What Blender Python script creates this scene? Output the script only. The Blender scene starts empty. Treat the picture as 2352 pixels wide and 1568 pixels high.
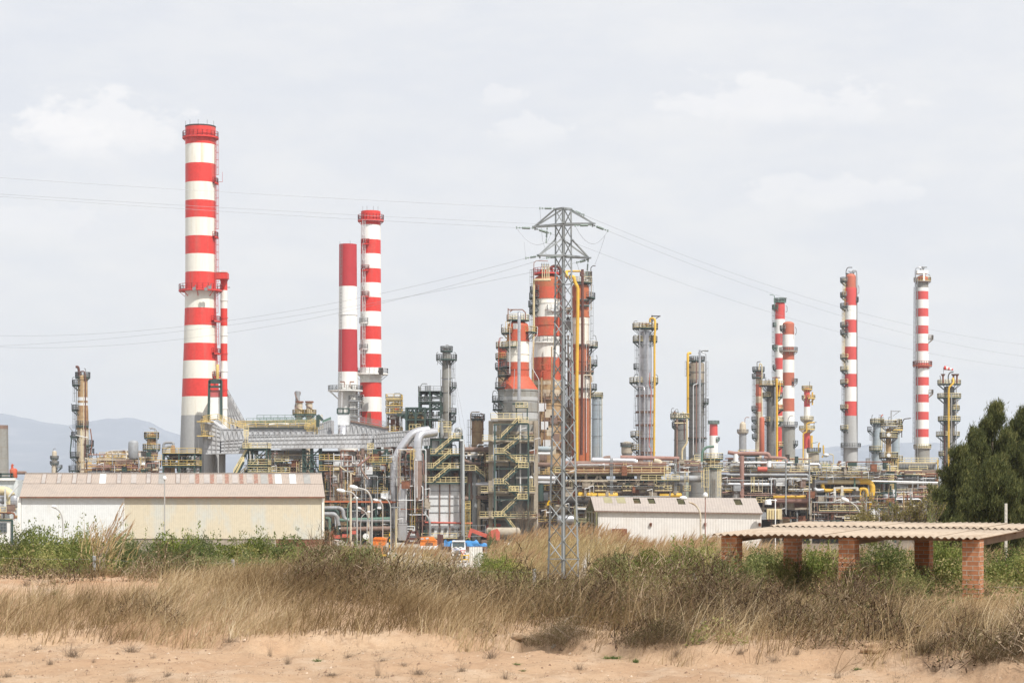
import bpy,math,random
import numpy as np
from mathutils import Vector as V,noise as mnoise
R=math.radians
F=4573.0;U0=1176.0;V0=1090.0;ZC=14.5
sc=bpy.context.scene
COL=sc.collection
rnd=random.Random(7)
def P(u,v,Y):return V(((u-U0)*Y/F,Y,ZC-(v-V0)*Y/F))
def X(u,Y):return(u-U0)*Y/F
def Z(v,Y):return ZC-(v-V0)*Y/F
def S(p,Y):return p*Y/F
def lerp(a,b,t):return a+(b-a)*t
def interp(tab,x):
 if x<=tab[0][0]:return tab[0][1]
 for(a,b),(c,d)in zip(tab,tab[1:]):
  if x<=c:return b+(d-b)*(x-a)/(c-a)
 return tab[-1][1]
def sstep(a,b,x):
 t=max(0.0,min(1.0,(x-a)/(b-a)));return t*t*(3-2*t)
ZT=[(-60,12.3),(18,12.32),(27,12.25),(36,12.14),(45,12.0),(55,11.45),(80,10.1),(130,7.7),(200,4.4),(290,0.3),(310,0.0),(9500,0.0)]
YS=[(-9,26.4),(-5,26.2),(-3,25.7),(0,25.4),(0.4,25.8),(1.2,24.5),(2,23.7),(3.4,23.4),(4.5,22.4),(5.6,20.6),(9,19.6)]
def zt(x,y,fine=True):
 z=interp(ZT,y)
 lf=1-sstep(-3.6,0.8,x)
 ys=interp(YS,x)
 z+=0.56*lf*sstep(ys-0.5,ys+2.6,y)*(1-sstep(34,42,y))
 z+=0.14*(1-lf)*sstep(ys-0.3,ys+1.5,y)*(1-sstep(30,35,y))
 if y<40 and y>18:
  e=ys+.5*mnoise.noise((x*.7,2.5,0))+.22*mnoise.noise((x*2.3,7.5,0));z+=.13*sstep(e-.14,e+.14,y)*(1-sstep(29,36,y))
 if fine and y<60:
  k=1-sstep(40,60,y)
  z+=k*(0.06*mnoise.noise((x*0.35,y*0.35,1.3))+0.045*mnoise.noise((x*1.1,y*1.1,4.1))+0.05*mnoise.noise((x*2.6,y*2.1,7.7))-0.05*abs(mnoise.noise((x*1.7+.4*mnoise.noise((x,y,8)),y*.9,3.3)))+0.03*mnoise.noise((x*7,y*6,2.2)))
 return z
class MB:
 def __init__(s):s.v=[];s.f=[];s.m=[];s.s=[]
 def add(s,vs,fs,m=0,sm=False):
  o=len(s.v);s.v+=[tuple(p)for p in vs]
  for f in fs:s.f.append(tuple(i+o for i in f));s.m.append(m);s.s.append(sm)
  return s
 def box(s,c,d,rz=0,m=0):
  x,y,z=d[0]/2,d[1]/2,d[2]/2;ca,sa=math.cos(rz),math.sin(rz)
  vs=[]
  for k in(-z,z):
   for(i,j)in((-x,-y),(x,-y),(x,y),(-x,y)):
    vs.append((c[0]+i*ca-j*sa,c[1]+i*sa+j*ca,c[2]+k))
  return s.add(vs,[(3,2,1,0),(4,5,6,7),(0,1,5,4),(1,2,6,5),(2,3,7,6),(3,0,4,7)],m)
 def bar(s,p,q,w,h=None,m=0,cap=True):
  p=V(p);q=V(q);d=q-p
  if d.length<1e-6:return s
  d.normalize();h=h or w
  a=d.cross(V((0,0,1)))
  if a.length<0.05:a=V((1,0,0))
  a.normalize();b=a.cross(d);b.normalize();a=a*(w/2);b=b*(h/2)
  vs=[p-a-b,p+a-b,p+a+b,p-a+b,q-a-b,q+a-b,q+a+b,q-a+b]
  fs=[(0,1,5,4),(1,2,6,5),(2,3,7,6),(3,0,4,7)]
  if cap:fs+=[(3,2,1,0),(4,5,6,7)]
  return s.add(vs,fs,m)
 def angle(s,p,q,w,t,ax,ay,m=0):
  p=V(p);q=V(q);ax=V(ax).normalized();ay=V(ay).normalized()
  def slab(e1,e2):
   a=e1*w;b=e2*t
   vs=[p,p+a,p+a+b,p+b,q,q+a,q+a+b,q+b]
   s.add(vs,[(0,1,5,4),(1,2,6,5),(2,3,7,6),(3,0,4,7),(3,2,1,0),(4,5,6,7)],m)
  slab(ax,ay);slab(ay,ax)
  return s
 def tube(s,pts,r,n=8,m=0,cap=True,sm=True,closed=False):
  pts=[V(p)for p in pts];N=len(pts)
  rr=r if isinstance(r,(list,tuple))else[r]*N
  t0=(pts[1]-pts[0]).normalized()
  a=t0 .cross(V((0,0,1)))
  if a.length<0.05:a=V((1,0,0))
  a.normalize();rings=[];prev=t0
  for i,p in enumerate(pts):
   if i==0:t=t0
   elif i==N-1:t=(pts[i]-pts[i-1]).normalized()
   else:t=((pts[i+1]-pts[i]).normalized()+(pts[i]-pts[i-1]).normalized()).normalized()
   ax=prev.cross(t)
   if ax.length>1e-6:
    from mathutils import Quaternion
    a=Quaternion(ax.normalized(),prev.angle(t))@a
   a=(a-t*a.dot(t)).normalized();b=t.cross(a);prev=t
   k=1.0
   if 0<i<N-1:
    c=(pts[i]-pts[i-1]).normalized().dot(t);k=1/max(0.6,c)
   rings.append([p+a*(rr[i]*math.cos(2*math.pi*j/n))+b*(rr[i]*math.sin(2*math.pi*j/n))for j in range(n)])
  vs=[q for ring in rings for q in ring];fs=[]
  for i in range(N-1):
   for j in range(n):
    k=(j+1)%n;fs.append((i*n+j,i*n+k,(i+1)*n+k,(i+1)*n+j))
  s.add(vs,fs,m,sm)
  if cap:
   s.add(rings[0],[tuple(range(n-1,-1,-1))],m);s.add(rings[-1],[tuple(range(n))],m)
  return s
 def lathe(s,x,y,prof,n=24,ms=None,sm=True,cap=(True,True),a0=0,a1=360):
  full=abs(a1-a0)>=359.9;k=n if full else n+1
  def ring(z,r):return[(x+r*math.cos(R(a0)+(R(a1)-R(a0))*j/n),y+r*math.sin(R(a0)+(R(a1)-R(a0))*j/n),z)for j in range(k)]
  for i in range(len(prof)-1):
   (z0,r0),(z1,r1)=prof[i],prof[i+1]
   fs=[]
   for j in range(n if full else n):
    l=(j+1)%k
    fs.append((j,j+k,l+k,l)if z0>z1 or(z0==z1 and r0>r1)else(j,l,l+k,j+k))
   s.add(ring(z0,r0)+ring(z1,r1),fs,ms[i]if ms else 0,sm)
  if full:
   if cap[0]and prof[0][1]>1e-3:s.add(ring(*prof[0]),[tuple(range(k))],ms[0]if ms else 0)
   if cap[1]and prof[-1][1]>1e-3:s.add(ring(*prof[-1]),[tuple(range(k-1,-1,-1))],ms[-1]if ms else 0)
  return s
 def capsule(s,p,q,r,n=12,m=0):
  p=V(p);q=V(q);d=(q-p).normalized()
  pts=[];rr=[]
  for t in(90,60,30):pts.append(p-d*(r*.5*math.sin(R(t))));rr.append(max(.02*r,r*math.cos(R(t))))
  pts+=[p,q];rr+=[r,r]
  for t in(30,60,90):pts.append(q+d*(r*.5*math.sin(R(t))));rr.append(max(.02*r,r*math.cos(R(t))))
  return s.tube(pts,rr,n,m,cap=True)
 def quad(s,a,b,c,d,m=0):return s.add([a,b,c,d],[(0,1,2,3)],m)
 def slab(s,pts,th,m=0):
  n=len(pts);th=V(th);vs=[V(p)for p in pts]+[V(p)+th for p in pts]
  fs=[tuple(range(n-1,-1,-1)),tuple(range(n,2*n))]+[(i,(i+1)%n,n+(i+1)%n,n+i)for i in range(n)]
  return s.add(vs,fs,m)
 def mesh(s,name,mats,org=(0,0,0)):
  me=bpy.data.meshes.new(name)
  ox,oy,oz=org
  me.from_pydata([(a-ox,b-oy,c-oz)for a,b,c in s.v],[],s.f)
  for mt in(mats if isinstance(mats,(list,tuple))else[mats]):me.materials.append(mt)
  me.polygons.foreach_set('material_index',s.m)
  me.polygons.foreach_set('use_smooth',s.s)
  me.update()
  return me
def fillet(pts,rad,n=5):
 pts=[V(p)for p in pts];out=[pts[0]]
 for i in range(1,len(pts)-1):
  a,b,c=pts[i-1],pts[i],pts[i+1]
  d1=(a-b);d2=(c-b);r=min(rad,d1 .length*.49,d2 .length*.49)
  p=b+d1 .normalized()*r;q=b+d2 .normalized()*r
  for k in range(n+1):
   t=k/n;out.append(p*(1-t)**2+b*2*t*(1-t)+q*t*t)
 out.append(pts[-1]);return out
def setp(o,label=None,cat=None,group=None,kind=None):
 if label:o['label']=label
 if cat:o['category']=cat
 if group:o['group']=group
 if kind:o['kind']=kind
 return o
class T:
 """one thing: an Empty at its base that parents its parts"""
 def __init__(s,name,label,cat,loc,group=None):
  s.o=bpy.data.objects.new(name,None);COL.objects.link(s.o);s.o.location=loc
  s.o.empty_display_size=.3
  s.loc=V(loc);setp(s.o,label,cat,group)
 def part(s,name,mb,mats,parent=None,label=None):
  if not mb.v:return None
  o=bpy.data.objects.new(name,mb.mesh(name,mats,s.loc));COL.objects.link(o)
  o.parent=parent or s.o
  if label:o['label']=label
  return o
def solo(name,mb,mats,label,cat,loc,group=None,kind=None):
 o=bpy.data.objects.new(name,mb.mesh(name,mats,loc));COL.objects.link(o);o.location=loc
 return setp(o,label,cat,group,kind)
def nodes(name):
 m=bpy.data.materials.new(name);m.use_nodes=True
 nt=m.node_tree;b=nt.nodes['Principled BSDF']
 return m,nt,b
def L(nt,a,b):nt.links.new(a,b)
def mat(name,c,rough=.6,metal=0.0,dirt=None,amt=.5,scale=.35,stretch=5.0,var=.10,spec=.35,th=.5,seams=None,seam_c=(.25,.2,.15)):
 """paint or metal with streaked dirt or rust of its own colour and a little unevenness; seams = spacing of weld lines in metres"""
 m,nt,b=nodes(name);N=nt.nodes.new
 b.inputs['Roughness'].default_value=rough;b.inputs['Metallic'].default_value=metal
 b.inputs['Specular IOR Level'].default_value=spec
 g=N('ShaderNodeNewGeometry')
 mp=N('ShaderNodeMapping');mp.inputs['Scale'].default_value=(scale,scale,scale/stretch);L(nt,g.outputs['Position'],mp.inputs[0])
 n1=N('ShaderNodeTexNoise');n1 .inputs['Scale'].default_value=1;n1 .inputs['Detail'].default_value=7;n1 .inputs['Roughness'].default_value=.65;L(nt,mp.outputs[0],n1 .inputs['Vector'])
 r=N('ShaderNodeMapRange');r.inputs['From Min'].default_value=th;r.inputs['From Max'].default_value=th+.16;r.inputs['To Max'].default_value=amt;L(nt,n1 .outputs['Fac'],r.inputs['Value'])
 n2=N('ShaderNodeTexNoise');n2 .inputs['Scale'].default_value=1.7;n2 .inputs['Detail'].default_value=4;L(nt,g.outputs['Position'],n2 .inputs['Vector'])
 mx=N('ShaderNodeMix');mx.data_type='RGBA';mx.inputs['A'].default_value=(*c,1)
 d=dirt or tuple(k*.6 for k in c);mx.inputs['B'].default_value=(*d,1);L(nt,r.outputs[0],mx.inputs['Factor'])
 out=mx.outputs['Result']
 if seams:
  sx=N('ShaderNodeSeparateXYZ');L(nt,g.outputs['Position'],sx.inputs[0])
  md=N('ShaderNodeMath');md.operation='FRACT';dv=N('ShaderNodeMath');dv.operation='DIVIDE';dv.inputs[1].default_value=seams
  L(nt,sx.outputs['Z'],dv.inputs[0]);L(nt,dv.outputs[0],md.inputs[0])
  lt=N('ShaderNodeMath');lt.operation='LESS_THAN';lt.inputs[1].default_value=.05;L(nt,md.outputs[0],lt.inputs[0])
  ml=N('ShaderNodeMath');ml.operation='MULTIPLY';ml.inputs[1].default_value=.45;L(nt,lt.outputs[0],ml.inputs[0])
  m3=N('ShaderNodeMix');m3 .data_type='RGBA';L(nt,ml.outputs[0],m3 .inputs['Factor']);L(nt,out,m3 .inputs['A']);m3 .inputs['B'].default_value=(*seam_c,1);out=m3 .outputs['Result']
 hs=N('ShaderNodeHueSaturation');L(nt,out,hs.inputs['Color'])
 vr=N('ShaderNodeMapRange');vr.inputs['From Min'].default_value=.3;vr.inputs['From Max'].default_value=.7;vr.inputs['To Min'].default_value=1-var;vr.inputs['To Max'].default_value=1+var;L(nt,n2 .outputs['Fac'],vr.inputs['Value'])
 L(nt,vr.outputs[0],hs.inputs['Value']);L(nt,hs.outputs[0],b.inputs['Base Color'])
 return m
RUST=(.20,.075,.03)
M={}
M['white']=mat('white_paint',(.80,.79,.75),.55,dirt=(.62,.58,.48),amt=.5,scale=.5,stretch=10,var=.03)
M['white_stain']=mat('stained_white_paint',(.78,.75,.66),.6,dirt=(.55,.42,.22),amt=.55,scale=1.0,stretch=30,var=.04)
M['red']=mat('red_paint',(.62,.042,.032),.5,dirt=(.50,.09,.07),amt=.75,scale=.7,stretch=14,var=.08)
M['red2']=mat('dark_red_paint',(.42,.032,.038),.55,dirt=(.34,.03,.035),amt=.5,scale=.4,stretch=8,var=.05)
M['redor']=mat('weathered_red_paint',(.49,.088,.042),.6,dirt=(.31,.125,.06),amt=.9,scale=.6,stretch=2.5,var=.10)
M['orange']=mat('orange_red_paint',(.43,.125,.052),.6,dirt=(.28,.11,.05),amt=.7,scale=.5,stretch=4,var=.10)
M['concrete']=mat('grey_concrete',(.40,.40,.39),.85,dirt=(.32,.31,.29),amt=.6,scale=.4,stretch=6,var=.05)
M['beigecon']=mat('beige_concrete',(.36,.31,.24),.85,dirt=(.19,.15,.11),amt=.7,scale=.7,stretch=5,var=.1)
M['stack']=mat('stained_concrete',(.27,.265,.24),.85,dirt=(.16,.12,.08),amt=.6,scale=.6,stretch=6,var=.08,seams=2.6)
M['silver']=mat('aluminium_cladding',(.50,.51,.53),.38,.75,dirt=(.45,.44,.43),amt=.5,scale=.5,stretch=6,var=.08,seams=3.0,seam_c=(.2,.2,.2))
M['shiny']=mat('bright_aluminium',(.62,.62,.635),.30,.75,dirt=(.55,.52,.5),amt=.4,scale=.4,stretch=6,var=.05,seams=4.0,seam_c=(.3,.3,.3))
M['grey']=mat('grey_steel',(.30,.31,.32),.6,.1,dirt=(.20,.17,.14),amt=.6,scale=.6,stretch=4,var=.1)
M['duct']=mat('grey_duct_paint',(.52,.525,.535),.55,.03,dirt=(.24,.22,.20),amt=.5,scale=.4,stretch=3,var=.07)
M['ductrib']=mat('duct_rib_paint',(.40,.405,.41),.55,.03,dirt=(.16,.13,.11),amt=.5,scale=.4,stretch=3,var=.07)
M['darkgrey']=mat('dark_grey_insulation',(.165,.165,.155),.75,dirt=(.20,.16,.12),amt=.6,scale=.6,stretch=5,var=.12,seams=3.2,seam_c=(.05,.04,.04))
M['bluegrey']=mat('blue_grey_paint',(.30,.35,.38),.6,dirt=(.36,.34,.28),amt=.5,scale=.6,stretch=5,var=.06,seams=2.4,seam_c=(.16,.18,.18))
M['beige']=mat('beige_insulation',(.52,.45,.34),.7,dirt=(.27,.17,.09),amt=.75,scale=.5,stretch=4,var=.10,seams=3.0,seam_c=(.22,.13,.07))
M['rustybeige']=mat('rust_streaked_insulation',(.39,.265,.14),.75,dirt=(.22,.10,.045),amt=.85,scale=.6,stretch=3,var=.14,seams=3.0,seam_c=(.13,.07,.04))
M['rust']=mat('rusty_steel',(.21,.085,.045),.85,dirt=(.10,.05,.035),amt=.7,scale=.8,stretch=2,var=.2)
M['rustwhite']=mat('rusted_white_paint',(.60,.56,.50),.7,dirt=(.22,.075,.035),amt=.95,scale=.55,stretch=1.2,var=.1,th=.46)
M['brown']=mat('brown_pipe',(.20,.13,.10),.75,dirt=(.30,.22,.18),amt=.6,scale=.6,stretch=1,var=.15)
M['dkbrown']=mat('dark_brown_pipe',(.105,.042,.032),.7,dirt=(.17,.07,.05),amt=.6,scale=.6,stretch=3,var=.15)
M['pinkpipe']=mat('faded_red_pipe',(.30,.17,.14),.7,dirt=(.22,.11,.08),amt=.6,scale=.6,stretch=3,var=.1)
M['yellow']=mat('yellow_pipe_paint',(.66,.40,.045),.5,dirt=(.52,.30,.05),amt=.6,scale=.6,stretch=3,var=.07)
M['rail']=mat('pale_yellow_rail_paint',(.74,.62,.33),.55,dirt=(.62,.48,.2),amt=.5,scale=.8,stretch=1,var=.08)
M['railo']=mat('golden_rail_paint',(.62,.45,.15),.55,dirt=(.45,.28,.06),amt=.5,scale=.8,stretch=1,var=.08)
M['railg']=mat('grey_rail_paint',(.22,.23,.23),.6,dirt=(.16,.14,.12),amt=.5,scale=.8,stretch=1,var=.08)
M['green']=mat('dark_green_steel',(.035,.066,.056),.6,dirt=(.05,.05,.035),amt=.5,scale=.6,stretch=3,var=.12)
M['green2']=mat('green_pipe_paint',(.12,.20,.155),.6,dirt=(.07,.13,.10),amt=.5,scale=.6,stretch=3,var=.12)
M['olive']=mat('olive_rusty_panel',(.17,.165,.085),.7,dirt=(.21,.11,.05),amt=.8,scale=.4,stretch=1.5,var=.12)
M['dark']=mat('dark_machinery_and_shade',(.055,.048,.042),.8,dirt=(.10,.06,.04),amt=.6,scale=.7,stretch=2,var=.2)  # dark machinery; also colours the sheets standing in for shade behind pipework
M['black']=mat('black_rubber',(.02,.02,.02),.8,var=.1)
M['cream']=mat('cream_pipe_paint',(.58,.49,.30),.6,dirt=(.45,.33,.2),amt=.5,scale=.6,stretch=4,var=.06)
M['galv']=mat('galvanised_steel',(.31,.325,.325),.5,.35,dirt=(.25,.245,.23),amt=.6,scale=.8,stretch=2,var=.08)
M['wire']=mat('aluminium_wire',(.36,.37,.39),.5,.4,var=.02)
M['insul']=mat('glass_insulator',(.23,.28,.25),.25,0,var=.05)
M['pole']=mat('lamp_post_paint',(.40,.385,.36),.6,.1,dirt=(.33,.29,.25),amt=.5,scale=.8,stretch=4,var=.06)
M['lampwhite']=mat('lamp_housing',(.80,.80,.79),.4,var=.02)
M['cladw']=mat('silver_white_panel',(.66,.67,.67),.5,.1,dirt=(.40,.37,.33),amt=.5,scale=.5,stretch=3,var=.06)
M['truckwhite']=mat('white_truck_paint',(.75,.75,.76),.35,var=.03)
M['truckorange']=mat('orange_truck_paint',(.70,.19,.02),.4,var=.05,dirt=(.5,.15,.03),amt=.5)
M['redmach']=mat('faded_red_machine_paint',(.52,.11,.075),.55,dirt=(.36,.09,.06),amt=.6,scale=1,stretch=1,var=.08)
M['blue']=mat('blue_tarpaulin',(.06,.25,.55),.5,var=.12)
M['bluetext']=mat('blue_lettering',(.08,.15,.45),.5,var=.02)
M['signred']=mat('red_sign_border',(.55,.04,.05),.5,var=.02)
M['signyellow']=mat('yellow_warning_plate',(.72,.42,.02),.5,var=.02)
M['wood']=mat('weathered_timber',(.20,.145,.10),.85,dirt=(.12,.08,.055),amt=.6,scale=2,stretch=.3,var=.15)
M['cement']=mat('pale_cement_post',(.55,.52,.46),.85,dirt=(.42,.38,.32),amt=.5,scale=3,stretch=4,var=.06)
def glass():
 m,nt,b=nodes('window_glass');b.inputs['Base Color'].default_value=(.05,.07,.075,1);b.inputs['Roughness'].default_value=.08;b.inputs['Specular IOR Level'].default_value=.7
 return m
M['glass']=glass()
def corrugated(name,c,dirt,amt,pitch,bump=.35,th=.5,scale=.5,stretch=2,var=.05,axis='X'):
 m=mat(name,c,.65,0,dirt,amt,scale,stretch,var,th=th);nt=m.node_tree;b=nt.nodes['Principled BSDF'];N=nt.nodes.new
 g=N('ShaderNodeNewGeometry');w=N('ShaderNodeTexWave');w.bands_direction=axis;w.inputs['Scale'].default_value=2*math.pi/(pitch*20)*1.0
 w.inputs['Distortion'].default_value=0
 L(nt,g.outputs['Position'],w.inputs['Vector'])
 bp=N('ShaderNodeBump');bp.inputs['Strength'].default_value=bump;bp.inputs['Distance'].default_value=pitch*.3
 L(nt,w.outputs['Fac'],bp.inputs['Height']);L(nt,bp.outputs[0],b.inputs['Normal'])
 return m
M['wallw']=corrugated('white_corrugated_wall',(.70,.715,.70),(.62,.61,.56),.5,.36,.16)
M['wallc']=corrugated('cream_corrugated_wall',(.62,.55,.41),(.56,.565,.51),.85,.36,.16,th=.47,scale=.3)
M['roofp']=corrugated('pinkish_brown_roof_sheet',(.37,.305,.255),(.30,.255,.22),.6,.40,.25)
M['roofp2']=corrugated('grey_pink_roof_sheet',(.37,.32,.28),(.30,.26,.24),.6,.35,.3)
M['walls']=corrugated('off_white_corrugated_wall',(.66,.63,.59),(.58,.53,.47),.6,.34,.25)
M['panelgrey']=corrugated('grey_corrugated_cladding',(.21,.22,.22),(.15,.12,.09),.6,.7,.5)
M['panelblue']=corrugated('pale_blue_grey_cladding',(.56,.60,.60),(.48,.49,.48),.5,1.2,.3)
M['white_sheet']=corrugated('white_sheet_panel',(.66,.63,.57),(.5,.46,.38),.6,.35,.5)
M['patchgrey']=mat('grey_roof_light',(.30,.29,.27),.6,var=.08);M['patchwhite']=mat('white_roof_light',(.56,.58,.57),.5,var=.05);M['patchrust']=mat('rusted_roof_sheet',(.27,.14,.10),.8,dirt=(.38,.31,.26),amt=.8,scale=2.5,stretch=.5,var=.2);M['patchpale']=mat('pale_roof_sheet',(.38,.34,.31),.7,var=.08)
M['patchgreen']=mat('mossy_roof_sheet',(.30,.27,.16),.8,var=.1)
def wk(Y):return max(.05,.00021*Y)
def rail(mb,pts,Y,closed=False,h=1.1,step=1.7,m=0,toe=True):
 pts=[V(p)for p in pts]
 if closed:pts=pts+[pts[0]]
 w=wk(Y)
 for a,b in zip(pts,pts[1:]):
  d=b-a
  if d.length<.05:continue
  up=V((0,0,1))
  for k in(h,h*.52):mb.bar(a+up*k,b+up*k,w,m=m,cap=False)
  if toe:mb.bar(a+up*.12,b+up*.12,w*.5,w*1.4,m=m,cap=False)
  n=max(1,int(round(d.length/step)))
  for i in range(n+1):
   q=a+d*(i/n);mb.bar(q,q+up*h,w,m=m,cap=False)
 return mb
def ladder(mb,p,q,Y,nrm=(0,-1,0),cage=True,w=.55,m=0):
 p=V(p);q=V(q);nrm=V(nrm).normalized();t=wk(Y)*.8
 sd=nrm.cross(V((0,0,1))).normalized()*(w/2)
 mb.bar(p-sd,q-sd,t,m=m,cap=False);mb.bar(p+sd,q+sd,t,m=m,cap=False)
 n=max(2,int((q-p).length/.8))
 for i in range(n):
  c=p+(q-p)*((i+.5)/n);mb.bar(c-sd,c+sd,t*.8,m=m,cap=False)
 if cage and(q-p).length>3:
  k=max(2,int((q-p).length/1.6))
  for i in range(k+1):
   c=p+(q-p)*(i/k)
   if i==0:continue
   arc=[c-sd,c-sd*1.3+nrm*.4,c+nrm*.75,c+sd*1.3+nrm*.4,c+sd]
   for a,b in zip(arc,arc[1:]):mb.bar(a,b,t*.7,m=m,cap=False)
  for o in(-sd*1.3+nrm*.4,nrm*.75,sd*1.3+nrm*.4):mb.bar(p+(q-p)*(1/k)+o,q+o,t*.7,m=m,cap=False)
 return mb
def hook(mb,x,y,z,h,dx,r):
 """gooseneck: post that curves over to one side"""
 pts=[(x,y,z),(x,y,z+h*.7),(x+dx*.25,y,z+h),(x+dx,y,z+h*.98)]
 return mb.tube(fillet(pts,abs(dx)*.4,4),r,6)
class Col(T):
 """a vertical vessel, stack or column drawn from rows of the photo"""
 def __init__(s,name,label,cat,u,Y,prof,bands,mats,group=None,dome=None,n=24,part='shell',vb=None,ring=None):
  s.u=u;s.Y=Y;s.x=X(u,Y)
  zb=Z(vb,Y)if vb else 0.0
  T.__init__(s,name,label,cat,(s.x,Y,zb),group)
  s.prof=prof;vg=vb or V0+ZC*F/Y
  vs=sorted(set([p[0]for p in prof]+[b[0]for b in bands if b[0]>prof[0][0]]+[vg]))
  vs=[v for v in vs if v<=vg]
  mb=MB();pf=[];ms=[]
  if dome:
   r0=S(prof[0][1],Y);z0=Z(prof[0][0],Y)
   for t in(88,70,50,30,14):pf.append((z0+S(dome,Y)*math.sin(R(t)),r0*math.cos(R(t))));ms.append(bands[0][1])
  for v in vs:
   pf.append((Z(v,Y),s.rad(v)))
   b=[k for(q,k)in bands if q<=v+1e-6];ms.append(b[-1]if b else bands[0][1])
  mb.lathe(s.x,Y,pf,n,ms)
  s.shell=s.part(part,mb,mats)
  if ring:
   for v in ring:
    rb=MB();r=s.rad(v);rb.lathe(s.x,Y,[(Z(v,Y)+.12,r),(Z(v,Y)+.12,r+.12),(Z(v,Y)-.12,r+.12),(Z(v,Y)-.12,r)],n)
    s.part('stiffening_ring',rb,mats[min(ring[v]if isinstance(ring,dict)else 0,len(mats)-1)],s.shell)
 def rad(s,v):return S(interp(s.prof,v),s.Y)
 def plat(s,v,rpx,a0=0,a1=360,deck='green',rl='rail',br=True,h=1.1,th=.28,rin=None):
  Y=s.Y;z=Z(v,Y);r1=S(rpx,Y);r0=rin if rin is not None else s.rad(v)*.98
  n=max(6,int(abs(a1-a0)/15));mb=MB()
  pf=[(z,r0),(z,r1),(z-th,r1),(z-th,r0)]
  mb.lathe(s.x,Y,pf,n,sm=False,a0=a0,a1=a1,cap=(False,False))
  if br:
   k=max(3,n//3)
   for i in range(k+1):
    a=R(a0+(a1-a0)*i/k);c,q=math.cos(a),math.sin(a)
    mb.bar((s.x+r1*.97*c,Y+r1*.97*q,z-th),(s.x+r0*c,Y+r0*q,z-th-(r1-r0)*.8),wk(Y)*1.2)
  d=s.part('platform',mb,M[deck])
  pts=[V((s.x+r1*.98*math.cos(R(a0+(a1-a0)*i/n)),Y+r1*.98*math.sin(R(a0+(a1-a0)*i/n)),z))for i in range(n+1)]
  if abs(a1-a0)<359:
   for a,e in((a0,0),(a1,-1)):
    q=V((s.x+r0*1.02*math.cos(R(a)),Y+r0*1.02*math.sin(R(a)),z))
    pts=[q]+pts if e==0 else pts+[q]
  rb=MB();rail(rb,pts,Y,h=h,step=1.5);s.part('railing',rb,M[rl],d)
  return d
 def ladder(s,v0,v1,ang,m='railg',off=.25,cage=True):
  r=max(s.rad(v0),s.rad(v1))+off;c,q=math.cos(R(ang)),math.sin(R(ang));mb=MB()
  ladder(mb,(s.x+(s.rad(v0)+off)*c,s.Y+(s.rad(v0)+off)*q,Z(v0,s.Y)),(s.x+(s.rad(v1)+off)*c,s.Y+(s.rad(v1)+off)*q,Z(v1,s.Y)),s.Y,(c,q,0),cage)
  s.part('ladder',mb,M[m])
 def pipe(s,pts,rpx,m,dy=0,n=8,rad=None,name='pipe'):
  """pts: (u, v) or (u, v, dy)"""
  w=[P(p[0],p[1],s.Y)+V((0,(p[2]if len(p)>2 else dy),0))for p in pts]
  r=S(rpx,s.Y);mb=MB();mb.tube(fillet(w,rad or r*3.0,5),r,n);return s.part(name,mb,M[m])
 def hook(s,v,du,h,dx,m='railg',dy=0,r=None):
  mb=MB();hook(mb,s.x+S(du,s.Y),s.Y+dy,Z(v,s.Y),S(h,s.Y),S(dx,s.Y),r or wk(s.Y)*.8);s.part('gooseneck_lamp',mb,M[m])
 def fittings(s,v,k,spread,hmin,hmax,seed=1,m='railg'):
  """valves and vents standing on the top platform"""
  rr=random.Random(seed)
  for i in range(k):
   mb=MB();x=s.x+S(rr.uniform(-spread,spread),s.Y);y=s.Y+S(rr.uniform(-spread*.6,spread*.6),s.Y);h=S(rr.uniform(hmin,hmax),s.Y);r=rr.uniform(.10,.22)*s.Y/420
   mb.tube([(x,y,Z(v,s.Y)),(x,y,Z(v,s.Y)+h)],r,7);mb.tube([(x,y,Z(v,s.Y)+h*.55),(x,y,Z(v,s.Y)+h*.75)],r*1.9,8)
   if rr.random()<.5:mb.tube([(x-r*4,y,Z(v,s.Y)+h*.9),(x+r*4,y,Z(v,s.Y)+h*.9)],r*.6,6)
   s.part('vent',mb,M[m if rr.random()<.6 else rr.choice(['rust','grey','silver'])])
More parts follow.
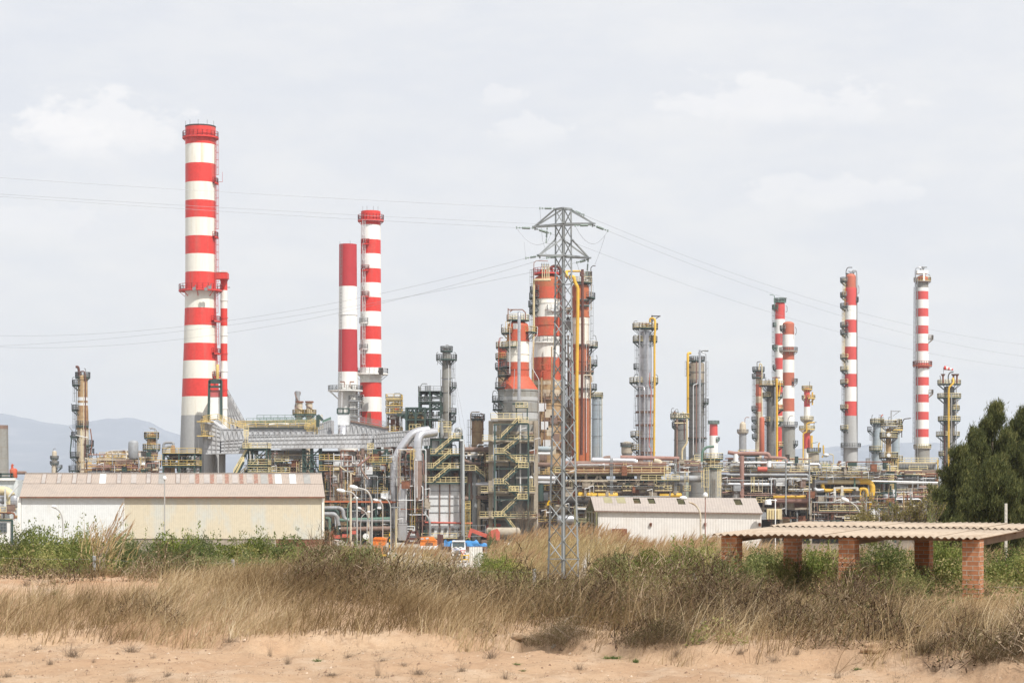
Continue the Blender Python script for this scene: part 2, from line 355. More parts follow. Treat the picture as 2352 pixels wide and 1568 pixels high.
def frame(t,u0,u1,vs,Ya,Yb,nx,ny,fm='green',dm='green',rm='rail',vb=None,cw=.34,bw=.3,decks=None,rails=True,braces=(),vtop=None,sides=True):
 """steel frame: columns, beams, decks with railings. vs from top to bottom"""
 x0,x1=X(u0,Ya),X(u1,Ya);zb=Z(vb,Ya)if vb else 0.0;zs=[Z(v,Ya)for v in vs];zt_=Z(vtop,Ya)if vtop else zs[0]
 mb=MB();xs=[lerp(x0,x1,i/nx)for i in range(nx+1)];ys=[lerp(Ya,Yb,j/ny)for j in range(ny+1)]
 for x in xs:
  for y in ys:mb.bar((x,y,zb),(x,y,zt_),cw)
 for z in zs+([zt_]if vtop else[]):
  for y in ys:mb.bar((x0,y,z-bw/2),(x1,y,z-bw/2),bw*.7,bw)
  for x in xs:mb.bar((x,Ya,z-bw/2-.004),(x,Yb,z-bw/2-.004),bw*.65,bw*.96)
 lv=[zt_]+[z for z in zs if z<zt_-.2]+[zb]
 for b in braces:
  i,k,sg=b
  if k+1>=len(lv):continue
  za,zc=lv[k],lv[k+1]
  for y in(ys[0]+.02,ys[-1]):
   if sg in(1,2):mb.bar((xs[i],y,zc),(xs[i+1],y,za),cw*.55)
   if sg in(-1,2):mb.bar((xs[i],y+.05,za),(xs[i+1],y+.05,zc),cw*.55)
   if sg==3:
    mx=(xs[i]+xs[i+1])/2;mb.bar((xs[i],y,zc),(mx,y,za),cw*.55);mb.bar((xs[i+1],y,zc),(mx,y,za),cw*.55)
 t.part('frame',mb,M[fm])
 for i,z in enumerate(zs):
  if decks is not None and i not in decks:continue
  d=MB();d.box(((x0+x1)/2,(Ya+Yb)/2,z+.06),(abs(x1-x0)+.5,Yb-Ya+.5,.1));dk=t.part('deck',d,M[dm])
  if rails:
   rb=MB();a=.2;pts=[(x0-a,Yb+a,z+.11),(x0-a,Ya-a,z+.11),(x1+a,Ya-a,z+.11),(x1+a,Yb+a,z+.11)]
   rail(rb,pts if sides else pts[1:3],Ya);t.part('railing',rb,M[rm],dk)
 return xs,ys,zs
def stair(t,p,q,Y,w=.9,sm='green',rm='rail'):
 """one flight from p (low) to q (high)"""
 p=V(p);q=V(q);mb=MB();d=q-p;hz=V((d.x,d.y,0)).normalized();sd=V((-hz.y,hz.x,0))*(w/2)
 for o in(-sd,sd):mb.bar(p+o,q+o,.10,.32)
 n=max(3,int(d.z/.45))
 for i in range(n):
  c=p+d*((i+.5)/n);mb.bar(c-sd,c+sd,.28,.05)
 st=t.part('staircase',mb,M[sm]);rb=MB();k=wk(Y);up=V((0,0,1))
 for o in(-sd,sd):
  for h in(1.05,.55):rb.bar(p+o+up*h,q+o+up*h,k*1.15,cap=False)
  m=max(2,int(d.length/1.4))
  for i in range(m+1):
   c=p+d*(i/m)+o;rb.bar(c,c+up*1.05,k,cap=False)
 t.part('railing',rb,M[rm],st)
PAL=['rust','brown','beige','grey','grey','silver','green','rustybeige','cladw','dark','brown','pinkpipe','cream']
def clutter(t,u0,u1,v0,v1,Ya,Yb,seed,nh=6,nv=6,ne=4,nves=3,nbox=4,nrail=2,nlad=1,pal=PAL,rm='rail',nlamp=1,rmax=.30):
 """the pipes, drums, cabinets, ladders and catwalks of a process unit; each is a part"""
 nh,nv,ne,nbox,nlamp=int(nh*1.7),int(nv*1.8),int(ne*1.6),int(nbox*1.5),nlamp+1;rmax*=.8
 q=random.Random(seed);U=lambda:q.uniform(u0,u1);W=lambda:q.uniform(v0,v1);D=lambda:q.uniform(Ya,Yb)
 for i in range(nh):
  y=D();v=W();a=U();b=max(u0,min(u1,a+q.choice((-1,1))*q.uniform(.3,.9)*(u1-u0)));r=.07+(rmax-.05)*q.random()**1.8;mb=MB()
  mb.tube([P(a,v,y),P(b,v,y)],r,8)
  for k in range(2):c=P(lerp(a,b,q.random()),v,y);mb.tube([c-V((.1,0,0)),c+V((.1,0,0))],r*1.6,8)
  t.part('pipe',mb,M[q.choice(pal)])
 for i in range(nv):
  y=D();u=U();a=W();b=max(v0,min(v1,a+q.choice((-1,1))*q.uniform(.3,.9)*(v1-v0)));r=.06+(rmax*.8-.05)*q.random()**1.8;mb=MB()
  mb.tube([P(u,a,y),P(u,b,y)],r,8);t.part('pipe',mb,M[q.choice(pal)])
 for i in range(ne):
  y=D();r=q.uniform(.1,rmax);u,v=U(),W();pts=[P(u,v,y)];hz=q.random()<.5
  for k in range(q.randint(2,4)):
   if hz:u=U()
   else:v=W()
   hz=not hz;pts.append(P(u,v,y))
  if all((a-b).length>.3 for a,b in zip(pts,pts[1:])):
   mb=MB();mb.tube(fillet(pts,r*3,4),r,8);t.part('pipe',mb,M[q.choice(pal)])
 for i in range(nves):
  y=D();r=q.uniform(.45,1.15);c=P(U(),W(),y);mb=MB();l=q.uniform(1.5,3.8)
  if q.random()<.55:mb.capsule(c,c+V((l,0,0)),r)
  else:mb.capsule(c,c+V((0,0,l)),r)
  for k in range(2):mb.bar(c+V((.3+k*.8,0,-r*.9)),c+V((.3+k*.8,0,-r*1.7)),.2)
  t.part('drum',mb,M[q.choice(['rustybeige','beige','cladw','grey','brown','darkgrey','silver'])])
 for i in range(nbox):
  y=D();c=P(U(),W(),y);w,h=q.uniform(.5,1.8),q.uniform(.5,2.0);mb=MB()
  mb.box(c,(w,.8,h));mb.box(c+V((0,-.43,h*.1)),(w*.8,.05,h*.6));mb.box(c+V((0,0,h/2+.05)),(w*1.1,.9,.08))
  t.part('cabinet',mb,M[q.choice(['grey','cladw','brown','dark','green','beigecon','rust'])])
 for i in range(nrail):
  y=D();v=W();a=U();l=q.uniform(.25,.6)*(u1-u0);b=min(u1,a+l);p0,p1=P(a,v,y),P(b,v,y);d=MB();d.box((p0+p1)/2,((p1-p0).length,1.0,.14))
  if(p1-p0).length<.8:continue
  dk=t.part('walkway',d,M[q.choice(['green','brown','green'])]);rb=MB();rail(rb,[p0+V((0,-.5,.07)),p1+V((0,-.5,.07))],y);t.part('railing',rb,M[rm],dk)
 for i in range(nlad):
  y=D();u=U();a=W();b=max(v0,a-q.uniform(30,60));mb=MB();ladder(mb,P(u,a,y),P(u,b,y),y);t.part('ladder',mb,M[rm])
 for i in range(nlamp):
  y=Ya-.2;c=P(U(),W(),y);mb=MB();mb.bar(c,c+V((1.1,0,.25)),.13);mb.bar(c+V((1.1,0,.25)),c+V((1.1,0,-1.2)),.06);t.part('strip_lamp',mb,M['lampwhite'])
def ribbed(t,poly,dy,Y,rib='v',n=10,slant=0,m='duct',rm='ductrib',name='duct',rows=2):
 """box duct: front face given as four photo corners (top-left, top-right, bottom-right, bottom-left), dy deep, with steel ribs standing proud of it"""
 w=[P(u,v,Y)for u,v in poly];mb=MB();mb.slab(w,(0,dy,0));o=t.part(name,mb,M[m]);rb=MB()
 tl,tr,br,bl=w;off=V((0,-.09,0));f=lambda a,b,k:a+(b-a)*k
 for a,b in((tl,tr),(bl,br)):rb.bar(a+off,b+off,.18,.22)
 for k in range(1,rows+1):rb.bar(f(tl,bl,k/(rows+1))+off,f(tr,br,k/(rows+1))+off,.13,.1)
 for i in range(n+1):
  k=i/n
  if rib=='v':kb=min(1,max(0,k+slant));rb.bar(f(tl,tr,k)+off,f(bl,br,kb)+off,.16,.16)
  elif rib=='z' and i<n:
   h=(i+.5)/n;rb.bar(f(bl,br,k)+off,f(tl,tr,h)+off,.17,.17);rb.bar(f(tl,tr,h)+off,f(bl,br,(i+1)/n)+off,.17,.17)
 t.part('stiffener',rb,M[rm],o);return o
HAZE=.00011
cam=bpy.data.cameras.new('camera');co=bpy.data.objects.new('camera',cam);COL.objects.link(co)
co.location=(0,0,ZC);co.rotation_euler=(R(90),0,0)
cam.sensor_width=36;cam.lens=36*F/2352;cam.shift_y=(V0-784)/2352;cam.clip_start=.5;cam.clip_end=30000
sc.camera=co
SUN_EL,SUN_AZ=52.0,38.0
sl=bpy.data.lights.new('sun','SUN');so=bpy.data.objects.new('sun',sl);COL.objects.link(so)
sl.energy=4.7;sl.angle=R(0.6);sl.color=(1.0,.965,.91)
sd=V((math.sin(R(SUN_AZ))*math.cos(R(SUN_EL)),-math.cos(R(SUN_AZ))*math.cos(R(SUN_EL)),math.sin(R(SUN_EL))))
so.rotation_euler=sd.to_track_quat('Z','Y').to_euler();so.location=sd*60
W=bpy.data.worlds.new('World');sc.world=W;W.use_nodes=True
nt=W.node_tree;N=nt.nodes.new;bg=nt.nodes['Background'];bg.inputs['Strength'].default_value=1.0
sky=N('ShaderNodeTexSky');sky.sky_type='NISHITA';sky.sun_disc=False;sky.sun_elevation=R(SUN_EL);sky.sun_rotation=R(180-SUN_AZ);sky.dust_density=3.0;sky.air_density=1.2
tc=N('ShaderNodeTexCoord')
sk=N('ShaderNodeVectorMath');sk.operation='SCALE';sk.inputs['Scale'].default_value=.10;L(nt,sky.outputs[0],sk.inputs[0])
def wnoise(scale,sz,det,ro,off=(0,0,0)):
 mp=N('ShaderNodeMapping');mp.inputs['Scale'].default_value=(scale,scale,scale*sz);mp.inputs['Location'].default_value=off;L(nt,tc.outputs['Generated'],mp.inputs[0])
 n=N('ShaderNodeTexNoise');n.inputs['Scale'].default_value=1;n.inputs['Detail'].default_value=det;n.inputs['Roughness'].default_value=ro;L(nt,mp.outputs[0],n.inputs['Vector']);return n.outputs['Fac']
def wmap(s,a,b,c,d,smooth=True):
 r=N('ShaderNodeMapRange');r.interpolation_type='SMOOTHSTEP' if smooth else 'LINEAR'
 for k,x in zip(('From Min','From Max','To Min','To Max'),(a,b,c,d)):r.inputs[k].default_value=x
 L(nt,s,r.inputs['Value']);return r.outputs[0]
def wop(op,a,b):
 m=N('ShaderNodeMath');m.operation=op
 for i,x in enumerate((a,b)):
  if isinstance(x,(int,float)):m.inputs[i].default_value=x
  else:L(nt,x,m.inputs[i])
 return m.outputs[0]
def wmix(f,a,b):
 m=N('ShaderNodeMix');m.data_type='RGBA'
 if isinstance(f,float):m.inputs['Factor'].default_value=f
 else:L(nt,f,m.inputs['Factor'])
 for k,x in(('A',a),('B',b)):
  if isinstance(x,tuple):m.inputs[k].default_value=(*x,1)
  else:L(nt,x,m.inputs[k])
 return m.outputs['Result']
veil=wop('ADD',wop('MULTIPLY',wmap(wnoise(5.0,2.6,6,.55),.30,.70,0,1),.55),wop('MULTIPLY',wmap(wnoise(22.0,3.0,8,.6,(4,4,1)),.34,.68,0,1),.45))
veil_c=wmix(veil,(.752,.773,.821),(.846,.847,.856))
skyv=wmix(.90,sk.outputs[0],veil_c)
def cloud(u,v,ru,rv,amt,sc_,off):
 d=V(((u-U0)/F,1,-(v-V0)/F)).normalized()
 vs=N('ShaderNodeVectorMath');vs.operation='SUBTRACT';L(nt,tc.outputs['Generated'],vs.inputs[0]);vs.inputs[1].default_value=d
 vm=N('ShaderNodeVectorMath');vm.operation='MULTIPLY';L(nt,vs.outputs[0],vm.inputs[0]);vm.inputs[1].default_value=(F/ru,F/ru,F/rv)
 ln=N('ShaderNodeVectorMath');ln.operation='LENGTH';L(nt,vm.outputs[0],ln.inputs[0])
 blob=wop('SUBTRACT',1.0,ln.outputs['Value'])
 nz=wop('MULTIPLY',wop('SUBTRACT',wnoise(sc_*5,1.7,10,.60,off),.5),2.4)
 sx=N('ShaderNodeSeparateXYZ');L(nt,vm.outputs[0],sx.inputs[0])
 edge=wop('ADD',blob,nz)
 crisp=wmap(edge,.10,.50,0,1);soft=wmap(edge,-.1,1.2,0,1)
 up=wmap(sx.outputs['Z'],-.9,.5,0,1)
 k=wop('ADD',wop('MULTIPLY',crisp,up),wop('MULTIPLY',soft,wop('SUBTRACT',1.0,up)))
 k=wop('MULTIPLY',k,wmap(sx.outputs['Z'],-1.0,-.1,0,1))
 return wop('MULTIPLY',k,amt)
for c in[(250,300,215,105,.55,10,(3,1,2)),(150,320,150,70,.5,11,(3,7,2)),(1800,240,330,80,.45,10,(7,2,5)),(1225,305,110,55,.32,14,(1,8,3)),(1900,450,250,60,.30,12,(9,4,4)),(110,520,170,60,.25,12,(2,5,9)),(1160,225,70,30,.3,16,(5,5,5))]:
 skyv=wmix(cloud(*c),skyv,(.925,.912,.905))
L(nt,skyv,bg.inputs['Color'])
sc.view_settings.view_transform='Standard';sc.view_settings.look='None';sc.view_settings.gamma=1.0;sc.view_settings.exposure=0.13
try:sc.view_settings.use_curve_mapping=False
except Exception:pass
sc.cycles.max_bounces=6;sc.cycles.diffuse_bounces=3;sc.cycles.glossy_bounces=2;sc.cycles.transmission_bounces=3;sc.cycles.volume_bounces=1;sc.cycles.transparent_max_bounces=6
def ground_mat():
 m,nt,b=nodes('sandy_soil');N=nt.nodes.new;b.inputs['Roughness'].default_value=.95;b.inputs['Specular IOR Level'].default_value=.1
 g=N('ShaderNodeNewGeometry');sx=N('ShaderNodeSeparateXYZ');L(nt,g.outputs['Position'],sx.inputs[0])
 def nz(s,d=6,ro=.6,st=(1,1,1)):
  mp=N('ShaderNodeMapping');mp.inputs['Scale'].default_value=tuple(s*k for k in st);L(nt,g.outputs['Position'],mp.inputs[0])
  n=N('ShaderNodeTexNoise');n.inputs['Scale'].default_value=1;n.inputs['Detail'].default_value=d;n.inputs['Roughness'].default_value=ro;L(nt,mp.outputs[0],n.inputs['Vector']);return n.outputs['Fac']
 def rng(s,a,b_,c=0,d=1):
  r=N('ShaderNodeMapRange')
  for k,x in zip(('From Min','From Max','To Min','To Max'),(a,b_,c,d)):r.inputs[k].default_value=x
  L(nt,s,r.inputs['Value']);return r.outputs[0]
 def mix(f,a,c):
  x=N('ShaderNodeMix');x.data_type='RGBA'
  if isinstance(f,float):x.inputs['Factor'].default_value=f
  else:L(nt,f,x.inputs['Factor'])
  for k,y in(('A',a),('B',c)):
   if isinstance(y,tuple):x.inputs[k].default_value=(*y,1)
   else:L(nt,y,x.inputs[k])
  return x.outputs['Result']
 wl=N('ShaderNodeMath');wl.operation='MULTIPLY';L(nt,rng(sx.outputs['Y'],28.3,29.6),wl.inputs[0]);L(nt,rng(nz(1.1),.36,.6,0,.8),wl.inputs[1]);wl=wl.outputs[0]
 s=mix(rng(nz(.45),.38,.66),(.565,.40,.262),(.465,.30,.185))
 s=mix(wl,s,(.44,.235,.125))
 s=mix(rng(nz(1.6,5,.6,(1,.6,1)),.5,.75,0,.55),s,(.67,.54,.41))
 s=mix(rng(nz(7,7,.8),.50,.66,0,.6),s,(.33,.205,.125))
 s=mix(rng(nz(28,3,.7),.62,.74,0,.65),s,(.68,.57,.46))
 s=mix(rng(nz(75,2,.6),.5,.68,0,.4),s,(.36,.23,.145))
 far=mix(rng(nz(.2),.4,.6),(.20,.155,.10),(.27,.22,.155))
 s=mix(rng(sx.outputs['Y'],44,60),s,far)
 s=mix(rng(sx.outputs['Y'],285,310),s,(.20,.16,.12))
 s=mix(rng(sx.outputs['Y'],900,1500),s,(.14,.155,.10))
 L(nt,s,b.inputs['Base Color'])
 bp=N('ShaderNodeBump');bp.inputs['Strength'].default_value=.9;bp.inputs['Distance'].default_value=.06
 L(nt,nz(9,10,.78),bp.inputs['Height']);L(nt,bp.outputs[0],b.inputs['Normal'])
 return m
ys=[-60,-30,-10,5]
y=14.0
while y<46:ys.append(y);y+=.11 if y<34 else.22
while y<330:ys.append(y);y*=1.035
while y<9400:ys.append(y);y*=1.12
ys.append(9400)
nc=260;vs=[];fs=[]
for j,y in enumerate(ys):
 w=max(9.0,6+abs(y)*.40)
 if y<14:w=40
 for i in range(nc+1):
  s=i/nc*2-1;x=w*s;vs.append((x,y,zt(x,y)))
for j in range(len(ys)-1):
 for i in range(nc):
  a=j*(nc+1)+i;fs.append((a,a+1,a+nc+2,a+nc+1))
g=MB();g.add(vs,fs,0,True)
M['ground']=ground_mat()
solo('ground',g,M['ground'],None,None,(0,0,0),kind='structure')
yd=MB();yd.quad((-26,312,.05),(40,312,.05),(40,372,.05),(-26,372,.05))
M['yard']=mat('pale_concrete_paving',(.47,.44,.40),.9,dirt=(.36,.32,.27),amt=.7,scale=.15,stretch=1,var=.06)
solo('yard',yd,M['yard'],None,None,(0,342,0),kind='structure')
HL=[(-900,960),(-300,935),(0,950),(60,962),(100,972),(160,979),(200,973),(290,964),(340,970),(380,988),(420,1003),(600,1036),(800,1056),(1000,1064),(1200,1066),(1400,1062),(1600,1060),(1750,1046),(1840,1030),(1980,1021),(2150,1022),(2300,1032),(2600,1030),(3200,1010)]
h=MB();vs=[];fs=[];nu=420;nr=14
for j in range(nr+1):
 t=j/nr;Yh=lerp(5200,7600,t)
 for i in range(nu+1):
  u=lerp(-850,3150,i/nu);top=Z(interp(HL,u),6900)
  x=X(u,6900)*lerp(.82,1.06,t);f=math.sin(min(1,t/.7)*math.pi/2)if t<=.7 else math.cos((t-.7)/.3*math.pi/2*.7)
  n=mnoise.fractal((x*.0011,Yh*.0011,3.0),1.0,2.0,7)*34*f*(1 if abs(t-.7)>.08 else.3)+mnoise.noise((x*.02,Yh*.02,1))*5*f
  vs.append((x,Yh,max(-.5,top*f**1.3+n)))
for j in range(nr):
 for i in range(nu):
  a=j*(nu+1)+i;fs.append((a,a+1,a+nu+2,a+nu+1))
h.add(vs,fs,0,True)
M['hill']=mat('haze_tinted_hillside',(.175,.20,.25),.95,dirt=(.27,.285,.325),amt=.7,scale=.0035,stretch=.4,var=.15,th=.52)  # distance haze put into the hill colour: paler and bluer than the slope
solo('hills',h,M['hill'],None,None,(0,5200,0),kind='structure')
hz=MB();hz.box((0,4650,130),(13000,9600,263))
m,nt,b=nodes('hazy_air');nt.nodes.remove(b)
pv=nt.nodes.new('ShaderNodeVolumePrincipled');pv.inputs['Color'].default_value=(.86,.91,1,1);pv.inputs['Density'].default_value=HAZE;pv.inputs['Anisotropy'].default_value=.2
L(nt,pv.outputs[0],nt.nodes['Material Output'].inputs['Volume'])
solo('haze',hz,m,None,None,(0,4650,130),kind='stuff')
th=R(27);e1=V((-math.cos(th),math.sin(th),0));e2=V((math.sin(th),math.cos(th),0));O5=V((8.15,35.2,0))
def G(a,b,z):p=O5+e1*a+e2*b;return V((p.x,p.y,z))
def brick_mat():
 m,nt,b=nodes('brickwork');N=nt.nodes.new;b.inputs['Roughness'].default_value=.9
 tc=N('ShaderNodeTexCoord');sx=N('ShaderNodeSeparateXYZ');L(nt,tc.outputs['Object'],sx.inputs[0])
 ad=N('ShaderNodeMath');ad.operation='ADD';L(nt,sx.outputs['X'],ad.inputs[0]);L(nt,sx.outputs['Y'],ad.inputs[1])
 cb=N('ShaderNodeCombineXYZ');L(nt,ad.outputs[0],cb.inputs['X']);L(nt,sx.outputs['Z'],cb.inputs['Y'])
 n=N('ShaderNodeTexNoise');n.inputs['Scale'].default_value=18;n.inputs['Detail'].default_value=4;L(nt,tc.outputs['Object'],n.inputs['Vector'])
 va=N('ShaderNodeVectorMath');va.operation='MULTIPLY_ADD';L(nt,n.outputs['Color'],va.inputs[0]);va.inputs[1].default_value=(.018,.018,0);L(nt,cb.outputs[0],va.inputs[2])
 bt=N('ShaderNodeTexBrick');L(nt,va.outputs[0],bt.inputs['Vector']);bt.inputs['Scale'].default_value=1;bt.inputs['Brick Width'].default_value=.215;bt.inputs['Row Height'].default_value=.0815;bt.inputs['Mortar Size'].default_value=.0075;bt.inputs['Mortar Smooth'].default_value=.2;bt.offset=.5
 bt.inputs['Color1'].default_value=(.43,.19,.09,1);bt.inputs['Color2'].default_value=(.34,.14,.066,1);bt.inputs['Mortar'].default_value=(.42,.355,.28,1);bt.inputs['Bias'].default_value=-.1
 n2=N('ShaderNodeTexNoise');n2 .inputs['Scale'].default_value=9;n2 .inputs['Detail'].default_value=6;L(nt,tc.outputs['Object'],n2 .inputs['Vector'])
 r=N('ShaderNodeMapRange');r.inputs['From Min'].default_value=.3;r.inputs['From Max'].default_value=.7;r.inputs['To Min'].default_value=.78;r.inputs['To Max'].default_value=1.2;L(nt,n2 .outputs['Fac'],r.inputs['Value'])
 hs=N('ShaderNodeHueSaturation');L(nt,bt.outputs['Color'],hs.inputs['Color']);L(nt,r.outputs[0],hs.inputs['Value']);L(nt,hs.outputs[0],b.inputs['Base Color'])
 bp=N('ShaderNodeBump');bp.invert=True;bp.inputs['Strength'].default_value=.9;bp.inputs['Distance'].default_value=.012;L(nt,bt.outputs['Fac'],bp.inputs['Height']);L(nt,bp.outputs[0],b.inputs['Normal'])
 return m
M['brick']=brick_mat()
M['fibro']=mat('fibre_cement_sheet',(.41,.335,.26),.9,dirt=(.30,.225,.165),amt=.85,scale=1.6,stretch=1,var=.07,spec=.1)
sh=T('brick_shelter','low open shelter of red brick pillars under a corrugated sandy roof','shelter',G(2.3,2,zt(7,37.5)))
for(a,b,v,Yq,s)in((0,0,1240,35.2,.305),(2.265,0,1236.5,36.2,.30),(4.53,0,1232.5,37.3,.30),(2.03,4.2,0,40,.30),(4.78,4.2,0,41,.30)):
 c=G(a,b,0);zg=zt(c.x,c.y)-.15;ztop=13.36 if b==0 else 13.44;mb=MB()
 n=17;hh=(ztop-zg)/n
 for i in range(n):
  j=rnd.uniform(-.004,.004);mb.box((c.x+j,c.y+rnd.uniform(-.004,.004),zg+(i+.5)*hh),(s+rnd.uniform(-.006,.004),s+rnd.uniform(-.006,.004),hh-.0006),-th)
 o=bpy.data.objects.new('brick_pillar',None);bpy.data.objects.remove(o)
 me=MB();me.v=[((p[0]-c.x)*math.cos(th)-(p[1]-c.y)*math.sin(th),(p[0]-c.x)*math.sin(th)+(p[1]-c.y)*math.cos(th),p[2]-zg)for p in mb.v];me.f=mb.f;me.m=mb.m;me.s=mb.s
 o=bpy.data.objects.new('brick_pillar',me.mesh('brick_pillar',M['brick']));COL.objects.link(o);o.parent=sh.o;o.location=V((c.x,c.y,zg))-sh.loc;o.rotation_euler=(0,0,-th)
def sheet(a0,a1,b0,b1,z0,z1,nm,ph=0):
 mb=MB();p=.1316;n=int((a0-a1)/p*10);cols=[]
 for i in range(n+1):
  a=lerp(a0,a1,i/n);w=.018*math.sin(2*math.pi*a/p+ph)
  for(b,z)in((b0,z0),((b0+b1)/2,(z0+z1)/2),(b1,z1)):cols.append(G(a,b+.02*math.floor((a0-a)/1.05)%2*.0,z+w))
 k=len(cols);fs=[];lo=[c-V((0,0,.008))for c in cols]
 for i in range(n):
  for j in range(2):
   q=i*3+j;fs.append((q,q+1,q+4,q+3));fs.append((k+q,k+q+3,k+q+4,k+q+1))
  fs.append((i*3,i*3+3,k+i*3+3,k+i*3));fs.append((i*3+2,k+i*3+2,k+i*3+5,i*3+5))
 fs.append((0,k,k+1,1));fs.append((1,k+1,k+2,2));e=n*3;fs.append((e,e+1,k+e+1,k+e));fs.append((e+1,e+2,k+e+2,k+e+1))
 mb.add(cols+lo,fs,0,True);return sh.part('roof_sheet',mb,M['fibro'])
a=4.84;i=0
while a>-1.0+.85:
 b=max(a-1.12,-.2);sheet(a,b,-.27+rnd.uniform(-.012,.012),3.05,13.392+.012*(i%2),13.452+.012*(i%2),'');a=b+.07 if b>-.2 else-9;i+=1
a=4.80;i=0
while a>-.2:
 b=max(a-1.12,-.22);sheet(a,b,2.88+rnd.uniform(-.015,.015),4.95,13.480+.012*(i%2),13.520+.012*(i%2),'');a=b+.07 if b>-.22 else-9;i+=1
for a in(0.0,2.2,4.6):
 mb=MB();mb.bar(G(a,-.12,13.30),G(a,4.75,13.39),.10,.15);sh.part('timber_beam',mb,M['wood'])
for b in(.05,2.95,4.45):
 mb=MB();mb.bar(G(4.7,b,13.352+.02*b-.0),G(-.1,b,13.352+.02*b),.07,.05);sh.part('purlin',mb,M['wood'])
PY=130.0;px0=X(1294,PY);zpg=zt(px0,PY)
py=T('power_pylon','tall grey lattice electricity pylon with two crossed arms standing in the dry reeds','pylon',(px0,PY,zpg))
def pw(z):
 v=V0-(z-ZC)*F/PY
 return S(interp([(478,19.4),(700,20.5),(800,22),(1330,37.5)],v),PY)
PD=[V((-1,.06,0)).normalized(),V((-.06,-1,0)).normalized(),V((1,-.06,0)).normalized(),V((.06,1,0)).normalized()]
zp=lambda v:Z(v,PY)
def leg(k,z):return V((px0,PY,z))+PD[k]*pw(z)
for k in range(4):
 mb=MB();zs=[zpg-.3,zp(1000),zp(800),zp(700),zp(480)];a1=(PD[(k+1)%4]-PD[k]);a2=(PD[(k+3)%4]-PD[k])
 for z0,z1 in zip(zs,zs[1:]):mb.angle(leg(k,z0),leg(k,z1),.155 if z0<zp(800)else.13,.016,a1,a2)
 py.part('leg',mb,M['galv'])
lvv=[1330,1283,1240,1198,1157,1117,1078,1040,1003,967,932,898,865,833,801,770,740,711,682,652.5,623,588,551,515,480]
for k in range(4):
 mb=MB();l=(k+1)%4;nrm=(PD[k]+PD[l]).normalized()
 for i,(va,vb)in enumerate(zip(lvv,lvv[1:])):
  za,zb=zp(va),zp(vb);A,B,C,D=leg(k,za),leg(l,za),leg(k,zb),leg(l,zb)
  nn=nrm*.02
  if i%2==0:mb.bar(A+nn,D+nn,.075,.03)
  else:mb.bar(B+nn,C+nn,.075,.03)
  if va<720 and i%2==0 or va>1320:mb.bar(C+nn*2,D+nn*2,.075,.03)
 py.part('bracing',mb,M['galv'])
top=MB()
for k in range(4):top.bar(leg(k,zp(480)),leg((k+1)%4,zp(480)),.10,.10)
py.part('head_frame',top,M['galv'])
def crossarm(tipA,tipB,va,vbr):
 """two parallel angle bars from tip to tip past the body, with stays up to the legs"""
 a,b=V(tipA),V(tipB);d=(b-a).normalized();s=d.cross(V((0,0,1))).normalized();mb=MB();z=zp(va);half=pw(z)*.72
 mid0=V((px0,PY,0));ca=a;cb=b
 for sg in(-1,1):
  p1=V((px0,PY,z))-d*half+s*(sg*half);p2=V((px0,PY,z))+d*half+s*(sg*half)
  mb.bar(a+s*sg*.06,p1,.11,.11);mb.bar(p1,p2,.11,.11);mb.bar(p2,b+s*sg*.06,.11,.11)
  zt_=zp(vbr);h2=pw(zt_)*.72
  for tip,e in((a,-1),(b,1)):
   q=V((px0,PY,zt_))+d*(e*h2)+s*(sg*h2);mb.bar(tip+s*sg*.05+V((0,0,.03)),q,.085,.085)
 for tip in(a,b):mb.box(tip,(.30,.30,.10),math.atan2(d.y,d.x));mb.tube([tip-V((0,0,.05)),tip-V((0,0,.22))],.05,6)
 py.part('crossarm',mb,M['galv'])
UA,UB=P(1229,521,PY+1.0),P(1361,513.5,PY-1.0)
LA,LB=P(1240,586,PY-1.1),P(1351,592.5,PY+1.1)
crossarm(UA,UB,516,481);crossarm(LA,LB,588.5,551)
def insulator(p,q,long=True):
 p=V(p);q=V(q);d=q-p;l=d.length;mb=MB();mb.tube([p,q],.018,5);f0,f1=(.30,.68)
 n=9;pts=[];rr=[]
 for i in range(n):
  t=lerp(f0,f1,i/(n-1));e=.25*(f1-f0)/n
  pts+=[p+d*(t-e),p+d*t,p+d*(t+e)];rr+=[.035,.085,.035]
 mb.tube(pts,rr,8);mb.box(q,(.08,.08,.16));mb.box(p+d*.12,(.10,.10,.08));mb.box(p+d*.84,(.09,.09,.09));py.part('insulator',mb,M['insul'])
 return q
TL=P(1277,479,PY);TR=P(1314,483,PY)
ends={}
ends['TL']=insulator(TL,P(1240,478.5,PY-.3));ends['TR']=insulator(TR,P(1341,494,PY+.4))
ends['UL']=insulator(UA-V((0,0,.1)),P(1186.5,523,PY+.3));ends['UL2']=insulator(UA-V((0,0,.12)),P(1265,536.5,PY+2.2))
ends['UR']=insulator(UB-V((0,0,.1)),P(1396,530,PY+.3));ends['UR2']=insulator(UB-V((0,0,.1)),P(1321,518,PY-2.2))
ends['LL']=insulator(LA-V((0,0,.05)),P(1208,593,PY-1.3));ends['LL2']=insulator(P(1283,590,PY-.9),P(1256,592.5,PY-1.0))
ends['LR']=insulator(LB-V((0,0,.1)),P(1325,603,PY+.4))
insulator(P(1257,521,PY),P(1254.5,556,PY));insulator(LB-V((0,0,.1)),P(1348,632,PY+1.1))
def hang(a,b,sag,n=10,r=.011,name='jumper_cable'):
 mb=MB();pts=[V(a).lerp(V(b),i/n)-V((0,0,sag*4*(i/n)*(1-i/n)))for i in range(n+1)];mb.tube(pts,r,5);py.part(name,mb,M['wire'])
hang(ends['UL'],P(1254.5,556,PY),.55);hang(P(1254.5,557,PY),ends['UL2'],.12);hang(ends['TL'],P(1246,552,PY),-.05);hang(P(1246,552,PY),P(1256,592,PY-1),-.1)
